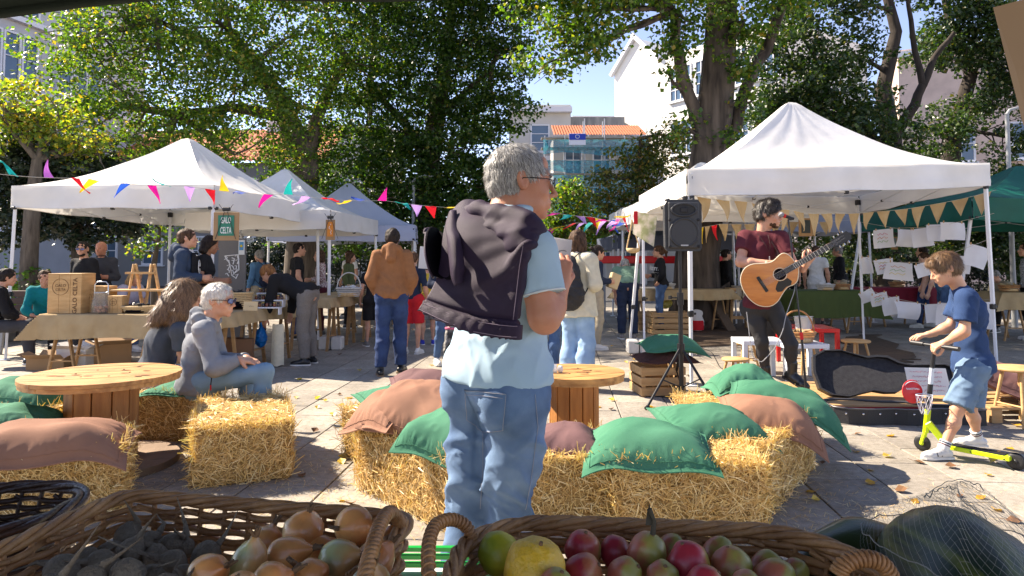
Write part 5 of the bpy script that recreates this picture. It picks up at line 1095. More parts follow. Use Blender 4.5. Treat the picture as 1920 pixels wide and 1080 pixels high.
def build_right_stall():
 # back tables under the right-hand tents, and the benches behind
 gcl=mat('shaded_lime_cloth',(.055,.08,.014),var=.05);rcl=mat('crimson_cloth',(.25,.012,.03),var=.05)  # gcl: lime cloth darkened to olive, its shade put into the colour
 def simple(label,a,b,dep,h,m_,drop,seed):trestle(label+', trestle table',a,b,dep,h,2);tablecloth('cloth: '+label,a,b,dep,h,drop,m_,seed)
 simple('lime green cloth, coloured dark as shade, behind the guitarist',V(5.3,12.7,0),V(6.7,12.9,0),.7,.80,gcl,.5,5)
 simple('crimson cloth hanging behind the papers',V(7.3,14.0,0),V(8.9,14.2,0),.7,.80,rcl,.45,6)
 simple('burlap table under the green canopy at the far right',V(8.3,11.6,0),V(10.6,11.2,0),.75,.82,M_['burlap'],.30,7)
 simple('burlap stall table under the white tent behind the speaker',V(2.2,13.0,0),V(4.3,13.4,0),.7,.8,M_['burlap'],.2,8)
 r=random.Random(5)
 for i in range(9):shallow_basket(['basket of greens','round basket of greens'][i%2]+[' at the near corner of the right-hand burlap table',' next to the near corner on the burlap table',' in the middle of the right-hand burlap table',' right of the middle on the burlap table',' at the far end of the burlap table',' on the darkened green cloth at its left',' on the darkened green cloth at its right',' on the burlap cloth behind the speaker',' on the crimson cloth'][i],[V(8.6,11.85,.83),V(9.0,11.8,.83),V(9.4,11.75,.83),V(9.8,11.7,.83),V(10.2,11.6,.83),V(5.9,12.9,.81),V(6.3,13.1,.81),V(3.0,13.3,.81),V(8.1,14.4,.81)][i],.17,.10,['brown','white'][i%2])
 # wooden work stand with rope and the slanted plank by the trunk
 c=G(1385,618);s=empty('work_stand',c,'wooden stand with a hank of rope hung over its top beside the guitarist','stand')
 for x in(-.14,.14):
  for y in(-.12,.12):m=MB(c);m.bar(c+V(x*1.5,y*1.3,0),c+V(x,y,.78),.05);m.build('leg',M_['wood_d'],s)
 m=MB(c);m.box(c+V(0,0,.80),(.42,.36,.05),bev=.005);m.build('top',M_['wood'],s);m=MB(c);m.box(c+V(0,-.15,.25),(.40,.03,.06));m.build('rail',M_['wood_d'],s)
 rr=empty('rope_hank',c+V(-.1,-.1,.83),'pale rope bundled over the wooden stand','rope');q=random.Random(2)
 for i in range(7):m=MB(rr.location);x=-.12+i*.04;m.tube([c+V(x,.02,.86),c+V(x+q.uniform(-.03,.03),-.16,.85),c+V(x+q.uniform(-.05,.05),-.21,.70),c+V(x+q.uniform(-.05,.05),-.20,.55+q.uniform(0,.1))],.014,6);m.build('strand',mat('rope',(.42,.36,.26),scale=60,bump=.6),rr)
 c=G(1372,625);s=empty('leaning_plank',c,'dark plank leaning against the big trunk','plank');m=MB(c);m.bar(c+V(.1,.3,0),c+V(-.35,1.2,1.25),.22,.05);m.build('plank',mat('old_plank',(.12,.08,.05),scale=8,var=.1),s)
 # crates and sacks near the tree
 crate('wooden apple crate with a yellow bag on top beside the big trunk',G(1255,626),.75,.45,.42,.05,slats=4);c=G(1262,620);o=empty('yellow_bag',V(c.x-.1,c.y+.2,.42),'crumpled yellow bag on the apple crate','bag');sd=SDF(.012);sd.ell(o.location+V(0,0,.08),(.13,.10,.09),.03);sd.ell(o.location+V(.08,0,.12),(.06,.06,.07),.03);sd.post=folds(.012,.06,3);sdf_mesh('body',sd,mat('yellow_plastic',(.62,.52,.12),rough=.4,trans=.2,var=.05),o,o.location)
 c=G(1306,622);o=empty('sack',c,'red and white printed sack standing against the trunk','sack');sd=SDF(.014);sd.ell(c+V(0,0,.17),(.15,.11,.18),.03);sd.ell(c+V(0,0,.36),(.13,.06,.07),.05);sd.post=folds(.014,.08,8);sdf_mesh('body',sd,mat('white_sack',(.6,.58,.56),var=.05),o,c);m=MB(c);m.lathe(c+V(-.02,0,.10),[(.150,-.06),(.158,0),(.158,.08),(.150,.12)],20);m.build('red_band',M_['red_cloth'],o)
 crate('dark crate under the stall table behind the speaker',G(1222,618),.6,.4,.36,.0,slats=3)
 # red awning edge and parked van behind
 c=P(1240,487,15.5);o=empty('red_rail',c,'red barrier rail running behind the sage-shirted man','rail');m=MB(c);m.box(c,(3.0,.1,.17),bev=.02);m.build('beam',mat('red_paint',(.65,.01,.015),rough=.4,var=0),o)
 for s in(-1.3,0,1.3):m=MB(c);m.bar(V(c.x+s,c.y,0),V(c.x+s,c.y,c.z),.06);m.build('post',mat('grey_paint',(.30,.31,.32)),o)
def crate(label,c,w,d,h,rz,slats=3,name='wooden_crate'):
 c=Vector(c);r=empty(name,c,label,'crate',None,rz);hs=h/slats
 for i in range(slats):
  z=hs*(i+.5)
  for s in(-1,1):m=MB();m.box((0,s*(d/2-.006),z),(w,.012,hs*.78),bev=.002);m.build('slat',M_['wood_x'],r);m=MB();m.box((s*(w/2-.006),0,z),(.012,d-.026,hs*.78),bev=.002);m.build('slat',M_['wood_x'],r)
 for x in(-1,1):
  for y in(-1,1):m=MB();m.box((x*(w/2-.03),y*(d/2-.03),h/2-.002),(.034,.034,h),bev=.002);m.build('corner_post',M_['wood_x'],r)
 m=MB();m.box((0,0,.02),(w-.04,d-.04,.012));m.build('base',M_['wood_x'],r)
 return r
# ---------------------------------------------------------------- straw bales, cushions, reel tables, furniture, stage, music gear
def bale_meshes():
 out=[]
 for k in range(4):
  r=np.random.default_rng(50+k);L,Wd,H=1.0,1.0,1.0 # unit box, scaled afterwards through real sizes
  out.append(r.integers(1<<30))
 return out
def bale(label,cx,cy,L,Wd,H,yaw,seed,n=9000,stalk=.085,end_dense=True):
 root=empty('straw_bale',(cx,cy,0),label,'bale','straw bales laid out as seats',yaw);r=np.random.default_rng(seed)
 # core: bulging, lumpy block
 N=14;mb=MB()
 def side(o,u,v,nu,nv):
  def fn(s,t):
   p=np.array(o)+np.array(u)*s+np.array(v)*t;q=p*2/np.array([L,Wd,H]);q[2]=(p[2]-H/2)*2/H
   k=1+.02*(1-q[0]**2*.8)*(1-q[1]**2*.8);nn=mnoise.noise(Vector(p*9)+Vector((seed,0,0)))*.022;rr=max(abs(q));e=sorted(abs(q))[1];sh=1-.035*max(0,(e-.8)/.2)**2
   c=np.array([p[0],p[1],p[2]-H/2])*(k*sh)*(1+nn/max(.2,np.linalg.norm(p-np.array([0,0,H/2]))));c[2]+=H/2;c[2]=max(c[2],.004);return c
  mb.grid(fn,nu,nv)
 a,b,c_=L,Wd,H;h=(-L/2,-Wd/2,0)
 side(h,(0,b,0),(0,0,c_),N,N);side((L/2,-Wd/2,0),(0,0,c_),(0,b,0),N,N);side(h,(0,0,c_),(a,0,0),N,N);side((-L/2,Wd/2,0),(a,0,0),(0,0,c_),N,N);side((-L/2,-Wd/2,H),(0,b,0),(a,0,0),N,N)
 mb.build('core',mat('straw_core',(.54,.35,.12),(.27,.15,.045),scale=38,stretch=(1,1,3),bump=1,bscale=130,rough=.8,contrast=1.6,var=.05),root)
 # stalks on five faces
 areas=np.array([Wd*H,Wd*H,L*H,L*H,L*Wd]);fc=r.choice(5,n,p=areas/areas.sum());s,t=r.random(n)-.5,r.random(n)-.5
 P_=np.zeros((n,3));Nn=np.zeros((n,3));A=np.zeros((n,3));B=np.zeros((n,3))
 for f in range(5):
  k=fc==f
  if f<2:P_[k]=np.stack([np.full(k.sum(),(L/2)*(-1 if f==0 else 1)),s[k]*Wd,(t[k]+.5)*H],1);Nn[k]=(-1 if f==0 else 1,0,0);A[k]=(0,1,0);B[k]=(0,0,1)
  elif f<4:P_[k]=np.stack([s[k]*L,np.full(k.sum(),(Wd/2)*(-1 if f==2 else 1)),(t[k]+.5)*H],1);Nn[k]=(0,-1 if f==2 else 1,0);A[k]=(1,0,0);B[k]=(0,0,1)
  else:P_[k]=np.stack([s[k]*L,t[k]*Wd,np.full(k.sum(),H-.004)],1);Nn[k]=(0,0,1);A[k]=(1,0,0);B[k]=(0,1,0)
 ang=r.normal(0,.75,n)+np.where(fc==4,r.random(n)*3.1,np.pi/2*(r.random(n)<.6));lay=np.cos(ang)[:,None]*A+np.sin(ang)[:,None]*B
 out=np.abs(r.normal(0,.16,n))+(r.random(n)<.10)*r.uniform(.3,1.0,n);out=np.where(fc==4,out*.3,out);d=lay+Nn*out[:,None]*.8;d/=np.linalg.norm(d,axis=1,keepdims=True);l=stalk*r.uniform(.25,1.15,n);w=r.uniform(.0011,.0026,n)
 side_=np.cross(d,Nn+r.normal(0,.35,(n,3)));side_/=np.linalg.norm(side_,axis=1,keepdims=True)+1e-9
 p0=P_+Nn*r.uniform(-.012,.016,n)[:,None]+r.normal(0,.006,(n,3));p1=p0+d*l[:,None]*.5;p2=p0+d*l[:,None]+r.normal(0,.006,(n,3))-np.array([0,0,1])*(l*out*.25)[:,None]
 sw=side_*w[:,None];up=np.cross(side_,d)*w[:,None]*.8
 v=np.stack([p0-sw,p0+sw,p1+up,p2-sw,p2+sw,p1+up],1)
 v=np.stack([p0-sw,p0+sw,p1+sw+up,p1-sw+up,p2+sw*.7,p2-sw*.7],1).reshape(-1,3);v[:,2]=np.maximum(v[:,2],.003)
 b6=np.arange(n)[:,None]*6;f=np.concatenate([b6+np.array([[0,1,2,3]]),b6+np.array([[3,2,4,5]])]).reshape(-1,4)
 o=link('stalks',npmesh('stalks',v,f,False),strawmat(),root);o['kind']='stuff'
 for q in(-.24,.24):
  m=MB();x=q*Wd/.5*.5;m.tube([(-L/2-.004,x,.02),(-L/2-.006,x,H-.02),(-L/2+.02,x,H+.006),(L/2-.02,x,H+.006),(L/2+.006,x,H-.02),(L/2+.004,x,.02)],.0022,4);m.build('twine',mat('orange_twine',(.45,.22,.08),var=0),root)
 return root
def cushion(label,c,w,l,th,yaw,m_,tilt=(0,0),droop=(0,0,0,0),seed=1,piping=True,lump=1.0):
 """stuffed cloth sack; droop = how much each edge (-x,+x,-y,+y) hangs"""
 c=Vector(c);root=empty('cushion',c,label,'cushion','cushions on the straw bales');r=random.Random(seed);M=Matrix.Rotation(yaw,3,'Z')@Matrix.Rotation(tilt[0],3,'X')@Matrix.Rotation(tilt[1],3,'Y');n=56
 fl=.035
 def pt(u,v,s):
  a,b=u*2-1,v*2-1;ed=max(abs(a),abs(b));k=.93
  aa,bb=min(1,abs(a)/k),min(1,abs(b)/k);t=((1-aa**2.4)*(1-bb**2.4))**.55
  pin=.05*(1-b*b)*1.0;pin2=.05*(1-a*a);x=a*w/2*(1-pin);y=b*l/2*(1-pin2)
  nz=mnoise.noise(Vector((a*1.6+seed,b*1.6,seed*.7)))*.32*lump;fo=.10*lump*(1-abs(math.sin(5.2*a*b+3.1*a+seed+1.5*mnoise.noise(Vector((a*3,b*3,seed))))))**3*min(1,ed*1.3)
  cr=.07*math.sin(26*(a if abs(b)>abs(a)else b)+seed)*max(0,ed-.6)*2.0
  pk=max(0,1-abs(ed-.84)/.14);z=s*th/2*t*(1+nz+fo+cr)+.0035*s+.0045*pk*math.sin(46*(a if abs(b)>abs(a)else b)+3*math.sin(9*(a+b))+seed)
  if s<0:z*=.5
  z+=.012*math.sin(4*a+3*b+seed)*ed-.02*ed
  z-=sum(q_*(max(0,x_-.35)/.65)**1.7 for q_,x_ in zip(droop,(-a,a,-b,b)))
  return M@V(x,y,z)
 m=MB();m.grid(lambda u,v:pt(u,v,1),n,n);m.grid(lambda u,v:pt(1-u,v,-1),n,n)
 e=[(i/n,0)for i in range(n)]+[(1,i/n)for i in range(n)]+[(1-i/n,1)for i in range(n)]+[(0,1-i/n)for i in range(n)]
 N=len(e);vs=[pt(u,v,1)for u,v in e]+[pt(u,v,-1)for u,v in e];m.add(vs,[(i,(i+1)%N,N+(i+1)%N,N+i)[::-1]for i in range(N)],True)
 m.build('cover',m_,root)
 k=.90;e2=[(.5+(x-.5)*k,.5+(y-.5)*k)for x,y in e]
 s=MB();s.tube([pt(u,v,1)+M@V(0,0,.0015)for u,v in e2+e2[:1]],.0016,4,cap=False);s.build('seam',m_,root)
 return root
def reel_table(label,c,R,h,rb,n_st,seed,top_tilt=0,bottle=False):
 c=Vector(c);r=empty('reel_table',c,label,'table','cable reel tables');rd=random.Random(seed)
 tw=mat('reel_plank',(.58,.31,.105),(.32,.145,.045),rough=.5,scale=4.5,stretch=(1,7,5),bump=.35,bscale=60,var=.10,contrast=1.3);sw=mat('reel_stave',(.48,.22,.065),(.30,.12,.035),rough=.5,scale=4,stretch=(6,6,.7),bump=.25,bscale=60,var=.10)
 rz=rd.uniform(.3,.6)
 def disc(z,th,nb,name,mm,rad):
  w=2*rad/nb
  for i in range(nb):
   y0=-rad+i*w+.0018;y1=y0+w-.0036;pts=[]
   for k in range(9):y=y0+(y1-y0)*k/8;x=math.sqrt(max(rad*rad-y*y,0))*(1+.006*mnoise.noise(Vector((y*20,i,z))));pts.append((x,y))
   lp=[(x,y)for x,y in pts]+[(-x,y)for x,y in pts[::-1]];lp=[p for j,p in enumerate(lp)if j==0 or(Vector(p)-Vector(lp[j-1])).length>1e-4]
   m=MB();dz=rd.uniform(-.0015,.0015);m.poly([(x*math.cos(rz)-y*math.sin(rz),x*math.sin(rz)+y*math.cos(rz),z+dz)for x,y in lp],V(0,0,th));m.build(name,mm,r)
 disc(h-.052,.026,max(4,int(2*R/.10)),'under_plank',tw,R*.985);disc(h-.025,.025,max(5,int(2*R/.135)),'plank',tw,R);disc(.0,.045,max(4,int(2*R/.14)),'base_plank',mat('dusty_plank',(.26,.18,.12),(.16,.11,.075),rough=.85,scale=5,bump=.4,bscale=60),R)
 for i in range(n_st):a=i*2*math.pi/n_st;wd=2*math.pi*rb/n_st*.97;m=MB();m.box((rb*math.cos(a),rb*math.sin(a),.047+(h-.10)/2),(.022,wd,h-.102),rz=a,bev=.002);m.build('stave',sw,r)
 dm=mat('dark_gouge',(.06,.025,.01),rough=.9,var=0)
 for i in range(9):a=rd.uniform(0,6.28);q=R*rd.uniform(.1,.8);m=MB();p=V(q*math.cos(a),q*math.sin(a),h+.0022);m.poly([p+V(.03*math.cos(t)*rd.uniform(.6,1.4),.010*math.sin(t),0)for t in[k*math.pi/5 for k in range(10)]],V(0,0,.0006));m.build('gouge',dm,r)
 for i in range(6):a=i*1.05+.2;m=MB();m.lathe(V(rb*.8*math.cos(a),rb*.8*math.sin(a),h+.001),[(.008,0),(.007,.002),(.001,.003)],8);m.build('bolt',dm,r)
 return r
def stool(label,c,h=.27,R=.13,seat=None):
 c=Vector(c);r=empty('wooden_stool',c,label,'stool','little wooden stools');m=MB();m.lathe((0,0,h-.028),[(R*.95,0),(R,.006),(R,.022),(R*.95,.028),(.001,.028)],24);m.build('seat',M_['wood'],r)
 for i in range(4):
  a=math.pi/4+i*math.pi/2+.2;q=V(math.cos(a),math.sin(a),0);m=MB();m.tube([q*R*1.08,q*R*.62+V(0,0,h-.026)],[.013,.015],8);m.build('leg',M_['wood'],r)
  b=a+math.pi/2;q2=V(math.cos(b),math.sin(b),0);m=MB();z=h*(.35 if i%2 else.45);k=R*(1.08-.46*z/h);m.tube([q*k+V(0,0,z),q2*k+V(0,0,z)],.008,6);m.build('stretcher',M_['wood'],r)
 return r
def cube_table(label,c,w,d,h,m_,rz=0):
 c=Vector(c);r=empty('low_table',c,label,'table','low square play tables',rz);m=MB();m.box((0,0,h-.025),(w,d,.05),bev=.004);m.build('tabletop',m_,r)
 for x in(-1,1):
  for y in(-1,1):m=MB();m.box((x*(w/2-.027),y*(d/2-.027),(h-.05)/2),(.05,.05,h-.051),bev=.003);m.build('leg',m_,r)
 return r
def build_seating():
 bale('front straw bale at the left edge under the tan cushion',-2.68,3.74,1.05,.50,.36,.40,1,15000)
 bale('small straw bale at the far left beside the reel table',-3.62,4.95,1.0,.48,.35,.05,2,6000)
 bale('straw bale the white-haired man sits on',-2.88,5.42,1.05,.48,.36,.03,3,8000)
 bale('lone sunlit straw bale without a cushion in the middle left',-1.80,4.64,.90,.56,.36,math.pi/2+.37,4,13000)
 bale('diagonal straw bale left of the grey-haired man',-.42,3.94,1.0,.48,.37,-.84,5,16000)
 bale('straw bale partly behind the grey-haired man\'s leg',.27,3.72,.62,.50,.37,.02,6,9000)
 bale('front straw bale under the big green cushion',.86,3.61,.74,.48,.37,-.03,7,15000)
 bale('angled straw bale at the right end under the tan cushion',1.46,4.24,1.05,.48,.37,.95,8,15000)
 bale('far straw bale half buried under green cushions',1.72,5.12,.9,.46,.34,.2,9,6000)
 bale('straw bale at the back left of the ring under the brown cushion',-.72,5.0,.9,.46,.34,.9,10,6000)
 gr=cloth('green_canvas_cloth',(.07,.215,.13),(.035,.15,.085),scale=3,bump=.3,bscale=500);gd=gr;tan=cloth('tan_canvas_cloth',(.32,.165,.105),(.23,.115,.075),scale=3,bump=.3,bscale=500);br=cloth('brown_canvas_cloth',(.10,.045,.038),(.08,.036,.03),scale=4,bump=.3);mv=cloth('mauve_canvas_cloth',(.16,.085,.085),(.13,.07,.07),scale=4,bump=.3)
 t=.41
 cushion('big tan cushion drooping over the front left bale',P(96,815,3.72),.80,.52,.17,.36,tan,droop=(0,.07,.075,0),seed=2)
 cushion('green cushion showing behind the big tan cushion at the left edge',P(15,793,4.25),.55,.42,.22,.2,gr,seed=3)
 cushion('rounded green cushion at the left edge beside the reel table',P(50,742,4.95),.68,.5,.26,-.1,gr,droop=(0,.06,0,0),seed=4)
 cushion('small tan cushion under the rounded green cushion',P(8,772,4.7),.42,.36,.12,.1,tan,seed=5)
 cushion('dark brown cushion on the bale behind the reel table',P(283,722,5.45),.6,.42,.10,.1,br,seed=6);cushion('crumpled green cushion the white-haired man sits on',P(335,727,5.35),.5,.45,.09,.3,gr,seed=7)
 cushion('dark brown cushion furthest left of the grey-haired man',P(800,713,4.75),.50,.42,.14,.2,mv,seed=8);cushion('green cushion squeezed beneath the two tan cushions',P(745,742,4.55),.50,.45,.12,.5,gr,seed=9)
 cushion('lower tan cushion left of the grey-haired man',P(728,764,4.10),.46,.44,.18,-.7,tan,tilt=(.12,-.15),droop=(.03,0,.05,0),seed=10);cushion('upper tan cushion leaning on the other one beside the grey-haired man',P(788,762,3.98),.60,.48,.24,-.55,tan,tilt=(.35,.1),droop=(0,0,.04,0),seed=11)
 cushion('green cushion beneath the tan ones at the grey-haired man\'s elbow side',P(836,806,3.66),.46,.40,.18,-.5,gr,tilt=(.25,.1),droop=(0,0,.05,0),seed=12)
 cushion('mauve cushion on the bale right of the grey-haired man',P(1060,822,3.72),.40,.46,.14,-.1,mv,tilt=(.05,0),droop=(0,0,.05,0),seed=13)
 cushion('big green cushion at the front draped over the bale edge',P(1214,824,3.56),.67,.50,.17,-.10,gr,tilt=(.03,.03),droop=(.06,.02,.06,0),seed=14)
 cushion('green cushion behind the big green one on the right bales',P(1334,788,4.00),.62,.50,.17,.12,gr,tilt=(.07,.05),droop=(0,.02,.06,0),seed=15)
 cushion('tan cushion on the right-hand bale',P(1444,772,4.26),.60,.52,.17,-.22,tan,tilt=(.05,.10),droop=(0,.07,.08,0),seed=16)
 cushion('long green cushion sliding off behind the tan one',P(1478,753,4.62),.78,.48,.20,-.35,gr,tilt=(.05,.22),droop=(0,.10,.02,0),seed=17)
 cushion('round-backed green cushion on the far bale near the tripod',P(1393,718,5.10),.52,.42,.25,.0,gr,droop=(.04,.02,0,0),seed=18)
 reel_table('big cable reel table at the left with a weathered round top',V(P(188,865,4.6).x,4.6,0),.475,.605,.205,12,3)
 reel_table('smaller cable reel table behind the grey-haired man',V(P(1076,750,4.72).x,4.72,0),.345,.60,.155,12,5)
 c=P(1030,690,4.66);c.z=.601;o=empty('drinking_cup',c,'crushed clear cup lying on the smaller reel table','cup');m=MB(c);m.lathe(c+V(-.05,0,.03),[(.022,0),(.027,.05),(.030,.10),(.027,.10),(.020,.01)],16,V(1,-.2,0));m.build('cup',mat('cloudy_plastic',(.6,.65,.7),rough=.2,alpha=.5,var=0),o)
 m=MB(c);m.lathe(c+V(.055,-.01,.024),[(.012,0),(.024,.008),(.024,.03),(.012,.036)],14,V(1,-.2,0));m.build('cap',M_['shoe_white'],o)
def build_music():
 # plank stage and its red carpet edge
 wm=mat('stage_plank',(.50,.31,.14),(.36,.21,.09),rough=.6,scale=4,stretch=(.5,6,4),bump=.3,var=.08);c=V(3.0,6.5,0);s=empty('stage',c,'low plank stage on pallets with a red carpet edge under the guitarist','stage')
 for i in range(8):m=MB(c);m.box(V(3.05,6.0+i*.145,.108),(2.0,.138,.022),bev=.003);m.build('plank',wm,s)
 for x in(2.1,2.7,3.3,3.95):m=MB(c);m.box(V(x,6.5,.048),(.09,1.14,.096));m.build('bearer',wm,s)
 m=MB(c);m.box(V(3.02,5.915,.055),(1.9,.02,.10),bev=.004);m.build('carpet_edge',mat('red_carpet',(.35,.008,.012),rough=.95,bump=.8,bscale=300),s)
 c=V(4.55,6.25,0);s=empty('pallet',c,'wooden pallet showing behind the boy\'s legs','pallet')
 for i in range(5):m=MB(c);m.box(c+V(0,-.4+i*.2,.12),(1.1,.14,.022),bev=.003);m.build('deck_board',wm,s)
 for x in(-.5,0,.5):m=MB(c);m.box(c+V(x,0,.055),(.09,.95,.108));m.build('block',wm,s)
 mv=_mats['mauve_canvas_cloth'];cushion('large brown cushion slumped on the pallet behind the boy',P(1888,718,6.1),.80,.6,.28,-.5,mv,tilt=(.1,.45),seed=21)
 # speaker on its tripod
 c=V(P(1278,750,6.62).x,6.62,0);r=empty('speaker_stand',c,'black tripod stand carrying the loudspeaker','stand');bm=mat('black_steel',(.02,.02,.022),rough=.35,metal=.3,var=0);x=c.x
 top=P(1275,468,6.62).z;m=MB(c);m.tube([c+V(0,0,.12),c+V(0,0,1.05)],.022,12);m.build('lower_tube',bm,r);m=MB(c);m.tube([c+V(0,0,.9),V(x,6.62,top)],.016,12);m.build('upper_tube',bm,r)
 m=MB(c);m.tube([c+V(0,0,.93),c+V(0,0,1.05)],.032,12);m.tube([c+V(-.10,-.01,1.0),c+V(.02,0,1.0)],.008,6);m.tube([c+V(-.10,-.01,.985),c+V(-.10,-.01,1.02)],.018,8);m.build('collar',bm,r)
 m=MB(c);m.tube([c+V(0,0,.48),c+V(0,0,.56)],.036,12);m.build('hub',bm,r)
 for(px,py)in((1212,766),(1345,762)):
  q=G(px,py,.02);m=MB(c);m.tube([c+V(0,0,.53),q],.013,8);lg=m.build('leg',bm,r);m=MB(c);d=(q-c).normalized();m.tube([q-d*.03+V(0,0,.02),q+d*.01],.018,8);m.build('rubber_foot',M_['blackp'],lg);m=MB(c);m.tube([c+V(0,0,.14),c.lerp(q,.55)+V(0,0,.24)],.007,6);m.build('brace',bm,r)
 q=c+V(.05,.55,.02);m=MB(c);m.tube([c+V(0,0,.53),q],.013,8);m.build('leg',bm,r);m=MB(c);m.tube([c+V(0,0,.14),c.lerp(q,.55)+V(0,0,.24)],.007,6);m.build('brace',bm,r)
 a=P(1274,424,6.6);k=.345;sp=empty('loudspeaker',a,'black loudspeaker with a round woofer on the tripod stand','loudspeaker');pl=mat('speaker_plastic',(.030,.031,.034),rough=.45,scale=90,bump=.25,var=0)
 sd=MB(a);w,h,dp=.345,.49,.30;lp=[(-w/2,-h/2+.03),(-w/2+.02,-h/2),(w/2-.02,-h/2),(w/2,-h/2+.03),(w/2+.004,h/2-.05),(w/2-.03,h/2),(-w/2+.03,h/2),(-w/2-.004,h/2-.05)]
 fr=[a+V(x_,-dp/2,z_)for x_,z_ in lp];bk=[a+V(x_*.72,dp/2,z_*.9)for x_,z_ in lp];n=8;sd.add(fr+bk,[tuple(range(n)),tuple(range(n,2*n))[::-1]]+[(i,n+i,n+(i+1)%n,(i+1)%n)for i in range(n)]);sd.build('cabinet',pl,sp)
 m=MB(a);m.box(a+V(0,-dp/2-.012,0),(w-.05,.024,h-.05),bev=.012);fp=m.build('baffle',pl,sp);dk=mat('speaker_cone',(.012,.012,.013),rough=.6,var=0)
 y=-dp/2-.026
 m=MB(a);m.lathe(a+V(0,y,-.07),[(.135,0),(.142,.006),(.136,.014),(.122,.010),(.122,.006)],36,V(0,-1,0));m.build('woofer_ring',pl,sp);m=MB(a);m.lathe(a+V(0,y-.001,-.07),[(.121,0),(.10,-.010),(.05,-.02),(.045,-.012),(.001,-.004)],32,V(0,-1,0));m.build('woofer',dk,sp)
 m=MB(a);m.tube([a+V(.115*math.cos(t),y-.004,.145+.058*math.sin(t))for t in[i*math.pi/14 for i in range(29)]],.011,7,cap=False);m.build('horn_ring',pl,sp);m=MB(a);m.poly([a+V(.10*math.cos(t),y-.001,.145+.046*math.sin(t))for t in[i*math.pi/14 for i in range(28)]],V(0,-.003,0));m.build('horn_mouth',dk,sp);m=MB(a);m.box(a+V(0,y-.008,.145),(.07,.012,.05),bev=.01);m.build('horn_throat',dk,sp)
 for s in(-1,1):
  for z in(-.20,.05):m=MB(a);m.lathe(a+V(s*.135,y,z),[(.001,0),(.014,0),(.014,.004),(.001,.005)],12,V(0,-1,0));m.build('port',dk,sp)
  m=MB(a);m.box(a+V(s*.12,-.02,h/2+.008),(.03,.10,.02),bev=.006);m.build('foot',pl,sp)
 m=MB(a);m.box(a+V(0,y-.014,-.19),(.07,.003,.012));m.build('badge',mat('badge_grey',(.4,.4,.4),var=0),sp)
 # crate and cushions behind the tripod
 crate('pale pine crate behind the tripod under the dark cushions',V(P(1238,752,6.95).x,7.1,0),.46,.42,.30,.12)
 g=_mats['green_canvas_cloth'];cushion('brown cushion lowest on the pine crate',V(P(1245,700,7.1).x,7.05,.37),.62,.5,.15,.1,_mats['brown_canvas_cloth'],seed=22);cushion('green cushion on top of the brown one on the pine crate',V(P(1258,668,7.1).x,7.05,.50),.66,.5,.20,.05,g,droop=(.0,.06,.02,0),seed=23)
 # microphone stand, cables
 c=V(P(1517,745,5.85).x,5.85,.0);s=empty('microphone_stand',c,'black microphone stand with a red-ringed microphone before the guitarist','stand');b0=P(1515,742,5.85);b1=P(1503,630,5.88);b2=P(1478,412,5.98)
 m=MB(c);m.tube([V(b0.x,b0.y,.01),b1],.010,8);m.build('lower_tube',bm,s);m=MB(c);m.tube([b1,b2],.007,8);m.build('upper_tube',bm,s);m=MB(c);m.lathe(V(b0.x,b0.y,.004),[(.12,0),(.12,.01),(.02,.025),(.001,.025)],20);m.build('base',bm,s)
 m=MB(c);d=(b2-b1).normalized();m.tube([b1-d*.03,b1+d*.03],.014,8);m.build('red_ring',mat('red_tape',(.6,.02,.02),var=0),s)
 mc=P(1472,405,5.98);m=MB(c);ax=V(-.9,0,.35).normalized();m.tube([b2,b2+V(.03,0,0),mc],.010,8);m.build('clip',bm,s);m=MB(c);m.tube([mc+V(.06,0,-.02),mc],[.011,.016],10);m.tube([mc+V(.075,0,-.025),mc+V(.06,0,-.02)],.0125,10);mi=m.build('microphone',bm,s);m=MB(c);m.tube([mc+V(.004,0,-.002),mc-V(.012,0,-.004)],.0175,10);m.build('red_band',_mats['red_tape'],mi);m=MB(c);m.lathe(mc-V(.035,0,-.012),[(.001,-.026),(.018,-.02),(.025,0),(.018,.02),(.001,.026)],14,ax);m.build('grille',mat('mic_grille',(.35,.35,.36),metal=.7,rough=.4,scale=300,bump=1,var=0),mi)
 cb=mat('black_cable',(.015,.015,.016),rough=.5,var=0);lb=mat('grey_cable',(.30,.30,.31),rough=.5,var=0)
 def cable(label,pts,m_,rad=.004):o=empty('cable',pts[0],label,'cable');m=MB(pts[0]);q=[];[q.extend([pts[i].lerp(pts[i+1],t/6)for t in range(6)])for i in range(len(pts)-1)];q.append(pts[-1]);q=[q[0]]+[(q[i-1]+q[i]*2+q[i+1])/4 for i in range(1,len(q)-1)]+[q[-1]];m.tube(q,rad,6);m.build('cord',m_,o)
 cable('thin cable looping from the guitar down past the guitarist\'s knee',[P(1492,505,5.98),P(1490,545,5.95),P(1474,590,5.95),P(1468,620,5.95),P(1452,655,5.98),P(1428,680,6.0),P(1410,668,6.05),P(1400,585,6.05)],lb,.0035)
 cable('black cable lying in loops under the tripod',[G(1250,740,.006),G(1285,752,.006),G(1300,765,.006),G(1330,762,.006),G(1345,745,.006),G(1320,735,.006),G(1270,748,.006),G(1225,742,.006),G(1205,715,.006)],cb)
 cable('cable running across the paving to the little stool',[G(1310,650,.006),G(1335,660,.006),G(1350,690,.006),G(1400,712,.006),G(1420,722,.006)],cb)
 # low tables and stools
 wht=mat('white_laminate',(.62,.66,.72),rough=.3,var=.02);red=mat('red_laminate',(.60,.01,.012),rough=.25,var=.02,coat=.3)
 cube_table('white low table at the guitarist\'s leg',V(P(1433,700,7.95).x,8.1,0),.52,.45,.44,wht);cube_table('second white low table holding the wicker basket',V(P(1502,700,7.9).x,7.95,0),.50,.45,.42,wht,.05);cube_table('red low table behind the white ones',V(P(1533,693,8.7).x,9.0,0),.62,.62,.50,red,-.1)
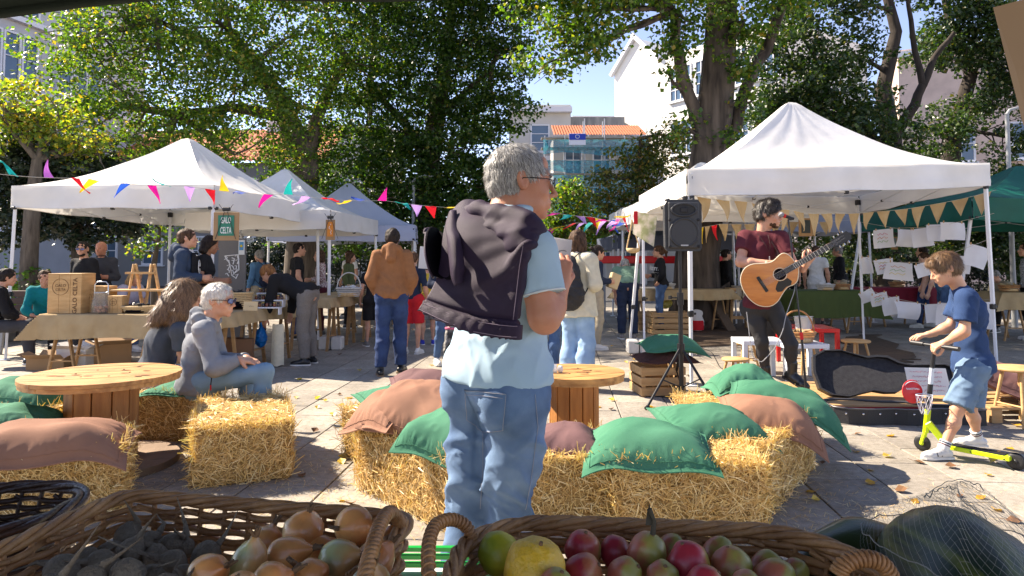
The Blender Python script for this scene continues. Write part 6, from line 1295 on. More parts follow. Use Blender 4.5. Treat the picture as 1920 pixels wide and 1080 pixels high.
 stool('wooden stool in front of the tall white pole',V(P(1606,692,8.6).x,8.6,0),.37,.17);stool('wooden stool between the tripod and the white tables',V(P(1369,705,7.9).x,7.7,0),.27,.15);stool('wooden stool hidden behind the guitarist\'s legs',V(P(1408,704,8.3).x,8.5,0),.36,.16);stool('wooden stool under the edge of the white table',V(P(1512,700,8.3).x,8.35,0),.36,.16)
 o=stool('large wooden stool at the right edge of the picture',V(P(1925,790,5.7).x,5.75,0),.47,.19)
 shallow_basket('wicker basket of odds and ends on the second white table',V(P(1497,640,7.9).x,7.92,.425),.20,.11,'brown',True)
 c=V(P(1520,620,8.4).x,8.6,.505);o=empty('plastic_tub',c,'see-through plastic tub on the red table','tub');m=MB(c);m.lathe(c,[(.10,0),(.12,.15),(.13,.155),(.125,.16),(.115,.15),(.095,.01)],4);m.build('tub',mat('cloudy_plastic',(.6,.65,.7),rough=.2,alpha=.5,var=0),o)
 # guitar case
 c=V(3.35,5.75,0);r=empty('guitar_case',c,'open black guitar case lying in front of the stage','case');vin=mat('black_vinyl',(.022,.022,.024),rough=.4,scale=70,bump=.5,var=0);plush=mat('grey_plush',(.045,.045,.05),(.025,.025,.03),rough=.95,scale=30,bump=.8,bscale=200,var=0)
 A=V(P(1563,795,5.75).x,5.75,0);B=V(P(1868,800,5.55).x,5.55,0);ax=(B-A).normalized();L=(B-A).length;n=V(-ax.y,ax.x,0)
 pr=[(0,.02),(.02,.30),(.10,.41),(.22,.43),(.32,.36),(.40,.31),(.48,.34),(.56,.33),(.64,.22),(.72,.17),(.86,.18),(.96,.19),(1.0,.14),(1.0,.02)]
 ctr=.215;lp=[(x,ctr+(w_/2))for x,w_ in pr]+[(x,ctr-(w_/2))for x,w_ in pr[::-1]]
 lp=[(x,y)for x,y in lp];N=len(lp);hh=.13
 o_=[A+ax*x*L+n*y for x,y in lp];cc=sum(o_,Vector())/N;inn=[p+(cc-p).normalized()*.022 for p in o_]
 m=MB(c);vs=o_+[p+V(0,0,hh)for p in o_]+[p+V(0,0,hh)for p in inn]+[p+V(0,0,.03)for p in inn];fs=[]
 for lv in range(3):fs+=[(lv*N+i,lv*N+(i+1)%N,(lv+1)*N+(i+1)%N,(lv+1)*N+i)for i in range(N)]
 fs.append(tuple(range(N))[::-1]);m.add(vs,[f[::-1]for f in fs[:-1]]+fs[-1:]);m.build('body',vin,r);m=MB(c);m.poly([p+V(0,0,.03)for p in inn][::-1],V(0,0,.004));m.build('lining',plush,r)
 m=MB(c);m.tube([p+V(0,0,hh)for p in o_+o_[:1]],.007,6,cap=False);m.build('piping',mat('silver_piping',(.10,.10,.11),metal=.3,rough=.3,var=0),r)
 for i in range(8):m=MB(c);q=A+ax*L*(.08+i*.11)+n*(ctr-[.21,.21,.19,.155,.165,.12,.088,.09][i]-.004)+V(0,0,.09);m.lathe(q,[(.001,0),(.010,0),(.008,.005),(.001,.006)],10,-n);m.build('latch',_mats.get('steel')or wht,r)
 # lid leaning back, hinged on the far side
 lid=[(x,y)for x,y in lp];tl=R_(66);hn=.43
 def LP(x,y,z): # hinge line along the far edge
  q=(hn-y);return A+ax*x*L*.98+n*(hn+.02+q*-math.cos(tl)*-.55*-1*-1+0)+V(0,0,hh+.02)+(n*.42+V(0,0,.90)).normalized()*(q*.98)+(n*.9-V(0,0,.42))*z
 o2=[LP(x,y,0)for x,y in lid];o3=[LP(x,y,.07)for x,y in lid];cc2=sum(o2,Vector())/N;i2=[p+(cc2-p).normalized()*.022 for p in o2];i3=[p+(cc2-p).normalized()*.022+(n*.9-V(0,0,.42))*.045 for p in o2]
 m=MB(c);m.add(o3+o2+i2+i3,[(lv*N+i,lv*N+(i+1)%N,(lv+1)*N+(i+1)%N,(lv+1)*N+i)for lv in range(3)for i in range(N)]+[tuple(range(N))]);m.build('lid',vin,r);m=MB(c);m.add(i3,[tuple(range(N))[::-1]]);m.build('lid_lining',plush,r)
 m=MB(c);m.box(A+ax*L*.42+n*.24+V(0,0,.06),(.9,.14,.05),rz=math.atan2(ax.y,ax.x),bev=.02);m.build('neck_rest',plush,r)
 a=P(1740,715,5.62);o=empty('handwritten_sheet',a,'white sheet with red handwriting propped in the open guitar case','sheet');x=V(1,-.05,-.02).normalized();u=V(0,.35,1).normalized();m=MB(a);m.grid(lambda s,t:a+x*(s-.5)*.33+u*(t-.5)*.22,6,6);m.build('sheet',M_['paper'],o)
 hw=mat('red_pen',(.55,.15,.25),var=0)
 for k in range(5):strokes('handwriting',hw,o,a+u*(.075-k*.037)+V(0,-.003,0),x,u,.26-.03*(k%3),.016,k,.0015)
 # lime scooter
 R0=V(P(1905,857,4.5).x,4.5,.055);F0=V(P(1729,817,4.95).x,4.95,.055);r=empty('kick_scooter',(R0+F0)/2-V(0,0,.055),'lime green kick scooter with black grips held by the boy','scooter');o=r.location;ax=(R0-F0).normalized();n=V(-ax.y,ax.x,0)
 lime=mat('lime_paint',(.55,.75,.01),rough=.3,coat=.4,var=0);whl=mat('scooter_wheel',(.02,.02,.022),rough=.5,var=0)
 for q,nm in((R0,'wheel'),(F0,'wheel')):
  m=MB(o);m.lathe(q-n*.012,[(.030,0),(.052,0),(.055,.006),(.055,.018),(.052,.024),(.030,.024)],28,n);w_=m.build('wheel',whl,r)
  for i in range(7):m=MB(o);t=i*2*math.pi/7;e=ax*math.cos(t)+V(0,0,1)*math.sin(t);m.bar(q+e*.012,q+e*.034,.008);m.build('spoke',mat('spoke_grey',(.5,.5,.48),metal=.4,rough=.4,var=0),w_)
  m=MB(o);m.lathe(q-n*.017,[(.001,0),(.014,0),(.014,.034),(.001,.034)],14,n);m.build('hub',lime if q is F0 else whl,w_)
 D0=F0+ax*.16+V(0,0,.02);D1=R0-ax*.02+V(0,0,.01);m=MB(o);M3=mtx_(ax,n);L2=(D1-D0).length;m.box((D0+D1)/2,(L2,.10,.030),M=M3,bev=.006);m.build('deck',lime,r);m=MB(o);m.box((D0+D1)/2+V(0,0,.017),(L2*.82,.085,.004),M=M3);m.build('grip_tape',M_['black'],r)
 for x_ in(.3,.8):m=MB(o);m.lathe(D0.lerp(D1,x_+.12)-n*.051,[(.001,0),(.005,0),(.005,.002),(.001,.002)],8,-n);m.build('bolt_hole',M_['blackp'],r)
 m=MB(o);m.box(R0-ax*.0+V(0,0,.066),(.13,.045,.006),M=M3,ry=.1,bev=.002);m.build('rear_brake',M_['blackp'],r)
 H0=P(1739,778,4.88);T0=P(1752,648,4.82);m=MB(o);m.bar(D0+V(0,0,-.002),H0+V(0,0,-.05),.038,.045);m.build('neck',lime,r);m=MB(o);m.tube([H0-(T0-H0)*.25,H0+(T0-H0)*.08],.020,12);m.build('head_tube',lime,r)
 m=MB(o)
 for s in(-1,1):m.bar(F0+n*s*.024,H0-(T0-H0)*.22+n*s*.012,.012,.022)
 m.build('fork',lime,r);m=MB(o);m.tube([H0,H0.lerp(T0,.45)],.017,12);m.build('clamp',M_['blackp'],r);m=MB(o);m.tube([H0.lerp(T0,.4),H0.lerp(T0,.7)],.0155,12);m.build('white_sleeve',wht,r);m=MB(o);m.tube([H0.lerp(T0,.68),T0],.0155,12);m.build('stem',M_['blackp'],r)
 hb=V(.35,-.93,-.02).normalized();m=MB(o);m.tube([T0-hb*.15,T0+hb*.15],.011,10);m.build('handlebar',M_['blackp'],r)
 for s in(-1,1):m=MB(o);m.tube([T0+hb*s*.08,T0+hb*s*.18],.0165,12);m.build('grip',M_['blackp'],r)
 # little hoop with a net hanging on the scooter
 c=P(1710,734,4.86);h_=empty('toy_hoop',c,'red toy basketball board with a white net hanging on the scooter','toy');m=MB(c);m.lathe(c,[(.001,0),(.078,0),(.082,.004),(.078,.008),(.001,.008)],28,V(.15,-1,.1));m.build('board',mat('toy_red',(.6,.02,.03),(.5,.015,.02),rough=.4,scale=20),h_);m=MB(c);m.tube([c+V(.072*math.cos(t),-.010,.072*math.sin(t))for t in[i*math.pi/12 for i in range(25)]],.003,4,cap=False);m.build('rim_line',wht,h_);put_text('lettering','BASKETBALL',.017,wht,h_,c+V(0,-.0125,.02),(1,0,0),(0,0,1),bold=True)
 m=MB(c);q=c+V(.055,-.05,-.045);m.tube([q+V(.055*math.cos(t),.045*math.sin(t),.03)for t in[i*math.pi/12 for i in range(25)]],.003,5,cap=False);m.build('hoop',wht,h_);m=MB(c)
 for i in range(9):
  for s in(-1,1):t=i*2*math.pi/9;m.tube([q+V(.055*math.cos(t),.045*math.sin(t),.03),q+V(.050*math.cos(t+s*.35),.04*math.sin(t+s*.35),-.02),q+V(.035*math.cos(t+s*.7),.03*math.sin(t+s*.7),-.07),q+V(.02*math.cos(t+s),.02*math.sin(t+s),-.10)],.0014,4)
 m.build('net',mat('net_white',(.75,.72,.78),var=0),h_)
# ---------------------------------------------------------------- the stall we look out of
def wicker_basket(label,cx,cy,hx,hy,rz,z0,z1,rr,flare,mt,row=.0125,stake=.042,rim=.0085,handle_at=(),coll=True,dark=None,broken=0):
 root=empty('wicker_basket',(cx,cy,z0),label,'basket',None,rz);H=z1-z0
 # perimeter of a rounded rectangle, n points per metre
 def per(t,fl):
  ax,ay=hx+fl,hy+fl;r_=min(rr,ax*.98,ay*.98);sx,sy=2*(ax-r_),2*(ay-r_);arc=math.pi*r_/2;L=2*(sx+sy)+4*arc;s=(t%1)*L
  for k,(ln,ty)in enumerate(((sx,'s'),(arc,'c'),(sy,'s'),(arc,'c'),(sx,'s'),(arc,'c'),(sy,'s'),(arc,'c'))):
   if s<=ln or k==7:break
   s-=ln
  i=k//2;d=[V(1,0,0),V(0,1,0),V(-1,0,0),V(0,-1,0)][i];nx=[V(0,-1,0),V(1,0,0),V(0,1,0),V(-1,0,0)][i]
  st=[V(-(ax-r_),-ay,0),V(ax,-(ay-r_),0),V(ax-r_,ay,0),V(-ax,ay-r_,0)][i]
  if ty=='s':return st+d*s,nx
  a=s/r_;ce=st+d*[sx,sy,sx,sy][i]-nx*r_;n=nx*math.cos(a)+d*math.sin(a);return ce+n*r_,n
 L0=4*(hx+hy)-8*rr+2*math.pi*rr;ns=int(L0/stake/2)*2+1;rows=int(H/row);rd=random.Random(int(cx*1000)+7)
 fl=lambda z:flare*(z/H)
 for j in range(rows):
  z=row*(j+.7);pts=[];n=ns*6;rs=[];th=row*.50*rd.uniform(.85,1.08)
  for i in range(n):
   t=i/n;p,nn=per(t,fl(z));w=math.sin(math.pi*t*ns+math.pi*j)*.0046;jz=.0016*math.sin(t*37+j*1.7)+.0014*mnoise.noise(Vector((t*40,j,cx)));q=p+nn*w;q.z=z+jz;pts.append(q);rs.append(th*(1+.15*mnoise.noise(Vector((t*30,j*3,1)))))
  m=MB();m.tube(pts+pts[:1],rs+rs[:1],5,cap=False);m.build('weaver',mt,root)
 for i in range(ns):
  t=(i+.0)/ns;m=MB();a,na=per(t,0);b,nb=per(t,fl(H));b.z=H+.004;m.tube([a,b],.0042,5);m.build('stake',mt,root)
 # twisted rim: strands running round each other
 if coll:
  for s in range(4):
   pts=[];n=260;tw=int(L0/.17)
   for i in range(n+1):t=i/n;p,nn=per(t,fl(H)+.001);a=t*2*math.pi*tw+s*math.pi/2;q=p+nn*rim*.85*math.cos(a);q.z=H+.008+rim*.75*math.sin(a);pts.append(q)
   m=MB();m.tube(pts,rim*.66,6,cap=False);m.build('rim_strand',mt,root)
  for i in range(0,ns,2):t=i/ns;m=MB();p,nn=per(t,fl(H));q=p+nn*.004;q.z=H-.010;e,n2=per(t+.012,fl(H));e=e-n2*.010;e.z=H-.004;m.tube([q-nn*.012,e],.0040,5);m.build('stake_end',mt,root)
 m=MB();lp=[per(i/40,-.004)[0]for i in range(40)];m.poly([p+V(0,0,.004)for p in lp],V(0,0,.006));m.build('base',mt,root)
 for(pts,rad,wrap)in handle_at:
  o=Vector((cx,cy,z0));Rm=Matrix.Rotation(-rz,3,'Z');pl=[Rm@(Vector(p)-o)for p in pts]
  fine=[]
  for i in range(len(pl)-1):
   a=pl[max(i-1,0)];b=pl[i];c=pl[i+1];d=pl[min(i+2,len(pl)-1)]
   for k in range(10):f=k/10;fine.append(b+(c-a)*.5*f+(a*2-b*5+c*4-d)*.5*f*f+(b*3-a-c*3+d)*.5*f**3)
  fine.append(pl[-1]);m=MB();m.tube(fine,rad,10);hd=m.build('handle',mt,root)
  n=len(fine);ws=[];T=[(fine[min(i+1,n-1)]-fine[max(i-1,0)]).normalized()for i in range(n)]
  for s in range(3 if wrap=='braid' else 1):
   m=MB();pts2=[];K=n*8
   for i in range(K):
    x=i/K*(n-1);k=int(x);p=fine[k].lerp(fine[min(k+1,n-1)],x-k);t=T[k];u=t.orthogonal().normalized()if abs(t.z)>.99 else t.cross(V(0,0,1)).normalized();w=t.cross(u);a=x*(1.15 if wrap=='braid' else 2.6)+s*2*math.pi/3;pts2.append(p+(u*math.cos(a)+w*math.sin(a))*rad*(.75 if wrap=='braid' else 1.0))
   m.tube(pts2,rad*(.55 if wrap=='braid' else.30),6);m.build('wrapping',mt,hd)
 return root
def veg_mat(name,stops,scale=3.0,rough=.35,bump=.1,bscale=40,coat=0.0,streak=None,axis_mix=.5):
 """skin colour running from pole to pole with mottling"""
 if name in _mats:return _mats[name]
 m=bpy.data.materials.new(name);m.use_nodes=True;_mats[name]=m;nt=m.node_tree;N=nt.nodes;L=nt.links;b=N['Principled BSDF'];tc=N.new('ShaderNodeTexCoord');sp=N.new('ShaderNodeSeparateXYZ');L.new(tc.outputs['Generated'],sp.inputs[0]);oi=N.new('ShaderNodeObjectInfo')
 n=N.new('ShaderNodeTexNoise');n.noise_dimensions='4D';n.inputs['Scale'].default_value=scale;n.inputs['Detail'].default_value=6;L.new(tc.outputs['Generated'],n.inputs['Vector']);mu=N.new('ShaderNodeMath');mu.operation='MULTIPLY';mu.inputs[1].default_value=40;L.new(oi.outputs['Random'],mu.inputs[0]);L.new(mu.outputs[0],n.inputs['W'])
 if streak:mp=N.new('ShaderNodeMapping');mp.inputs['Scale'].default_value=streak;L.new(tc.outputs['Generated'],mp.inputs[0]);L.new(mp.outputs[0],n.inputs['Vector'])
 mx=N.new('ShaderNodeMix');mx.inputs[0].default_value=axis_mix;L.new(n.outputs['Fac'],mx.inputs[2]);L.new(sp.outputs['X'],mx.inputs[3]);r=N.new('ShaderNodeValToRGB');e=r.color_ramp.elements
 for i,(p,c)in enumerate(stops):
  if i<2:e[i].position=p;e[i].color=(*c,1)
  else:x=e.new(p);x.color=(*c,1)
 L.new(mx.outputs[0],r.inputs[0]);L.new(r.outputs[0],b.inputs['Base Color']);b.inputs['Roughness'].default_value=rough;b.inputs['Coat Weight'].default_value=coat;b.inputs['Subsurface Weight'].default_value=.06;b.inputs['Subsurface Scale'].default_value=.01
 n2=N.new('ShaderNodeTexNoise');n2.inputs['Scale'].default_value=bscale;n2.inputs['Detail'].default_value=5;L.new(tc.outputs['Generated'],n2.inputs['Vector']);bp=N.new('ShaderNodeBump');bp.inputs['Strength'].default_value=bump;bp.inputs['Distance'].default_value=.004;L.new(n2.outputs['Fac'],bp.inputs['Height']);L.new(bp.outputs[0],b.inputs['Normal'])
 return m
def fruit(name,label,cat,group,c,rad,ax,m_,seed,kind='round',stem=None):
 """rad = (across, along); ax = axis direction"""
 c=Vector(c);root=empty(name,c,label,cat,group);r=random.Random(seed);Q=Vector(ax).normalized().to_track_quat('Z','Y').to_matrix();nu,nv=26,20;off=r.uniform(0,50)
 def sh(v,a):
  t=v*math.pi;s=math.sin(t);z=-math.cos(t)
  if kind=='onion':rr=s*(1+.05*math.cos(9*a+off)*.25)*(1-.10*z);z2=z*.92+max(0,z-.80)**1*1.5*(1 if stem else.5);rr*=1-.35*max(0,z-.7)/.3
  elif kind=='beet':rr=s*(1+.04*math.sin(3*a+off))*(1-.12*max(0,-z));z2=z+max(0,z-.88)*2.2;rr*=1-.3*max(0,z-.75)/.25
  elif kind=='mango':rr=s*(1+.10*z*.6+.05*math.cos(a));z2=z
  elif kind=='melon':rr=s*(1+.018*math.cos(10*a));z2=z*(.97)
  else:rr=s;z2=z
  k=1+.10*mnoise.noise(Vector((math.cos(a)*s*1.4+off,math.sin(a)*s*1.4,z*1.4)));return Q@V(rr*math.cos(a)*rad[0]*k,rr*math.sin(a)*rad[0]*k,z2*rad[1]*k)
 m=MB();vs=[sh(j/nv,2*math.pi*i/nu)for j in range(nv+1)for i in range(nu)];m.add(vs,[(j*nu+i,j*nu+(i+1)%nu,(j+1)*nu+(i+1)%nu,(j+1)*nu+i)for j in range(nv)for i in range(nu)],True);m.build('skin',m_,root)
 tip=Q@V(0,0,1);bot=Q@V(0,0,-1)
 if kind=='onion':
  m=MB();q=tip*rad[1]*1.0;dm=mat('dry_stem',(.20,.11,.05),var=.1)
  for i in range(5):m.tube([q,q+tip*.012+V(r.uniform(-.008,.008),r.uniform(-.008,.008),.002)],[.004,.0015],4)
  m.build('dry_neck',dm,root);m=MB()
  for i in range(14):a=r.uniform(0,6.28);d=(bot+(Q@V(math.cos(a),math.sin(a),0))*.8).normalized();m.tube([bot*rad[1]*.90,bot*rad[1]*.97+d*.006,bot*rad[1]*.98+d*r.uniform(.008,.013)],.0007,3)
  m.build('root_hairs',mat('root_hair',(.20,.13,.08),var=.1),root)
 if kind=='beet':
  m=MB();q=tip*rad[1]*1.12;tip=(tip*.4+V(r.uniform(-1,1),r.uniform(-1,.4),-.1)*(1 if tip.z>.3 else.1)).normalized()if seed%4 else tip;b=V(r.uniform(-.02,.02),r.uniform(-.02,.02),r.uniform(.0,.02));m.tube([q*.9,q+tip*.012+b*.3,q+tip*(.012+.014*(seed%3))+b,q+tip*(.014+.022*(seed%3))+b*1.6],[.006,.003,.0014,.0006],6);m.build('tap_root',m_,root);m=MB()
  for i in range(6):a=i;e=bot*rad[1];m.tube([e*.96,e*1.1+V(r.uniform(-.006,.006),r.uniform(-.006,.006),0)],[.004,.002],5)
  m.build('stalk_ends',mat('beet_stalk',(.12,.05,.05),var=.1),root)
 if kind in('mango','melon'):
  m=MB();m.tube([bot*rad[1]*-.95,bot*rad[1]*-1.05],[.003,.0025],6);m.build('stem_scar',mat('dry_stem',(.20,.11,.05)),root)
 if stem=='leafy':
  m=MB();q=tip*rad[1];m.tube([q,q+V(.002,0,.018),q+V(-.004,0,.034)],[.004,.003,.0035],6);m.build('stalk',mat('dark_stalk',(.06,.05,.03)),root);m=MB();m.grid(lambda u,v:q+V(-.004+.012*(u-.5)*(1-v),.004*math.sin(v*3),.012+v*.030),3,6);m.build('dry_leaf',mat('dark_stalk',(.06,.05,.03)),root)
 return root
def build_front():
 # canopy over our own stall
 dkc=mat('dark_green_canvas',(.012,.022,.016),rough=.8,scale=3,var=.02);e0,e1,e2_=P(-900,75,1.85),P(270,-2,1.85),P(2600,-170,1.85);c=V(0,.2,2.2);r=empty('stall_canopy',c,'dark canopy edge of the produce stall along the top of the picture','canopy')
 m=MB(c);e0=e1+(P(0,20,1.85)-e1)/(270/270)*12;pf=[e0,e1,e2_]
 m=MB(c)
 def cn(u,v):
  x=-4.6+u*6.4;z0=e1.z+(e1.x-x)*-.0;z=2.035+(-.0185*(x+.9)*-1 if False else 0);z=P(270,-2,1.85).z+(x-e1.x)*(e1.z-P(0,21,1.85).z)/(e1.x-P(0,21,1.85).x)*(1 if x<e1.x else.25)
  z=max(z,1.80);return V(x,1.85-v*2.3,z+.55*math.sin(min(1,v*1.3)*math.pi)+.01*math.sin(x*5))
 m.grid(cn,50,24);m.build('canvas',dkc,r);m=MB(c);m.tube([cn(i/30,0)+V(0,0,.0)for i in range(31)],.014,6);m.build('edge_hem',dkc,r)
 for x in(-4.5,2.2):
  m=MB(c);m.bar(V(x,.3,0),V(x,.3,1.95),.04);m.build('pole',M_['white_metal'],r)
 # hanging cardboard at the top right
 c=P(1905,110,1.30);o=empty('cardboard_sheet',c,'plain cardboard panel hanging at the top right corner','cardboard');q=[P(1862,14,1.30),P(1990,-20,1.36),P(2010,420,1.36),P(1918,232,1.31)];m=MB(c);m.poly(q[::-1],V(.01,.004,0)*.5+V(0,.004,0));m.build('panel',M_['cardboard'],o)
 # table under the baskets
 c=V(.2,.75,.79);o=empty('produce_table',V(.2,.75,0),'plank table carrying the produce baskets','table');b0=o.location;tp=mat('grey_board',(.22,.17,.13),scale=5,var=.08)
 for i in range(6):m=MB(b0);m.box(V(.2,.32+i*.165,.785),(3.0,.158,.03),bev=.003);m.build('plank',tp,o)
 for x in(-1.2,1.6):
  for y in(.30,1.15):m=MB(b0);m.box(V(x,y,.385),(.05,.05,.765));m.build('leg',tp,o)
 wk=mat('wicker',(.36,.17,.065));dk=mat('dark_wicker',(.085,.040,.022),(.04,.02,.012),rough=.4,scale=16,bump=.4,bscale=120,coat=.15,var=.1)
 # long basket with onions and beets
 far=G(235,926,.955);right=G(772,970,.955);ang=math.atan2(right.y-far.y,right.x-far.x);hx=(right-far).length/2;hy=.30
 mid=(far+right)/2;ctr=mid+Vector((math.sin(ang),-math.cos(ang),0))*hy
 h1=[G(735,968,.95),P(722,958,1.00),P(715,975,.94),P(702,1020,.88),P(688,1075,.80),P(680,1110,.76)]
 wicker_basket('long brown wicker basket of onions and beetroot across the lower left',ctr.x,ctr.y,hx-.018,hy-.018,ang,.80,.945,.035,.018,wk,handle_at=[([P(752,985,1.03),P(742,968,1.02),P(728,962,.99),P(712,985,.93),P(700,1020,.88),P(688,1065,.83),P(680,1120,.78)],.0080,'braid')])
 fr2=G(1180,985,.955);ctr2=V(.178,.80,0)
 wicker_basket('oval wicker basket of mangoes and a yellow melon in the lower middle',.185,.805,.252,.235,-.10,.80,.94,.13,.02,wk,handle_at=[([P(888,1012,1.0),P(872,985,1.0),P(846,974,.99),P(818,984,.96),P(806,1010,.92),P(803,1050,.87),P(806,1110,.82)],.0075,'wrap')])
 c3=P(-12,975,1.20);wicker_basket('small dark round basket at the lower left corner',c3.x,1.20,.10,.10,0,.80,.915,.098,.02,dk,row=.013,stake=.03,rim=.009)
 c4=G(1625,1120,.86);wicker_basket('basket with an arched handle at the lower right',c4.x+.01,.72,.09,.10,0,.80,.87,.06,.01,wk,handle_at=[([P(1570,1078,.86),P(1585,1057,.86),P(1618,1047,.86),P(1652,1056,.86),P(1672,1085,.86),P(1678,1120,.86)],.0085,'wrap')])
 # onions
 on=veg_mat('onion_skin',[(0,(.50,.44,.18)),(.30,(.72,.46,.18)),(.44,(.74,.34,.11)),(.72,(.66,.23,.065)),(1,(.48,.13,.04))],scale=2.2,rough=.28,bump=.15,bscale=26,coat=.25,axis_mix=.45)
 on2=veg_mat('green_onion_skin',[(0,(.30,.40,.12)),(.42,(.48,.48,.22)),(.58,(.56,.30,.10)),(1,(.40,.14,.05))],scale=1.7,rough=.28,bump=.12,bscale=26,coat=.25,axis_mix=.5)
 spec=[(570,993,1.03,37,36,(.3,-.2,.9),on),(662,987,1.00,36,35,(-.55,-.8,.2),on),(541,1040,.95,32,46,(.9,-.1,.25),on),(467,1058,.91,34,52,(.25,-.1,1),on2),(392,1075,.87,34,42,(.8,-.3,.4),on),(637,1052,.93,38,44,(.9,-.25,.35),on2),(705,1050,.95,36,38,(.6,.4,.6),on),(602,1036,1.02,30,34,(.5,.5,.3),on),(583,1078,.88,30,34,(-.5,-.3,.5),on),(693,1094,.86,38,40,(.2,-.3,.9),on2),(510,1092,.84,36,40,(.7,.2,.3),on),(450,1108,.80,34,38,(.1,-.6,.6),on),(620,1120,.82,38,38,(.5,.5,.5),on),(730,1015,1.03,26,28,(.2,.2,1),on),(500,1015,1.04,30,30,(.2,.4,.6),on)]
 lab=['copper onion lying against the back of the basket','upright onion with its tuft facing us at the back right','long reddish onion in the middle of the heap','tall greenish onion standing beside the beetroot','orange onion at the front left of the heap','pale green streaked onion in front','brown onion at the right end of the heap','onion wedged behind the pale green one','small onion low in the middle','greenish onion cut by the bottom edge at the right','onion cut by the bottom edge in the middle','onion below the tall greenish one','onion under the pale green one','small onion by the basket handle','onion deep behind the tall one']
 for i,(px,py,d,rx,rl,ax,m_)in enumerate(spec):fruit('onion',lab[i],'onion','onions in the long basket',P(px,py,d),(rx*d/F,rl*d/F),ax,m_,i,'onion')
 bt=mat('beet_skin',(.25,.20,.135),(.13,.095,.065),rough=.75,scale=26,bump=.7,bscale=160,var=.12,spec=.25)
 spec=[(246,1040,1.00,27,30,(.4,.1,1)),(318,1022,1.05,20,24,(.8,.2,.5)),(292,1046,1.0,22,24,(-.3,.2,.4)),(386,1044,1.0,27,27,(.2,.7,.2)),(205,1034,1.05,18,28,(.9,.2,.1)),(118,1072,.93,30,36,(-.8,.3,.2)),(192,1058,.96,26,30,(-.4,-.5,.3)),(240,1006,1.10,24,26,(.5,.2,.8)),(280,1018,1.08,20,22,(.3,.5,.4)),(236,1085,.88,34,36,(.8,-.2,.3)),(325,1056,.96,24,26,(-.6,-.2,.3)),(158,1050,1.02,22,26,(.7,.2,.2)),(346,1028,1.06,18,20,(.1,.1,1)),(285,1082,.90,22,26,(-.9,0,.3)),(345,1084,.90,24,26,(.2,-.5,.5)),(170,1092,.86,28,30,(.3,.3,.6)),(90,1110,.84,30,32,(.5,.1,.6)),(310,1108,.84,30,32,(.5,.1,.3))]
 lab=['largest rounded beetroot, upright in the middle of the pile','beetroot with a long root curling to the right','beetroot tucked under the curling root','beetroot nearest to the onions','flat-lying beetroot at the back of the pile','big beetroot at the left end of the pile','beetroot with its root pointing at us','beetroot highest against the back wall of the basket','small beetroot at the back between two larger ones','wide beetroot low in the front','beetroot in the shadow of the curling root','dull beetroot at the back left','small round beetroot at the back right','beetroot low in front of the middle one','beetroot beside the orange onion','beetroot cut by the bottom edge at the left','beetroot in the bottom left of the basket','beetroot cut by the bottom edge near the onions']
 for i,(px,py,d,rx,rl,ax)in enumerate(spec):fruit('beetroot',lab[i],'beetroot','beetroots in the long basket',P(px,py,d),(rx*d/F,rl*d/F),ax,bt,40+i,'beet')
 # melon, squash and mangoes
 ml=veg_mat('yellow_melon',[(0,(.52,.30,.02)),(.5,(.70,.42,.03)),(.62,(.74,.48,.08)),(1,(.56,.32,.03))],scale=7,rough=.4,bump=.5,bscale=16,axis_mix=.1)
 sq=veg_mat('green_yellow_squash',[(0,(.05,.10,.015)),(.4,(.30,.33,.02)),(.6,(.50,.44,.03)),(1,(.42,.38,.04))],scale=2.5,rough=.4,bump=.2,axis_mix=.5)
 mg=veg_mat('red_mango',[(0,(.26,.015,.03)),(.50,(.40,.03,.045)),(.62,(.46,.16,.06)),(.76,(.26,.30,.04)),(1,(.18,.25,.03))],scale=1.6,rough=.35,bump=.08,bscale=50,axis_mix=.35)
 mg2=veg_mat('green_mango',[(0,(.40,.05,.05)),(.42,(.42,.13,.07)),(.52,(.34,.28,.06)),(1,(.20,.26,.03))],scale=1.8,rough=.35,bump=.08,bscale=50,axis_mix=.4)
 fruit('melon','big rough yellow melon at the left of the oval basket','melon',None,P(1002,1066,.90),(58*.9/F,56*.9/F),(.2,-.3,.9),ml,70,'melon');fruit('squash','smaller green and yellow squash behind the melon','squash',None,P(935,1038,.98),(38*.98/F,40*.98/F),(.9,.1,.5),sq,71,'melon')
 spec=[(1091,1032,.99,33,36,(.2,-.2,1),mg),(1093,1076,.92,34,36,(.7,-.2,.5),mg),(1155,1036,1.0,28,30,(-.3,.2,.9),mg),(1212,1040,.96,35,40,(.3,-.1,1),mg2),(1290,1058,.93,38,42,(-.3,-.2,1),mg),(1170,1078,.91,30,34,(.6,-.3,.5),mg2),(1347,1042,.99,28,34,(.3,.1,1),mg2),(1372,1064,.93,36,38,(-.2,-.1,.9),mg2),(1436,1062,.96,26,32,(.9,0,.3),mg2),(1452,1085,.90,34,38,(.9,-.2,.3),mg2),(1240,1085,.90,30,34,(.1,-.4,.7),mg2),(1258,1030,1.02,24,28,(.5,.3,.5),mg2),(1320,1095,.87,32,36,(.5,-.2,.5),mg),(1040,1100,.85,30,34,(.3,-.2,.7),mg2),(1400,1105,.86,32,34,(.1,-.4,.5),mg2),(1490,1075,.96,24,28,(.4,0,.5),mg2)]
 lab=['dark red mango just right of the melon','deep red mango low beside the melon','dusky red mango at the back of the basket','red and green mango with a dry dark leaf on its stem','large blushing mango in the centre right','pink and green mango in front of the leafy one','green mango with a dull red side at the back right','round lime green mango at the right','narrow dark green mango lying at the right end','wide green mango under the narrow one','mango low between the leafy one and the blushing one','small mango hidden behind the leafy one','mango cut by the bottom edge right of centre','mango under the melon','mango cut by the bottom edge at the right','small mango against the right rim']
 for i,(px,py,d,rx,rl,ax,m_)in enumerate(spec):fruit('mango',lab[i],'mango','mangoes in the oval basket',P(px,py,d),(rx*d/F,rl*d/F),ax,m_,80+i,'mango','leafy' if i==3 else None)
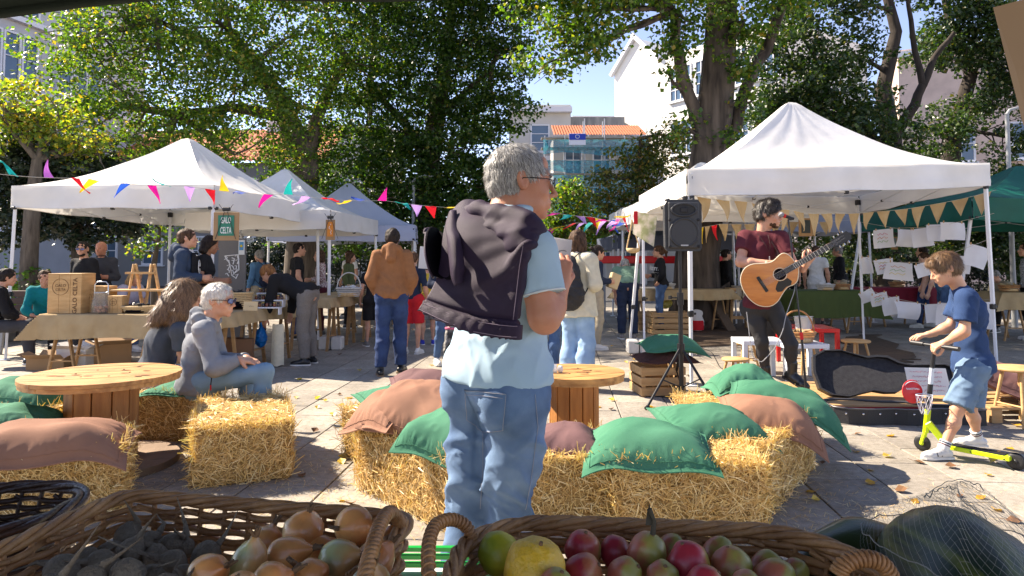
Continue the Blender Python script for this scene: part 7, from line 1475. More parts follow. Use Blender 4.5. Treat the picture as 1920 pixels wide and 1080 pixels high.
 # watermelon in a net, dark squash behind it
 wm=veg_mat('watermelon_rind',[(0,(.012,.022,.014)),(.45,(.016,.032,.018)),(.58,(.10,.12,.025)),(.66,(.03,.045,.02)),(1,(.012,.024,.015))],scale=2.0,rough=.33,bump=.12,bscale=30,coat=.0,streak=(6,1.0,6),axis_mix=.0)
 c=P(1802,1122,.94);fruit('watermelon','large dark mottled watermelon wrapped in netting at the lower right','watermelon',None,c,(.108,.17),(.25,.9,-.12),wm,101,'round')
 c2=P(1606,1052,1.05);fruit('squash','dark green and amber squash lying behind the watermelon','squash',None,c2,(.058,.10),(.95,.1,.12),veg_mat('dark_squash',[(0,(.015,.025,.010)),(.5,(.03,.05,.012)),(.64,(.30,.17,.015)),(1,(.06,.07,.015))],scale=1.5,rough=.35,coat=.2,axis_mix=.35),102,'melon')
 # netting: a real open mesh of thin threads, rucked up over the fruit
 cc=c+V(0,0,.0);o=empty('net_bag',c,'loose pale netting rucked up over the watermelon','net');nm=mat('net_thread',(.30,.29,.25),rough=.7,var=0);nu,nv=64,40
 def nt(u,v):
  a=u*2*math.pi;th=v*math.pi*.56;k=1+.05*math.sin(3*a+2*v)+.05*mnoise.noise(Vector((math.cos(a)*2,math.sin(a)*2,v*4)));z=math.cos(th)*.118+.018*max(0,math.cos(th))*(1+.8*math.sin(2*a+.6))+.012*mnoise.noise(Vector((math.cos(a)*5,math.sin(a)*5,3)))
  return c+V(math.cos(a)*math.sin(th)*.116*k,math.sin(a)*math.sin(th)*.165*k,z)
 vs=[];fs=[]
 def thread(pts,w=.00017):
  k0=len(vs)
  for p in pts:vs.append(p-V(w,0,0));vs.append(p+V(w,0,0)+V(0,0,w))
  for i in range(len(pts)-1):b=k0+i*2;fs.append((b,b+1,b+3,b+2))
 for i in range(nu):
  thread([nt((i+.5*j)/nu,.02+j/nv)for j in range(nv)]);thread([nt((i-.5*j)/nu,.02+j/nv)for j in range(nv)])
 ob=link('netting',npmesh('netting',np.array([tuple(v)for v in vs])-np.array(c),fs,False),nm,o);ob['kind']='stuff'
 m=MB(c);m.tube([nt(t,.17+.05*math.sin(t*9))+V(0,0,.004)for t in[i/60 for i in range(46)]],.0007,4);m.tube([nt(t,.62)for t in[i/60 for i in range(61)]],.0008,4);m.build('drawn_cord',nm,o)
 # green plastic crate beyond the table edge
 c=P(850,1020,1.42);c.z=0;zt=P(850,1020,1.56).z;o=empty('plastic_crate',c,'bright green plastic crate showing between the two baskets','crate');gp=mat('green_plastic',(.0,.30,.045),rough=.35,var=0)
 for k in range(3):m=MB(c);m.box(V(c.x,c.y-.13,zt-.008-k*.017),(.42,.012,.010),bev=.002);m.build('rib',gp,o)
 for s in(-1,1):m=MB(c);m.box(V(c.x+s*.21,c.y,zt-.025),(.012,.27,.05));m.build('end_wall',gp,o)
 for k in range(3):m=MB(c);m.box(V(c.x,c.y+.13,zt-.006-k*.017),(.40,.012,.009));m.build('rib',gp,o)
 cr=V(c.x,c.y,0);b=empty('carton_stack',cr,'white carton under the green plastic crate','box');m=MB(cr);m.box(cr+V(0,0,(zt-.055)/2),(.46,.30,zt-.057),bev=.004);m.build('carton',mat('white_card',(.62,.60,.56)),b)
# ---------------------------------------------------------------- the five people near the camera
def sheet(name,rows,m,parent,nu=40,nv=40,thick=.006,fold=None,jag=None):
 """a cloth sheet through a grid of control points (Catmull-Rom), given real thickness"""
 rows=[[Vector(p)for p in r]for r in rows]
 def cr(p,t):
  n=len(p)-1;x=t*n;i=min(int(x),n-1);f=x-i
  a=p[max(i-1,0)];b=p[i];c=p[i+1];d=p[min(i+2,n)]
  return b*1.0+(c-a)*.5*f+(a*2-b*5+c*4-d)*.5*f*f+(b*3-a-c*3+d)*.5*f**3
 def fn(u,v):return cr([cr(r,v)for r in rows],u)
 vs=[fn(i/nu,j/nv)for i in range(nu+1)for j in range(nv+1)];w=nv+1
 a=np.array(vs).reshape(nu+1,nv+1,3)
 def normals(a):
  du=np.gradient(a,axis=0);dv=np.gradient(a,axis=1);n=np.cross(du,dv);return n/(np.linalg.norm(n,axis=2,keepdims=True)+1e-9)
 n=normals(a)
 if fold is not None:
  d=fold(a[...,0],a[...,1],a[...,2],*np.meshgrid(np.linspace(0,1,nu+1),np.linspace(0,1,nv+1),indexing='ij'));a=a+n*d[...,None]
 n=normals(a);b=a+n*thick
 v=np.concatenate([a.reshape(-1,3),b.reshape(-1,3)]);N=(nu+1)*w
 fs=[]
 for i in range(nu):
  for j in range(nv):
   q=(i*w+j,(i+1)*w+j,(i+1)*w+j+1,i*w+j+1);fs.append(q[::-1]);fs.append(tuple(x+N for x in q))
 for i in range(nu):
  for j in(0,nv):q=(i*w+j,(i+1)*w+j,(i+1)*w+j+N,i*w+j+N);fs.append(q if j==0 else q[::-1])
 for j in range(nv):
  for i in(0,nu):q=(i*w+j,i*w+j+1,i*w+j+1+N,i*w+j+N);fs.append(q[::-1]if i==0 else q)
 return link(name,npmesh(name,v-np.array(parent.location if parent else(0,0,0)),fs),m,parent)
def glasses(root,hp,HM,hk,lens,frame,sun=False):
 off=root.location;fr=MB(off);ln=MB(off)
 for q in(-1,1):
  c=(q*.033,.112,.006);w,hh_=(.026,.017 if not sun else.020)
  loop=[hp(c[0]+w*math.cos(a)*(1 if not sun else 1.1),c[1]-abs(math.cos(a)*q>0)*.003-(.012 if math.cos(a)*q>.3 else 0)*abs(math.cos(a)),c[2]+hh_*math.sin(a))for a in[i*math.pi/8 for i in range(17)]]
  fr.tube(loop,.0013 if not sun else.0022,5)
  m=MB(off);fwd=HM.col[1]*.0012;m.poly(loop[:-1],fwd);m.build('lens',lens,root)
  fr.tube([hp(q*.060,.098,.010),hp(q*.073,.07,.012),hp(q*.080,.02,.010),hp(q*.082,-.01,.006),hp(q*.080,-.02,-.012)],.0016 if not sun else.0026,5)
 fr.tube([hp(-.010,.113,.010),hp(0,.117,.013),hp(.010,.113,.010)],.0015,5)
 return fr.build('glasses',frame,root)
M_['purple']=mat('plum_cotton',(.031,.017,.040),(.022,.013,.029),rough=.6,scale=10,bump=.3,bscale=1100,spec=.22,var=.0)
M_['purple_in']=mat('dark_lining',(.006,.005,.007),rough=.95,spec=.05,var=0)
M_['stitch']=mat('pale_stitching',(.22,.17,.22),rough=.9,var=0)
M_['polo']=cloth('pale_blue_pique',(.42,.57,.68),(.37,.52,.63),scale=9,bump=.45,bscale=700)
M_['polo_edge']=cloth('white_rib',(.70,.74,.76))
M_['metal_dk']=mat('dark_metal',(.03,.03,.032),rough=.35,metal=.8,var=0)
M_['glass_lens']=mat('clear_lens',(.10,.12,.13),rough=.05,spec=.8,alpha=.35,var=0);M_['sun_lens']=mat('mirror_lens',(.02,.015,.12),rough=.04,spec=1,coat=1,var=0)
M_['paper']=mat('white_paper',(.72,.72,.72),rough=.8,trans=.25,var=.02,scale=3)
def build_hero():
 d=2.13
 f=Vector((.78,.625,0)).normalized();r=Vector((f.y,-f.x,0))
 J=dict(fwd=f,k=1.0,fine=True,hk=.98)
 J['pel']=P(936,708,d);J['chest']=P(944,530,d-.01);J['neck']=P(948,404,d-.02)
 J['shR']=P(994,474,1.98);J['shL']=P(884,446,2.26)
 J['elR']=P(1021,596,1.95);J['wrR']=P(1048,545,2.13)
 J['elL']=P(900,590,2.40);J['wrL']=P(980,560,2.52)
 J['hpR']=J['pel']+r*.098-Vector((0,0,.04));J['hpL']=J['pel']-r*.098-Vector((0,0,.04))
 J['knR']=P(952,1000,2.12);J['knL']=P(872,1005,2.18)
 J['anR']=J['knR']+V(.0,.02,-.40);J['anR'].z=.085;J['anL']=J['knL']+V(-.07,-.04,-.4);J['anL'].z=.085
 J['toeR']=V(.75,.65,0);J['toeL']=V(.2,.95,0)
 J['head']=P(975,343,2.15);J['hfwd']=Vector((.975,.22,-.07)).normalized();J['hup']=V(.07,.02,1)
 J['base']=Vector((J['pel'].x,d,0))
 def jeans(s):
  # seat, folds behind the knees
  s.ell(J['hpR']-f*.055-V(0,0,.02),(.064,.066,.085),.03);s.ell(J['hpL']-f*.050-V(0,0,.02),(.064,.066,.085),.03)
 fj0=folds(.009,.13,11,[(.3,.3,1),(-.5,0,1)]);fj1=folds(.003,.06,12,[(.4,.2,1)])
 root,hp,q=person('grey-haired man in pale blue polo with a plum jacket slung over his shoulders',J,M_['skin_tan'],[dict(mat=M_['polo'],o=.017,sleeve=.66,hem=-.025,skirt=.025,sr=.165,sf=.80,collar=True,amp=.0075,wl=.10,seed=8,h=.0075,waist=1.04,dirs=[(.4,0,1),(1,.2,.4)],so=1.15)],dict(mat=denim('washed_denim',(.17,.26,.40),(.07,.125,.23)),o=.006,wide=.010,amp=0,h=.0075,extra=jeans,top=.05),M_['shoe_black'],dict(kind='short',mat=M_['h_grey'],amp=.0014,wl=.012,o=.003,h=.005,strands=(14000,.022,((.62,.61,.58),(.16,.15,.145)),.1)),h=.009,hh=.0045,hd=.0045,g=1.0,handR=dict(d=Vector((.05,.15,1)),n=Vector((-.2,.9,-.1)),curl=.95,thumb=.6),faceopt=dict(fat=1.05,nose=1.25,jaw=1.1))
 off=root.location
 jn=[o for o in bpy.data.objects if o.name.startswith('trousers')and o.parent==root][0]
 # crease the denim: folds that gather behind the knee, fade on the seat
 me=jn.data;n=len(me.vertices);co=np.empty(n*3);me.vertices.foreach_get('co',co);co=co.reshape(-1,3);no=np.empty(n*3);me.vertex_normals.foreach_get('vector',no);no=no.reshape(-1,3)
 w=co+np.array(off);z=w[:,2];kn=np.exp(-((z-.62)/.16)**2);st=np.exp(-((z-.84)/.06)**2)
 dsp=-(fj0(w[:,0],w[:,1],w[:,2])*(.35+1.5*kn+.8*st)+fj1(w[:,0],w[:,1],w[:,2])*(.3+1.1*kn))
 dsp-=.012*np.exp(-((w[:,0]-(J['pel'].x-.12*.57))/.012)**2)*(z>.68)*(z<.93)
 co=co+no*dsp[:,None];me.vertices.foreach_set('co',co.astype(np.float32).ravel());me.update()
 # polo trim: white-edged sleeve band
 a,e=J['shR'],J['elR'];dd=(e-a).normalized();c=a.lerp(e,.645);x=dd.orthogonal().normalized();y=dd.cross(x)
 mb=MB(off);mb.tube([c+(x*math.cos(t)+y*math.sin(t))*.0745 for t in[i*math.pi/12 for i in range(25)]],.0030,6,cap=False);mb.build('sleeve_edge',M_['polo_edge'],root)
 glasses(root,hp,q['HM'],q['hk'],M_['glass_lens'],M_['metal_dk'])
 # eyebrow and shadow of a moustache
 for s_ in(-1,1):
  mb=MB(off);mb.tube([hp(s_*.014,.097,.026),hp(s_*.03,.096,.031),hp(s_*.046,.086,.026)],[.003,.004,.002],6);mb.build('eyebrow',M_['h_grey'],root)
 # back pocket of the jeans, belt, waistband
 # project a patch on the seat by casting rays onto the jeans
 bpy.context.view_layer.update()
 def on(px,py,o=.003,obj=jn):
  src=Vector((0,0,CAMZ));p=P(px,py,2.0);dr=(p-src).normalized();ok,loc,nr,_=obj.ray_cast(src-off,dr)
  return(loc+off+nr*o,nr)if ok else(P(px,py,2.0),-dr)
 def patch(name,pts,m,nu,nv,o,parent,obj=jn):
  """quad patch laid on the surface: pts = 4 corner pixels tl, tr, br, bl"""
  tl,tr,br,bl=[np.array(p,float)for p in pts]
  vs=[]
  for i in range(nu+1):
   for j in range(nv+1):
    u=i/nu;v=j/nv;p=(tl*(1-u)+tr*u)*(1-v)+(bl*(1-u)+br*u)*v;vs.append(on(p[0],p[1],o,obj)[0]-off)
  w_=nv+1;fs=[(i*w_+j,i*w_+j+1,(i+1)*w_+j+1,(i+1)*w_+j)for i in range(nu)for j in range(nv)]
  b=[v_+Vector((0,.006,0))for v_ in vs];N=len(vs);fs+=[tuple(x_+N for x_ in q_[::-1])for q_ in fs]
  rim=[j for j in range(nv)];e_=[]
  for i in range(nu):e_.append((i*w_,(i+1)*w_));e_.append(((i+1)*w_+nv,i*w_+nv))
  for j in range(nv):e_.append((j+1,j));e_.append((nu*w_+j,nu*w_+j+1))
  fs+=[(b_,a_,a_+N,b_+N)for a_,b_ in e_]
  me_=bpy.data.meshes.new(name);me_.from_pydata(vs+b,[],fs);me_.polygons.foreach_set('use_smooth',[True]*len(fs));me_.update()
  return link(name,me_,m,root)
 dn=_mats['washed_denim']
 patch('back_pocket',[(872,730),(949,738),(943,806),(905,812),],dn,10,10,.0045,root)
 sm=mat('tan_thread',(.30,.30,.34),rough=.9,var=0)
 def seam(name,pix,rad=.0009,o=.0052,m=sm,obj=jn,n_=14):
  pts=[]
  for i in range(len(pix)-1):
   for t in range(n_):q_=t/n_;pts.append(on(pix[i][0]*(1-q_)+pix[i+1][0]*q_,pix[i][1]*(1-q_)+pix[i+1][1]*q_,o,obj)[0])
  m_=MB(off);m_.tube(pts,rad,4);return m_.build(name,m,root)
 seam('seam',[(874,732),(949,740),(943,804),(906,810),(876,786),(874,732)]);seam('seam',[(874,739),(948,747)])
 seam('seam',[(1003,740),(1008,800),(998,880),(985,960)],o=.002);seam('seam',[(905,800),(906,870),(900,960)],o=.001)
 # the jacket on his shoulders
 def jf(x,y,z,U,Vv):
  o=0
  for k_,(a_,b_,ph,wd,am)in enumerate([(.10,.95,0,.045,.012),(.30,.75,.4,.05,.014),(.42,.55,.2,.04,.011),(.16,.5,.9,.045,.010),(.62,.62,.5,.06,.008),(.26,1.05,.8,.035,.010)]):
   # soft ridges running diagonally from the right shoulder to the lower left
   t=U-(a_+(1-Vv)*(.55*b_));o=o+am*np.exp(-(t/wd)**2)*np.clip(Vv*1.6,0,1)*np.clip(1.2-U,0,1)
  o=o+.0045*np.sin(11*Vv+4*U+1.5*np.sin(5*U))*np.clip(U*1.5,0,1)
  o=o-.010*np.exp(-((U-.86)/.012)**2)
  f2=folds(.0035,.15,31,ridge=False)(x,y,z);return o-f2*np.clip((.85-U)*4,0,1)
 rows=[[P(848,398,2.20),P(872,378,2.20),P(908,382,2.18),P(955,392,2.12),P(985,402,2.05),P(1006,418,2.02),P(1014,434,2.0)],[P(838,420,2.10),P(870,412,2.06),P(915,415,2.03),P(960,425,1.99),P(980,432,1.945),P(1000,438,1.93),P(1008,448,1.95)],[P(833,465,2.04),P(868,460,1.99),P(912,462,1.965),P(955,468,1.935),P(973,470,1.90),P(985,468,1.89),P(988,468,1.91)],[P(822,515,2.02),P(862,518,1.97),P(906,522,1.935),P(948,525,1.91),P(967,525,1.89),P(976,524,1.885),P(977,524,1.90)],[P(808,553,2.00),P(852,565,1.95),P(898,575,1.92),P(940,580,1.90),P(963,582,1.88),P(971,582,1.88),P(972,582,1.90)],[P(788,580,1.98),P(838,604,1.93),P(890,622,1.90),P(935,630,1.885),P(960,632,1.875),P(968,632,1.88),P(969,632,1.90)]]
 jk=empty('denim_jacket',off,'plum denim jacket hanging over the grey-haired man\'s back','jacket')
 body=sheet('jacket_body',rows,M_['purple'],jk,70,70,.007,jf)
 rl=SDF(.007);rl.chain([P(866,398,2.20),P(898,394,2.09),P(935,402,2.02),P(968,408,1.985),P(988,418,1.955),P(1004,434,1.955),P(1010,444,2.03)],[.020,.026,.027,.028,.030,.027,.018],.03)
 rl.chain([P(900,425,2.03),P(950,436,1.965),P(974,444,1.925),P(998,450,1.915)],[.016,.020,.022,.018],.03);rl.chain([P(930,470,1.965),P(965,462,1.935),P(984,460,1.90)],[.012,.016,.016],.03)
 rl.post=folds(.0045,.06,77,[(.2,.3,1),(0,0,1)]);sdf_mesh('collar_roll',rl,M_['purple'],jk,off)
 # waistband of the jacket: a proud double band along the lower edge with stitching
 def lerp_row(a,b,t):return[p.lerp(q_,t)for p,q_ in zip(a,b)]
 wb=[[p+V(0,-.012,0)for p in lerp_row(rows[4],rows[5],.52)],[p+V(0,-.014,-.001)for p in lerp_row(rows[4],rows[5],.8)],[p+V(0,-.012,-.004)for p in rows[5]]]
 sheet('waistband',wb,M_['purple'],jk,8,200,.012,lambda x,y,z,U,Vv:.0008*np.sin(95*Vv+3*np.sin(U*3))*np.clip((.7-Vv)*4,0,1)+.003*np.sin(9*Vv+5.2))
 for tt in(.56,.96):
  mb=MB(off);rr=[p+V(0,-.0275,0)for p in lerp_row(rows[4],rows[5],tt)]
  pts=[]
  for i in range(len(rr)-1):
   for s_ in range(10):pts.append(rr[i].lerp(rr[i+1],s_/10))
  mb.tube(pts,.0011,4);mb.build('stitching',M_['stitch'],jk)
 for px_,dd_ in(([(982,452),(974,500),(967,560),(962,600)],(1.885,1.878,1.872,1.868)),):
  mb=MB(off);mb.tube([P(a_,b_,z_-.012)for(a_,b_),z_ in zip(px_,dd_)],.0011,4);mb.build('stitching',M_['stitch'],jk)
 # front placket standing up, and the hollow of the open collar with its dark lining
 pl=[[P(846,398,2.13),P(853,396,2.12)],[P(838,425,2.07),P(858,430,2.04)],[P(842,448,2.00),P(862,455,1.97)],[P(846,490,1.955),P(868,500,1.94)],[P(850,520,1.945),P(866,516,1.945)],[P(856,535,1.95),P(866,528,1.945)]]
 sheet('placket',[[a_,a_.lerp(b_,.5)+V(0,-.02,0),b_]for a_,b_ in pl],M_['purple'],jk,26,8,.007)
 fl=[[P(806,427,2.12),P(822,432,2.16),P(845,446,2.06)],[P(799,438,2.04),P(826,455,2.14),P(849,470,1.99)],[P(798,470,1.99),P(828,490,2.12),P(852,500,1.965)],[P(805,502,1.98),P(830,515,2.05),P(853,518,1.96)],[P(812,517,1.985),P(832,524,2.0),P(850,524,1.96)]]
 sheet('lining',fl,M_['purple_in'],jk,20,20,.006)
 fo=[[P(806,427,2.12),P(802,426,2.11),P(798,432,2.06)],[P(799,438,2.04),P(796,440,2.04),P(797,445,2.05)],[P(798,470,1.985),P(795,472,1.99),P(797,476,2.03)],[P(805,502,1.975),P(802,505,1.98),P(803,508,2.02)],[P(813,518,1.98),P(810,521,1.985),P(812,523,2.02)]]
 sheet('collar_edge',fo,M_['purple'],jk,20,6,.007)
 # card in his hand
 c=P(1046,480,2.22);card=empty('paper_card',c,'white paper card with a round mark held up by the grey-haired man','card')
 u_=V(.12,.2,1).normalized();x_=V(1,.15,-.14).normalized()
 mb=MB(c);mb.grid(lambda u,v:c+x_*(u-.5)*.085+u_*(v-.5)*.12+V(0,.012*math.sin(u*3),0),8,8);mb.grid(lambda u,v:c+V(0,-.0012,0)+x_*(.5-u)*.085+u_*(v-.5)*.12+V(0,.012*math.sin((1-u)*3),0),8,8);mb.build('sheet',M_['paper'],card)
 ink=mat('black_ink',(.02,.02,.02),rough=.8,var=0)
 mb=MB(c);cc=c+x_*.018+u_*-.005+V(0,-.004,0)
 mb.tube([cc+(x_*math.cos(a_)+u_*math.sin(a_))*.026+V(0,.011,0)for a_ in[i*math.pi/12 for i in range(25)]],.0012,4);mb.tube([cc+x_*(i-4)*.004+u_*.009*math.sin(i*1.7)+V(0,.011,0)for i in range(8)],.0014,4);mb.build('round_mark',ink,card)
 return root
def build_seated_man():
 J=dict(k=1.0,hk=1.08,fwd=V(1,.05,.1),fine=True)
 d=5.3
 J['pel']=P(375,722,d);J['chest']=P(377,655,d);J['neck']=P(393,600,d);J['shR']=P(381,620,d-.16);J['shL']=P(394,618,d+.17)
 J['elR']=P(402,690,d-.24);J['wrR']=P(448,674,d-.14);J['elL']=P(415,680,d+.22);J['wrL']=P(462,672,d+.02)
 J['hpR']=P(385,716,d-.09);J['hpL']=P(388,716,d+.09)
 J['knR']=P(497,697,d-.13);J['knL']=P(470,702,d+.20);J['anR']=V(J['knR'].x-.02,d-.13,.085);J['anL']=V(J['knL'].x-.04,d+.22,.085)
 J['toeR']=V(1,-.1,0);J['toeL']=V(1,.2,0);J['head']=P(410,564,d);J['hfwd']=V(1,-.08,-.06).normalized();J['hup']=V(.06,0,1);J['base']=V(J['pel'].x,d,0)
 root,hp,q=person('white-haired man in grey zip jacket and sunglasses sitting on a straw bale',J,M_['skin'],dict(mat=M_['grey_jacket'],o=.022,sleeve=1.97,hem=.06,hood=True,amp=.0065,wl=.12,seed=4,name='jacket',dirs=[(0,.4,1),(1,0,.5)],h=.010,skirt=.0),dict(mat=denim('pale_denim',(.22,.34,.44),(.15,.25,.34)),o=.002,wide=.010,amp=.004,wl=.10,h=.011),M_['shoe_black'],dict(kind='short',mat=M_['h_white'],o=.009,amp=.0018,wl=.014,strands=(6000,.03,((.85,.82,.76),(.5,.47,.42)),.1,.12,.0009)),h=.012,g=1.05,handR=dict(d=V(1,.25,-.15),n=V(0,.3,-1),curl=.45),handL=dict(d=V(.9,-.5,-.2),n=V(0,0,-1),curl=.4),faceopt=dict(nose=1.2))
 glasses(root,hp,q['HM'],q['hk'],M_['sun_lens'],M_['metal_dk'],True)
 off=root.location
 mb=MB(off);c=J['wrR']-V(.02,0,0);mb.tube([c+V(.0,math.cos(a)*.034,math.sin(a)*.034)for a in[i*math.pi/8 for i in range(17)]],.006,6);mb.box(c+V(0,-.025,.022),(.03,.018,.03),bev=.004);mb.build('wristwatch',M_['black'],root)
 zb=[P(400,684,d-.30),P(398,705,d-.32),P(396,730,d-.31)]
 mb=MB(off);mb.tube([P(401,678,d-.225),P(398,700,d-.235),P(395,722,d-.23)],.004,5);mb.build('pocket_zip',M_['black'],root)
 mb=MB(off);mb.tube([P(395,722,d-.232),P(395,732,d-.235)],.0055,5);mb.build('zip_pull',M_['red_cloth'],root)
def build_seated_woman():
 d=5.75;J=dict(k=1.0,fwd=V(.75,.5,-.1),fine=True,hk=1.1)
 J['pel']=P(292,706,d);J['chest']=P(303,640,d);J['neck']=P(330,602,d);J['shR']=P(338,622,d-.17);J['shL']=P(322,610,d+.17)
 J['elR']=P(346,672,d-.12);J['wrR']=P(372,690,d+.08);J['elL']=P(350,680,d+.25);J['wrL']=P(390,690,d+.2)
 J['hpR']=P(302,705,d-.07);J['hpL']=P(296,705,d+.1);J['knR']=P(375,704,d+.15);J['knL']=P(350,704,d+.4);J['anR']=V(J['knR'].x,d+.15,.085);J['anL']=V(J['knL'].x,d+.45,.085)
 J['toeR']=V(.8,.5,0);J['toeL']=V(.8,.5,0);J['head']=P(348,556,d);J['hfwd']=V(.72,.62,-.25).normalized();J['hup']=V(.15,.1,1);J['base']=V(J['pel'].x,d,0)
 def hx(s,hp,HR,HM):
  s.chain([hp(-.02,-.07,.02),hp(0,-.10,-.08),hp(.0,-.15,-.16),hp(.0,-.19,-.21)],[.08,.075,.06,.035],.05)
  s.chain([hp(.07,-.02,.02),hp(.085,-.02,-.10),hp(.07,.0,-.20)],[.045,.045,.03],.04);s.chain([hp(-.07,-.04,.0),hp(-.09,-.08,-.10),hp(-.10,-.13,-.18)],[.045,.05,.03],.04)
 person('woman with long highlighted brown hair in a dark grey tee sitting with her back turned',J,M_['skin'],dict(mat=cloth('slate_tee',(.075,.085,.105)),o=.022,sleeve=.62,hem=-.02,amp=.008,wl=.12,seed=14,h=.011,dirs=[(0,.4,1)]),dict(mat=M_['white_cloth'],o=.016,wide=.015,h=.013,top=.10),M_['shoe_white'],dict(kind='long',mat=mat('streaked_hair',(.42,.27,.14),(.06,.035,.022),rough=.4,scale=26,stretch=(1,1,.35),bump=.7,bscale=150,spec=.4,var=0,contrast=1.3),o=.012,amp=.0028,wl=.017,len=.14,extra=hx,strands=(16000,.07,((.38,.22,.11),(.045,.024,.015)),.75,.10,.0009)),h=.013,g=1.04)
def build_guitarist():
 d=6.35;k=1.0;J=dict(k=k,fwd=V(.42,-.9,0),fine=True,boot=.07,hk=1.08)
 J['pel']=P(1428,572,d);J['chest']=P(1430,483,d-.02);J['neck']=P(1431,436,d-.02);J['shR']=P(1398,445,d+.02);J['shL']=P(1464,447,d-.10)
 J['elR']=P(1388,492,d-.12);J['wrR']=P(1450,494,d-.26);J['elL']=P(1490,500,d-.22);J['wrL']=P(1511,497,d-.40)
 J['hpR']=P(1411,578,d);J['hpL']=P(1447,576,d-.04)
 J['knR']=P(1428,640,d-.06);J['anR']=P(1438,706,d+.02);J['knL']=P(1483,645,d-.15);J['anL']=P(1487,698,d-.10)
 J['toeR']=V(.05,-1,0);J['toeL']=V(.45,-.85,-.30);J['head']=P(1440,402,d-.05);J['hfwd']=V(.78,-.52,-.32).normalized();J['hup']=V(.12,-.08,1);J['base']=V(J['pel'].x,d,.12)
 tr=dict(mat=mat('black_denim',(.022,.021,.022),rough=.7,scale=9,bump=.3,bscale=400,var=0),o=.004,wide=-.002,amp=.004,wl=.07,h=.011,gap=-.03)
 def hx(s,hp,HR,HM):s.ell(hp(0,.0,.095),HR(.072,.08,.04),.02,M=HM)
 root,hp,q=person('young man in maroon tee and black jeans playing guitar on the wooden stage',J,M_['skin'],dict(mat=M_['maroon'],o=.014,sleeve=.58,hem=.03,amp=.006,wl=.09,seed=6,h=.010),tr,M_['shoe_black'],dict(kind='short',mat=M_['h_black'],o=.010,amp=.004,wl=.022,extra=hx,strands=(7000,.035,((.06,.045,.035),(.012,.009,.008)),.1,.35,.0009)),h=.011,g=.97,sole=M_['sole_dark'],handR=dict(d=V(.9,-.25,.0),n=V(-.1,.7,-.5),curl=.7),handL=dict(d=V(.35,-.35,.75),n=V(-.3,.75,-.3),curl=.75))
 off=root.location
 # beard
 s=SDF(.005);s.ell(hp(0,.037,-.072),(.0535*q['hk'],.055*q['hk'],.039*q['hk']),.01,M=q['HM']);s.ell(hp(0,.079,-.096),(.023,.021,.019),.014,M=q['HM'])
 s.ell(hp(0,.10,-.050),(.030,.034,.030),.006,'s',M=q['HM']);s.cut(hp(0,0,-.040),q['u']*1.0-q['f']*.5);s.post=folds(.002,.012,3,ridge=False);sdf_mesh('beard',s,M_['h_brown'],root,off)
 # guitar strap over the left shoulder, pendant
 mb=MB(off);mb.tube([P(1446,452,d-.17),P(1457,470,d-.20),P(1468,490,d-.24),P(1478,508,d-.27)],.012,6,flat=.2);mb.tube([P(1420,437,d-.11),P(1436,460,d-.17),P(1443,478,d-.185),P(1444,458,d-.18),P(1440,440,d-.12)],.002,4);mb.build('necklace',mat('leather_cord',(.05,.03,.02),rough=.6,var=0),root)
 mb=MB(off);mb.box(P(1443,484,d-.19),(.010,.004,.035),bev=.002);mb.build('pendant',mat('silver',(.6,.58,.55),rough=.3,metal=.9,var=0),root)
 # ---- guitar
 A=P(1398,551,d-.30);B=P(1582,446,d-.56)
 ax=(B-A).normalized();L=1.04;n=V(.10,-.93,.22);n=(n-ax*n.dot(ax)).normalized();up=n.cross(ax) # n: top plate normal
 if up.z<0:up=-up
 o=A
 g_=empty('acoustic_guitar',A,'honey-coloured acoustic guitar in the hands of the young man in maroon','guitar')
 def q3(x,y,z=0):return o+ax*x+up*y+n*z
 prof=[(0,0),(.006,.06),(.03,.125),(.075,.172),(.13,.196),(.19,.190),(.25,.160),(.30,.135),(.34,.126),(.38,.132),(.42,.142),(.455,.140),(.48,.115),(.492,.07),(.495,0)]
 up_=prof;lo_=prof[-2:0:-1]
 # a cutaway on the treble side
 low=[(x,-y*(1 if x<.40 else max(.35,1-(x-.40)*7)))for x,y in prof[-2:0:-1]]
 raw=[(x,y)for x,y in up_]+low;loop=[]
 for i in range(len(raw)):
  a_,b_,c_,d_=[Vector(raw[(i+j)%len(raw)])for j in(-1,0,1,2)]
  for t in(0,.25,.5,.75):p_=b_+(c_-a_)*.5*t+(a_*2-b_*5+c_*4-d_)*.5*t*t+(b_*3-a_-c_*3+d_)*.5*t**3;loop.append(q3(p_.x,p_.y))
 wood=mat('spruce_top',(.60,.20,.03),(.46,.13,.018),rough=.22,scale=6,stretch=(1,1,6),coat=.5,spec=.5,var=0);sidew=mat('mahogany',(.10,.03,.012),rough=.3,coat=.3,var=0)
 bind=mat('cream_binding',(.7,.6,.42),rough=.4,var=0);dkw=mat('ebony',(.012,.010,.009),rough=.35,var=0);steel=mat('steel',(.6,.6,.6),rough=.25,metal=1,var=0)
 MB(A).poly([p-n*.10 for p in loop],n*.098).build('body',sidew,g_)
 MB(A).poly(loop,n*.003).build('top_plate',wood,g_)
 MB(A).tube(loop+[loop[0]],.004,6,cap=False).build('binding',bind,g_)
 cx=.335
 MB(A).poly([q3(cx+.05*math.cos(t),.05*math.sin(t),.0035)for t in[i*math.pi/16 for i in range(32)]],n*.0012).build('sound_hole',M_['purple_in'],g_)
 mb=MB(A);mb.tube([q3(cx+.055*math.cos(t),.055*math.sin(t),.004)for t in[i*math.pi/12 for i in range(25)]],.003,4,cap=False);mb.build('rosette',bind,g_)
 MB(A).poly([q3(x,y,.0035)for x,y in[(.29,-.045),(.33,-.060),(.37,-.057),(.385,-.10),(.36,-.125),(.32,-.118),(.27,-.135),(.235,-.12),(.235,-.09),(.26,-.065)]],n*.0016).build('pickguard',dkw,g_)
 MB(A).box(q3(.165,0,.008),(.028,.15,.009),M=Matrix((ax,up,n)).transposed(),bev=.003).build('bridge',dkw,g_)
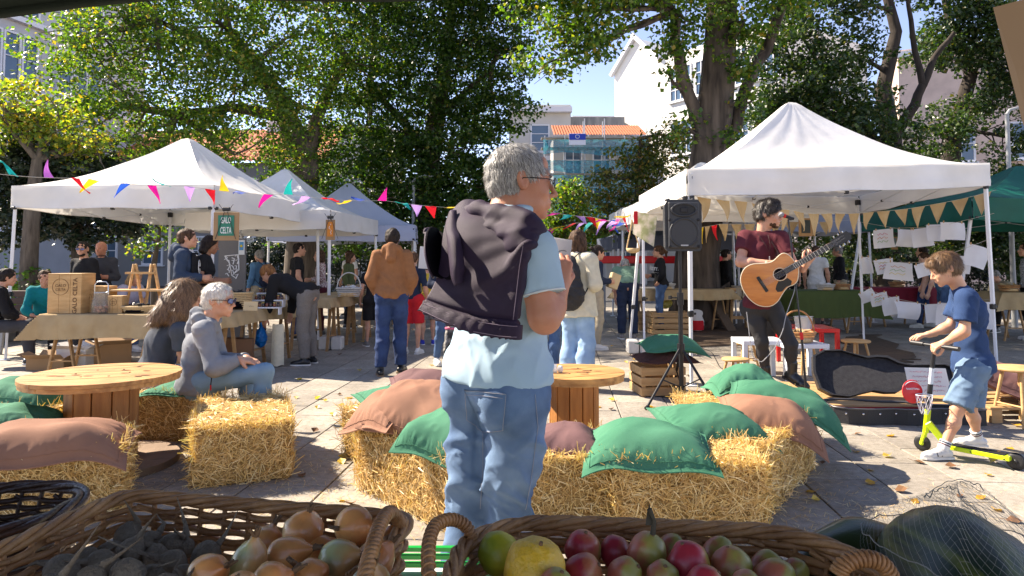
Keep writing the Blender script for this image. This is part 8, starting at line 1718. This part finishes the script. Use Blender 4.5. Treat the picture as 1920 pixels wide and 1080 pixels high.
 MB(A).box(q3(.60,0,.003),(.44,.050,.022),M=Matrix((ax,up,n)).transposed(),bev=.006).build('neck',sidew,g_)
 MB(A).box(q3(.61,0,.018),(.46,.048,.006),M=Matrix((ax,up,n)).transposed(),bev=.001).build('fretboard',dkw,g_)
 mb=MB(A)
 for i in range(1,15):x=.82-.63*(1-.5**(i/12));mb.box(q3(x,0,.0215),(.002,.048,.002),M=Matrix((ax,up,n)).transposed())
 mb.build('frets',steel,g_)
 MB(A).poly([q3(.82,.022,.008),q3(.85,.036,.004),q3(.98,.040,-.012),q3(.995,.0,-.014),q3(.98,-.040,-.012),q3(.85,-.036,.004),q3(.82,-.022,.008)],n*.014).build('headstock',dkw,g_)
 for i in range(3):
  for s_ in(-1,1):MB(A).tube([q3(.87+i*.04,s_*.034,-.002),q3(.87+i*.04,s_*.055,-.004)],[.004,.008],8).build('tuning_peg',steel,g_)
 mb=MB(A)
 for i in range(6):y=(i-2.5)*.0085;mb.tube([q3(.165,y*1.15,.014),q3(.50,y,.026),q3(.86+(i%3)*.04,y*.9,.020)],.0007,3)
 mb.build('strings',steel,g_)
def build_boy():
 d=4.85;k=.80;J=dict(k=k,fwd=V(-1,.15,0),fine=True,hk=1.18)
 J['pel']=P(1822,682,d+.02);J['chest']=P(1819,585,d);J['neck']=P(1800,538,d);J['shL']=P(1813,560,d-.13);J['shR']=P(1802,557,d+.14)
 J['elL']=P(1808,622,d-.17);J['wrL']=P(1770,643,d-.06);J['elR']=P(1782,612,d+.16);J['wrR']=P(1742,627,d+.20)
 J['hpL']=P(1822,694,d-.07);J['hpR']=P(1826,692,d+.09);J['knL']=P(1795,768,d-.10);J['anL']=P(1768,826,d-.12);J['anL'].z=.075
 J['knR']=P(1818,765,d+.10);J['anR']=P(1832,822,d+.16);J['anR'].z=.085;J['toeL']=V(-1,-.05,0);J['toeR']=V(-1,.2,0)
 J['head']=P(1772,504,d);J['hfwd']=V(-.86,.18,-.48).normalized();J['hup']=V(-.42,.1,.9);J['base']=V(J['pel'].x,d,0)
 root,hp,q=person('boy in a navy tee and denim shorts leaning over a lime scooter',J,skinmat('boy_skin',(.62,.36,.23)),dict(mat=M_['boy_blue'],o=.032,sleeve=.72,hem=.04,amp=.008,wl=.10,seed=9,h=.009,skirt=.02,so=1.0),dict(mat=denim('faded_denim_shorts',(.16,.24,.34),(.10,.16,.24)),o=.030,end=.93,wide=.030,amp=.010,wl=.08,h=.0095,name='shorts'),M_['shoe_white'],dict(kind='fringe',mat=hairmat('chestnut_hair',(.17,.09,.04),(.07,.035,.018)),o=.009,amp=.0018,wl=.014,strands=(9000,.035,((.26,.15,.07),(.06,.03,.016)),.2,.12,.0008)),h=.009,hh=.004,g=.95,handL=dict(d=V(-.9,.05,-.35),n=V(-.2,.3,-.9),curl=1.0,k=1.05),handR=dict(d=V(-1,.1,-.15),n=V(-.1,.1,-1),curl=.3,k=1.05))
 off=root.location
 for sd in 'LR':
  a=J['an'+sd];b=J['kn'+sd];u=(b-a).normalized()
  mb=MB(off);mb.lathe(a+u*.0,[(.036,-.01),(.0365,.02),(.037,.055),(.034,.056)],16,u);ob=mb.build('sock',M_['white_cloth'],root)
  for z_ in(.024,.038):m2=MB(off);m2.lathe(a+u*z_,[(.0372,0),(.0376,.003),(.0376,.006),(.0372,.008)],16,u);m2.build('stripe',M_['maroon']if z_<.03 else M_['navy'],ob)
 s_=a
 for i in range(3):
  o=J['anL'];mb=MB(off);x=-.03-.028*i;mb.tube([o+V(x,-.040*.9,-.045),o+V(x-.005,-.030,-.014-i*.006)],.0045,4);mb.build('shoe_stripe',M_['charcoal'],root)
 # red print on the chest
 c=P(1779,600,d-.02)
 return root
# ---------------------------------------------------------------- the crowd
def at_px(px,d):return P(px,500,d).x
def crowd(label,px,d,H,yaw,skin,top,bottom,shoes,hair,**kw):
 pk={k:kw.pop(k)for k in('lean','hyaw','hpitch','arms','stride')if k in kw}
 J=standing(at_px(px,d),d,R_(yaw),H,**pk);J.update(kw.pop('J',{}))
 if kw.pop('seat',None):seat(J,.46)
 return person(label,J,skin,top,bottom,shoes,hair,h=.0145,hh=.006,hd=.0075,**kw)+(J,)
def seat(J,z):
 k=J['k'];dz=J['pel'].z-z-.08;f=Vector(J['fwd']);f.z=0;f.normalize();r=Vector((f.y,-f.x,0))
 for n in('pel','chest','neck','shL','shR','elL','elR','wrL','wrR','hpL','hpR','head'):J[n]=J[n]-V(0,0,dz)
 for s,q in(('L',-1),('R',1)):J['kn'+s]=J['hp'+s]+f*.42*k+r*q*.04;J['an'+s]=V(J['kn'+s].x,J['kn'+s].y,.085)+f*.04;J['wr'+s]=J['kn'+s]-f*.1+V(0,0,.10);J['el'+s]=(J['sh'+s]+J['wr'+s])/2+r*q*.07-V(0,0,.10)
def build_crowd():
 T=lambda m,**k:dict(dict(mat=m,o=.016,sleeve=.6,amp=.008,wl=.12,h=.0135),**k);B=lambda m,**k:dict(dict(mat=m,o=.010,wide=.012,amp=.006,wl=.10,h=.0135),**k)
 Hh=lambda kind,m,**k:dict(dict(kind=kind,mat=M_[m],amp=.003,wl=.02),**k);S_,SD,SW=M_['skin'],M_['skin_dark'],M_['shoe_white'];SB=M_['shoe_black']
 rt,hp,q,J=crowd('man in black shirt and sunglasses behind the tall wooden box',157,10.0,1.64,165,S_,T(M_['black'],sleeve=1.97),B(M_['charcoal']),SB,Hh('buzz','h_black'),hyaw=.5)
 glasses(rt,hp,q['HM'],q['hk'],M_['sun_lens'],M_['metal_dk'],True)
 s=SDF(.006);s.ell(hp(0,.037,-.072),(.0525,.0545,.038),.01,M=q['HM']);s.ell(hp(0,.079,-.096),(.022,.020,.018),.014,M=q['HM']);s.ell(hp(0,.10,-.05),(.03,.034,.028),.006,'s',M=q['HM']);s.cut(hp(0,0,-.045),q['u']-q['f']*.5);sdf_mesh('beard',s,M_['h_black'],rt,rt.location)
 crowd('bald man in dark rolled-sleeve shirt beside the man in sunglasses',190,10.5,1.66,190,M_['skin_tan'],T(M_['charcoal'],sleeve=1.3,collar=True),B(M_['charcoal']),SB,dict(kind='bald'),hyaw=-.1,arms='cross')
 crowd('person in teal top sitting on the bench behind the tall box',88,9.75,1.62,-150,S_,T(M_['teal'],sleeve=1.97),B(M_['black']),SB,Hh('short','h_brown'),seat=1,lean=.35)
 crowd('blond person in pale lilac shirt sitting behind the ladder shelf',232,10.6,1.6,-110,S_,T(cloth('lilac_cloth',(.45,.44,.58))),B(M_['jeans']),SW,Hh('long','h_blond',len=.05),seat=1,lean=.4)
 # two stallholders
 hd=cloth('heather_hood',(.38,.36,.36));nv=cloth('dark_blue_cloth',(.035,.055,.095))
 rt,hp,q,J=crowd('stallholder in navy hooded jacket and black apron printed GALO CELTA',345,8.6,1.76,-72,S_,T(nv,sleeve=1.97,o=.024,hood=True),B(M_['jeans_dark']),SB,Hh('short','h_brown'),hyaw=-.05,arms='front')
 f,r,u=q['f'],q['r'],q['u'];ap=sheet('apron',[[J['chest']+u*(.16-i*.17)+r*x*(.11+.03*i)+f*(.155-.06*abs(x)**2)for x in(-1,-.5,0,.5,1)]for i in range(5)],M_['black'],rt,14,14,.004)
 wp=mat('white_print',(.7,.7,.68),rough=.6,var=0);c=J['chest']-u*.02+f*.17+r*.03;m=MB(rt.location);m.tube([c+(r*math.cos(t)+u*math.sin(t))*.085-f*.035*math.cos(t)**2*0 for t in[i*math.pi/12 for i in range(25)]],.005,4);m.build('ring_mark',wp,ap)
 put_text('lettering','GALO',.07,wp,rt,c+u*.025+f*.004,-r,u);put_text('lettering','CELTA',.05,wp,rt,c-u*.04+f*.004,-r,u)
 m=MB(rt.location);m.tube([J['neck']+f*.07+r*.05,J['chest']+u*.12+f*.15+r*.06],.008,4);m.tube([J['neck']+f*.07-r*.05,J['chest']+u*.12+f*.15-r*.06],.008,4);m.build('apron_strap',wp,rt);m=MB(rt.location)
 for s_ in(-1,1):m.tube([J['neck']+f*.10+r*s_*.03,J['neck']+f*.14+r*s_*.035-u*.14],.006,4)
 m.build('hood_cord',wp,rt)
 crowd('dark-haired woman stallholder in a black tee with a bracelet looking at her hands',386,8.95,1.69,-78,SD,T(M_['black'],waist=.92),B(M_['jeans_dark']),SB,Hh('long','h_black',len=.02),hpitch=-.3,arms='front',g=.9)
 # bending woman, bag
 d=9.05;rt,hp,q,J=crowd('short-haired woman in black jacket and grey trousers bending over the jar table',578,d,1.66,82,S_,T(M_['black'],sleeve=1.97,o=.028,name='jacket',hem=.07),B(mat('grey_tweed',(.20,.18,.16),(.13,.12,.11),scale=90,rough=.9,var=0),wide=.02,o=.018),SB,Hh('short','h_ging'),lean=1.12,hpitch=.15,arms=('hang','reach'),J={})
 glasses(rt,hp,q['HM'],q['hk'],M_['glass_lens'],M_['metal_dk'])
 c=J['wrL']+V(-.04,-.04,-.06);o=empty('blue_bag',c,'crumpled bright blue plastic bag hanging from the bending woman\'s hand','bag');sd_=SDF(.010);sd_.ell(c+V(0,0,-.20),(.085,.07,.12),.03);sd_.cone(c,c+V(0,0,-.15),.015,.05,.04);sd_.post=folds(.012,.06,5,[(1,0,.2)]);sdf_mesh('body',sd_,mat('blue_plastic',(.0,.18,.55),rough=.35,trans=.35,var=0),o,c)
 crowd('man in black tee with dark hair behind the bending woman',557,12.0,1.67,-60,S_,T(M_['black']),B(M_['jeans_dark']),SB,Hh('short','h_black'),hyaw=-.3)
 crowd('woman in a floral blouse standing behind the second pole',602,12.6,1.56,110,S_,T(M_['floral'],sleeve=1.9,skirt=.1),B(M_['maroon']),SB,Hh('long','h_brown',len=-.1),arms='front',g=.9)
 rt,hp,q,J=crowd('grey-haired man in denim shirt with a navy backpack beside the banner board',487,13.2,1.57,60,S_,T(M_['denim_shirt'],sleeve=1.97),B(M_['khaki']),SB,Hh('buzz','h_grey'))
 backpack('navy rucksack on the man in the denim shirt',J,q,M_['navy'],.9)
 crowd('woman with long wavy brown hair in an olive top behind the white baskets',655,14.0,1.54,-95,S_,T(M_['olive'],sleeve=1.9),B(M_['black']),SB,Hh('long','h_brown',len=.12),g=.9)
 # orange hoodie
 d=8.25;rt,hp,q,J=crowd('man in a rust-orange hoodie and dark jeans walking away',735,d,1.75,4,S_,T(M_['rust'],sleeve=1.97,o=.025,hood=True,amp=.008,wl=.14,hem=.05,h=.011,waist=1.16),B(M_['jeans_dark'],o=.014,wide=.022,amp=.008,wl=.12,h=.012),M_['shoe_black'],Hh('short','h_black'),arms='pocket',stride=-.22,g=1.08,sole=mat('tan_sole',(.30,.20,.12)))
 crowd('boy in navy shirt and red shorts in front of the third tent',774,10.1,1.49,-8,S_,T(M_['navy'],sleeve=1.0),B(M_['red_cloth'],end=.95,o=.03,wide=.02,name='shorts'),SW,Hh('fringe','h_brown'),g=.9)
 crowd('child in black shorts half hidden behind the rust-orange hoodie',700,11.0,1.38,20,S_,T(M_['black']),B(M_['black'],end=.95,o=.03,wide=.02,name='shorts'),M_['grey_cloth'],Hh('short','h_brown'),g=.9)
 crowd('child in yellow top and grey shorts with bright blue trainers',803,11.2,1.36,10,S_,T(cloth('yellow_cloth',(.60,.42,.05))),B(M_['grey_cloth'],end=.95,o=.03,wide=.02,name='shorts'),mat('blue_shoe',(.02,.04,.45),rough=.5),Hh('short','h_brown'),g=.9)
 rt,hp,q,J=crowd('person in skinny blue jeans and white trainers behind the plum jacket',838,8.95,1.60,-150,S_,T(M_['navy'],sleeve=1.97),B(M_['jeans'],o=.004),SW,Hh('long','h_brown'),arms='front',g=.9,stride=.2)
 dog(P(846,612,8.6));c=P(795,483,9.3);o=empty('white_card',c,'blank white card held up beyond the plum jacket','card');m=MB(c);m.box(c,(.13,.004,.30),ry=.08);m.build('sheet',M_['paper'],o)
 # centre right
 d=7.3;rt,hp,q,J=crowd('long-haired woman in a cream sweater and pale jeans with her back turned',1082,d,1.69,-35,M_['skin_pale'],T(M_['cream'],sleeve=1.97,o=.035,skirt=.14,sr=.185,sf=.82,amp=.010,wl=.16,h=.011),B(M_['jeans_light'],o=.02,wide=.05),SW,Hh('long','h_brown',len=.03,amp=.004,wl=.022),g=.95,arms='front')
 backpack('black drawstring backpack on the woman in the cream sweater',J,q,M_['charcoal']if False else cloth('anthracite_nylon',(.035,.033,.034),rough=.5),1.15)
 crowd('dark-haired man in blue partly hidden between the two foreground figures',1024,8.3,1.72,-20,S_,T(M_['jeans'],sleeve=1.0),B(M_['jeans']),SB,Hh('short','h_black'))
 rt,hp,q,J=crowd('woman with dark hair tied back in navy top holding a paper bag',1117,10.6,1.60,-75,S_,T(M_['navy'],sleeve=1.97),B(M_['khaki']),M_['shoe_white'],Hh('bun','h_black'),arms='front',hpitch=-.2,g=.92)
 c=(J['wrL']+J['wrR'])/2+q['f']*.10;o=empty('paper_bag',c,'beige paper bag in the hands of the woman in navy','bag');m=MB(c);m.box(c,(.16,.10,.24),ry=.35,rz=.3,bev=.01);m.build('body',mat('tan_card',(.55,.42,.24)),o)
 crowd('man in sage green polo bending forward over a stall table',1176,12.0,1.70,-5,S_,T(M_['green_polo'],sleeve=.75,o=.028,hem=.08),B(M_['navy'],o=.016,wide=.02),M_['grey_cloth'],Hh('short','h_grey'),lean=1.0,arms='hang',g=1.05)
 rt,hp,q,J=crowd('woman in black sweatshirt lettered izmo and blue jeans standing by the big trunk',1238,13.0,1.65,75,S_,T(M_['black'],sleeve=1.9,o=.024),B(M_['jeans'],o=.006),M_['black'],Hh('tail','h_brown'),arms=('hip','front'),g=.97)
 c=J['chest']+q['f']*.06-q['r']*.150+V(0,-.01,0);put_text('lettering','izmo',.13,wp,rt,c,V(1,-.15,-.12),V(.1,0,1),bold=True);strokes('small_print',wp,rt,c-V(0,0,.08),V(1,-.15,-.12),V(.1,0,1),.16,.018,6,.003)
 crowd('dark-haired woman in black in the shade behind the big trunk',1360,14.2,1.60,-80,S_,T(M_['black'],sleeve=1.97),B(M_['black']),SB,Hh('bun','h_black'),g=.92)
 crowd('person in a long white dress in the shade beneath the guitar neck',1530,14.6,1.68,-30,S_,T(M_['white_cloth'],skirt=.62,hem=.02,o=.02,amp=.012),B(M_['white_cloth'],end=1.0),SB,Hh('short','h_brown'),g=.95)
 crowd('walking man in black jacket and khaki trousers in the shade',1574,16.0,1.70,70,S_,T(M_['black'],sleeve=1.97,o=.03),B(M_['khaki'],o=.02,wide=.03),SB,Hh('buzz','h_grey'),stride=.7,g=1.05)
 crowd('person in dark trousers and white sneakers behind the strings of paper',1733,14.0,1.66,60,S_,T(M_['black']),B(M_['jeans_dark'],o=.004),SW,Hh('short','h_black'),stride=.35,arms='down')
 crowd('person in blue denim dress bending behind the boy',1768,12.8,1.60,75,M_['skin_pale'],T(M_['denim_shirt'],skirt=.12,sleeve=.5),B(M_['jeans'],o=.006),SW,Hh('short','h_brown'),lean=.5,arms='hang',g=.95)
 crowd('person in beige cardigan sitting at the far right stall',1890,13.2,1.60,100,S_,T(M_['khaki'],sleeve=1.97),B(M_['black']),SB,Hh('short','h_grey'),lean=.5,seat=1)
 crowd('person in speckled top and black trousers cut by the right edge of the picture',1928,11.8,1.66,70,S_,T(mat('speckled_cloth',(.6,.6,.62),(.03,.03,.04),scale=90,contrast=4,var=0)),B(M_['black']),SW,Hh('short','h_brown'),arms='hip')
 crowd('person in dark clothes sitting on the low wall at the left edge',-12,8.9,1.62,-60,S_,T(M_['black'],sleeve=1.97),B(M_['charcoal']),SB,Hh('short','h_black'),seat=1,lean=.2)
 crowd('person in white shirt far off under the second left tent',655,17.0,1.62,150,S_,T(M_['white_cloth']),B(M_['jeans']),SB,Hh('short','h_brown'))
 crowd('person in red top far off behind the darkened green cloth',1480,17.5,1.64,160,S_,T(M_['red_cloth']),B(M_['black']),SB,Hh('long','h_brown'),g=.93)
 crowd('person in grey shirt in the shade left of the trunk',1095,15.5,1.66,30,S_,T(M_['grey_cloth']),B(M_['black']),SB,Hh('short','h_black'))
def backpack(label,J,q,m,k=1.0):
 r,f,u=q['r'],q['f'],q['u'];c=J['chest']-f*.19-u*.10*k;root=empty('backpack',c,label,'backpack');s=SDF(.010);M=mtx(r,f,u)
 s.ell(c-u*.10*k,(.16*k,.10*k,.16*k),.05,M=M);s.ell(c+u*.06*k,(.12*k,.075*k,.16*k),.06,M=M);s.ell(c+u*.2*k+f*.03,(.06*k,.04*k,.05*k),.05,M=M);s.post=folds(.010,.09,9,[(0,0,1)]);sdf_mesh('bag',s,m,root,c)
 for sg in(-1,1):mb=MB(c);mb.tube([c+u*.20*k+r*sg*.03,J['sh'+('R' if sg>0 else 'L')]*.55+J['neck']*.45+u*.085,J['chest']+r*sg*.14+f*.10+u*.08,J['chest']+r*sg*.19-u*.06,c-u*.2*k+r*sg*.12],.012,6,flat=.4);mb.build('strap',m,root)
 mb=MB(c);mb.box(c-u*.10*k-f*.105*k,(.14,.02,.10),M=M,bev=.008);mb.build('pocket',m,root)
def dog(c):
 root=empty('dog',c,'small grey and black dog in a pink harness peeping past the grey-haired man','dog');s=SDF(.008);c=Vector(c)
 s.ell(c+V(0,0,-.12),(.075,.09,.15),.04);s.ell(c+V(-.01,-.03,.07),(.055,.06,.055),.03);s.cone(c+V(-.02,-.06,.055),c+V(-.035,-.13,.035),.032,.018,.02)
 for q in(-1,1):s.cone(c+V(-.01+q*.035,-.02,.11),c+V(-.01+q*.055,-.02,.165),.020,.006,.01);s.chain([c+V(q*.045,-.05,-.10),c+V(q*.05,-.10,-.20),c+V(q*.05,-.12,-.27)],[.030,.022,.018],.02);s.chain([c+V(q*.05,0,-.22),c+V(q*.06,-.08,-.30),c+V(q*.06,-.06,-.38)],[.045,.030,.018],.02)
 s.chain([c+V(0,.07,-.2),c+V(.03,.13,-.16),c+V(.05,.16,-.08)],[.02,.015,.01],.01)
 s.post=folds(.003,.02,2,ridge=False);sdf_mesh('body',s,mat('grey_fur',(.28,.27,.25),(.03,.03,.03),scale=9,contrast=3,bump=.8,bscale=150,var=0),root,c)
 m=MB(c);m.lathe(c+V(-.036,-.145,.038),[(.001,-.01),(.010,0),(.001,.01)],8);m.build('nose',M_['blackp'],root)
 for q in(-1,1):m=MB(c);m.lathe(c+V(-.012+q*.024,-.083,.085),[(.001,-.007),(.007,0),(.001,.007)],8);m.build('eye',M_['eye'],root)
 m=MB(c);m.lathe(c+V(0,-.01,-.02),[(.075,-.012),(.080,0),(.075,.012)],16);m.build('harness',mat('pink_strap',(.6,.12,.22),var=0),root)
# ---------------------------------------------------------------- build everything
build_ground();build_buildings();build_trees();build_mats2();build_tents();build_flags();build_signs();build_left_stall();build_right_stall()
build_seating();build_music();build_hero();build_seated_man();build_seated_woman();build_guitarist();build_boy();build_crowd();build_front();build_litter()
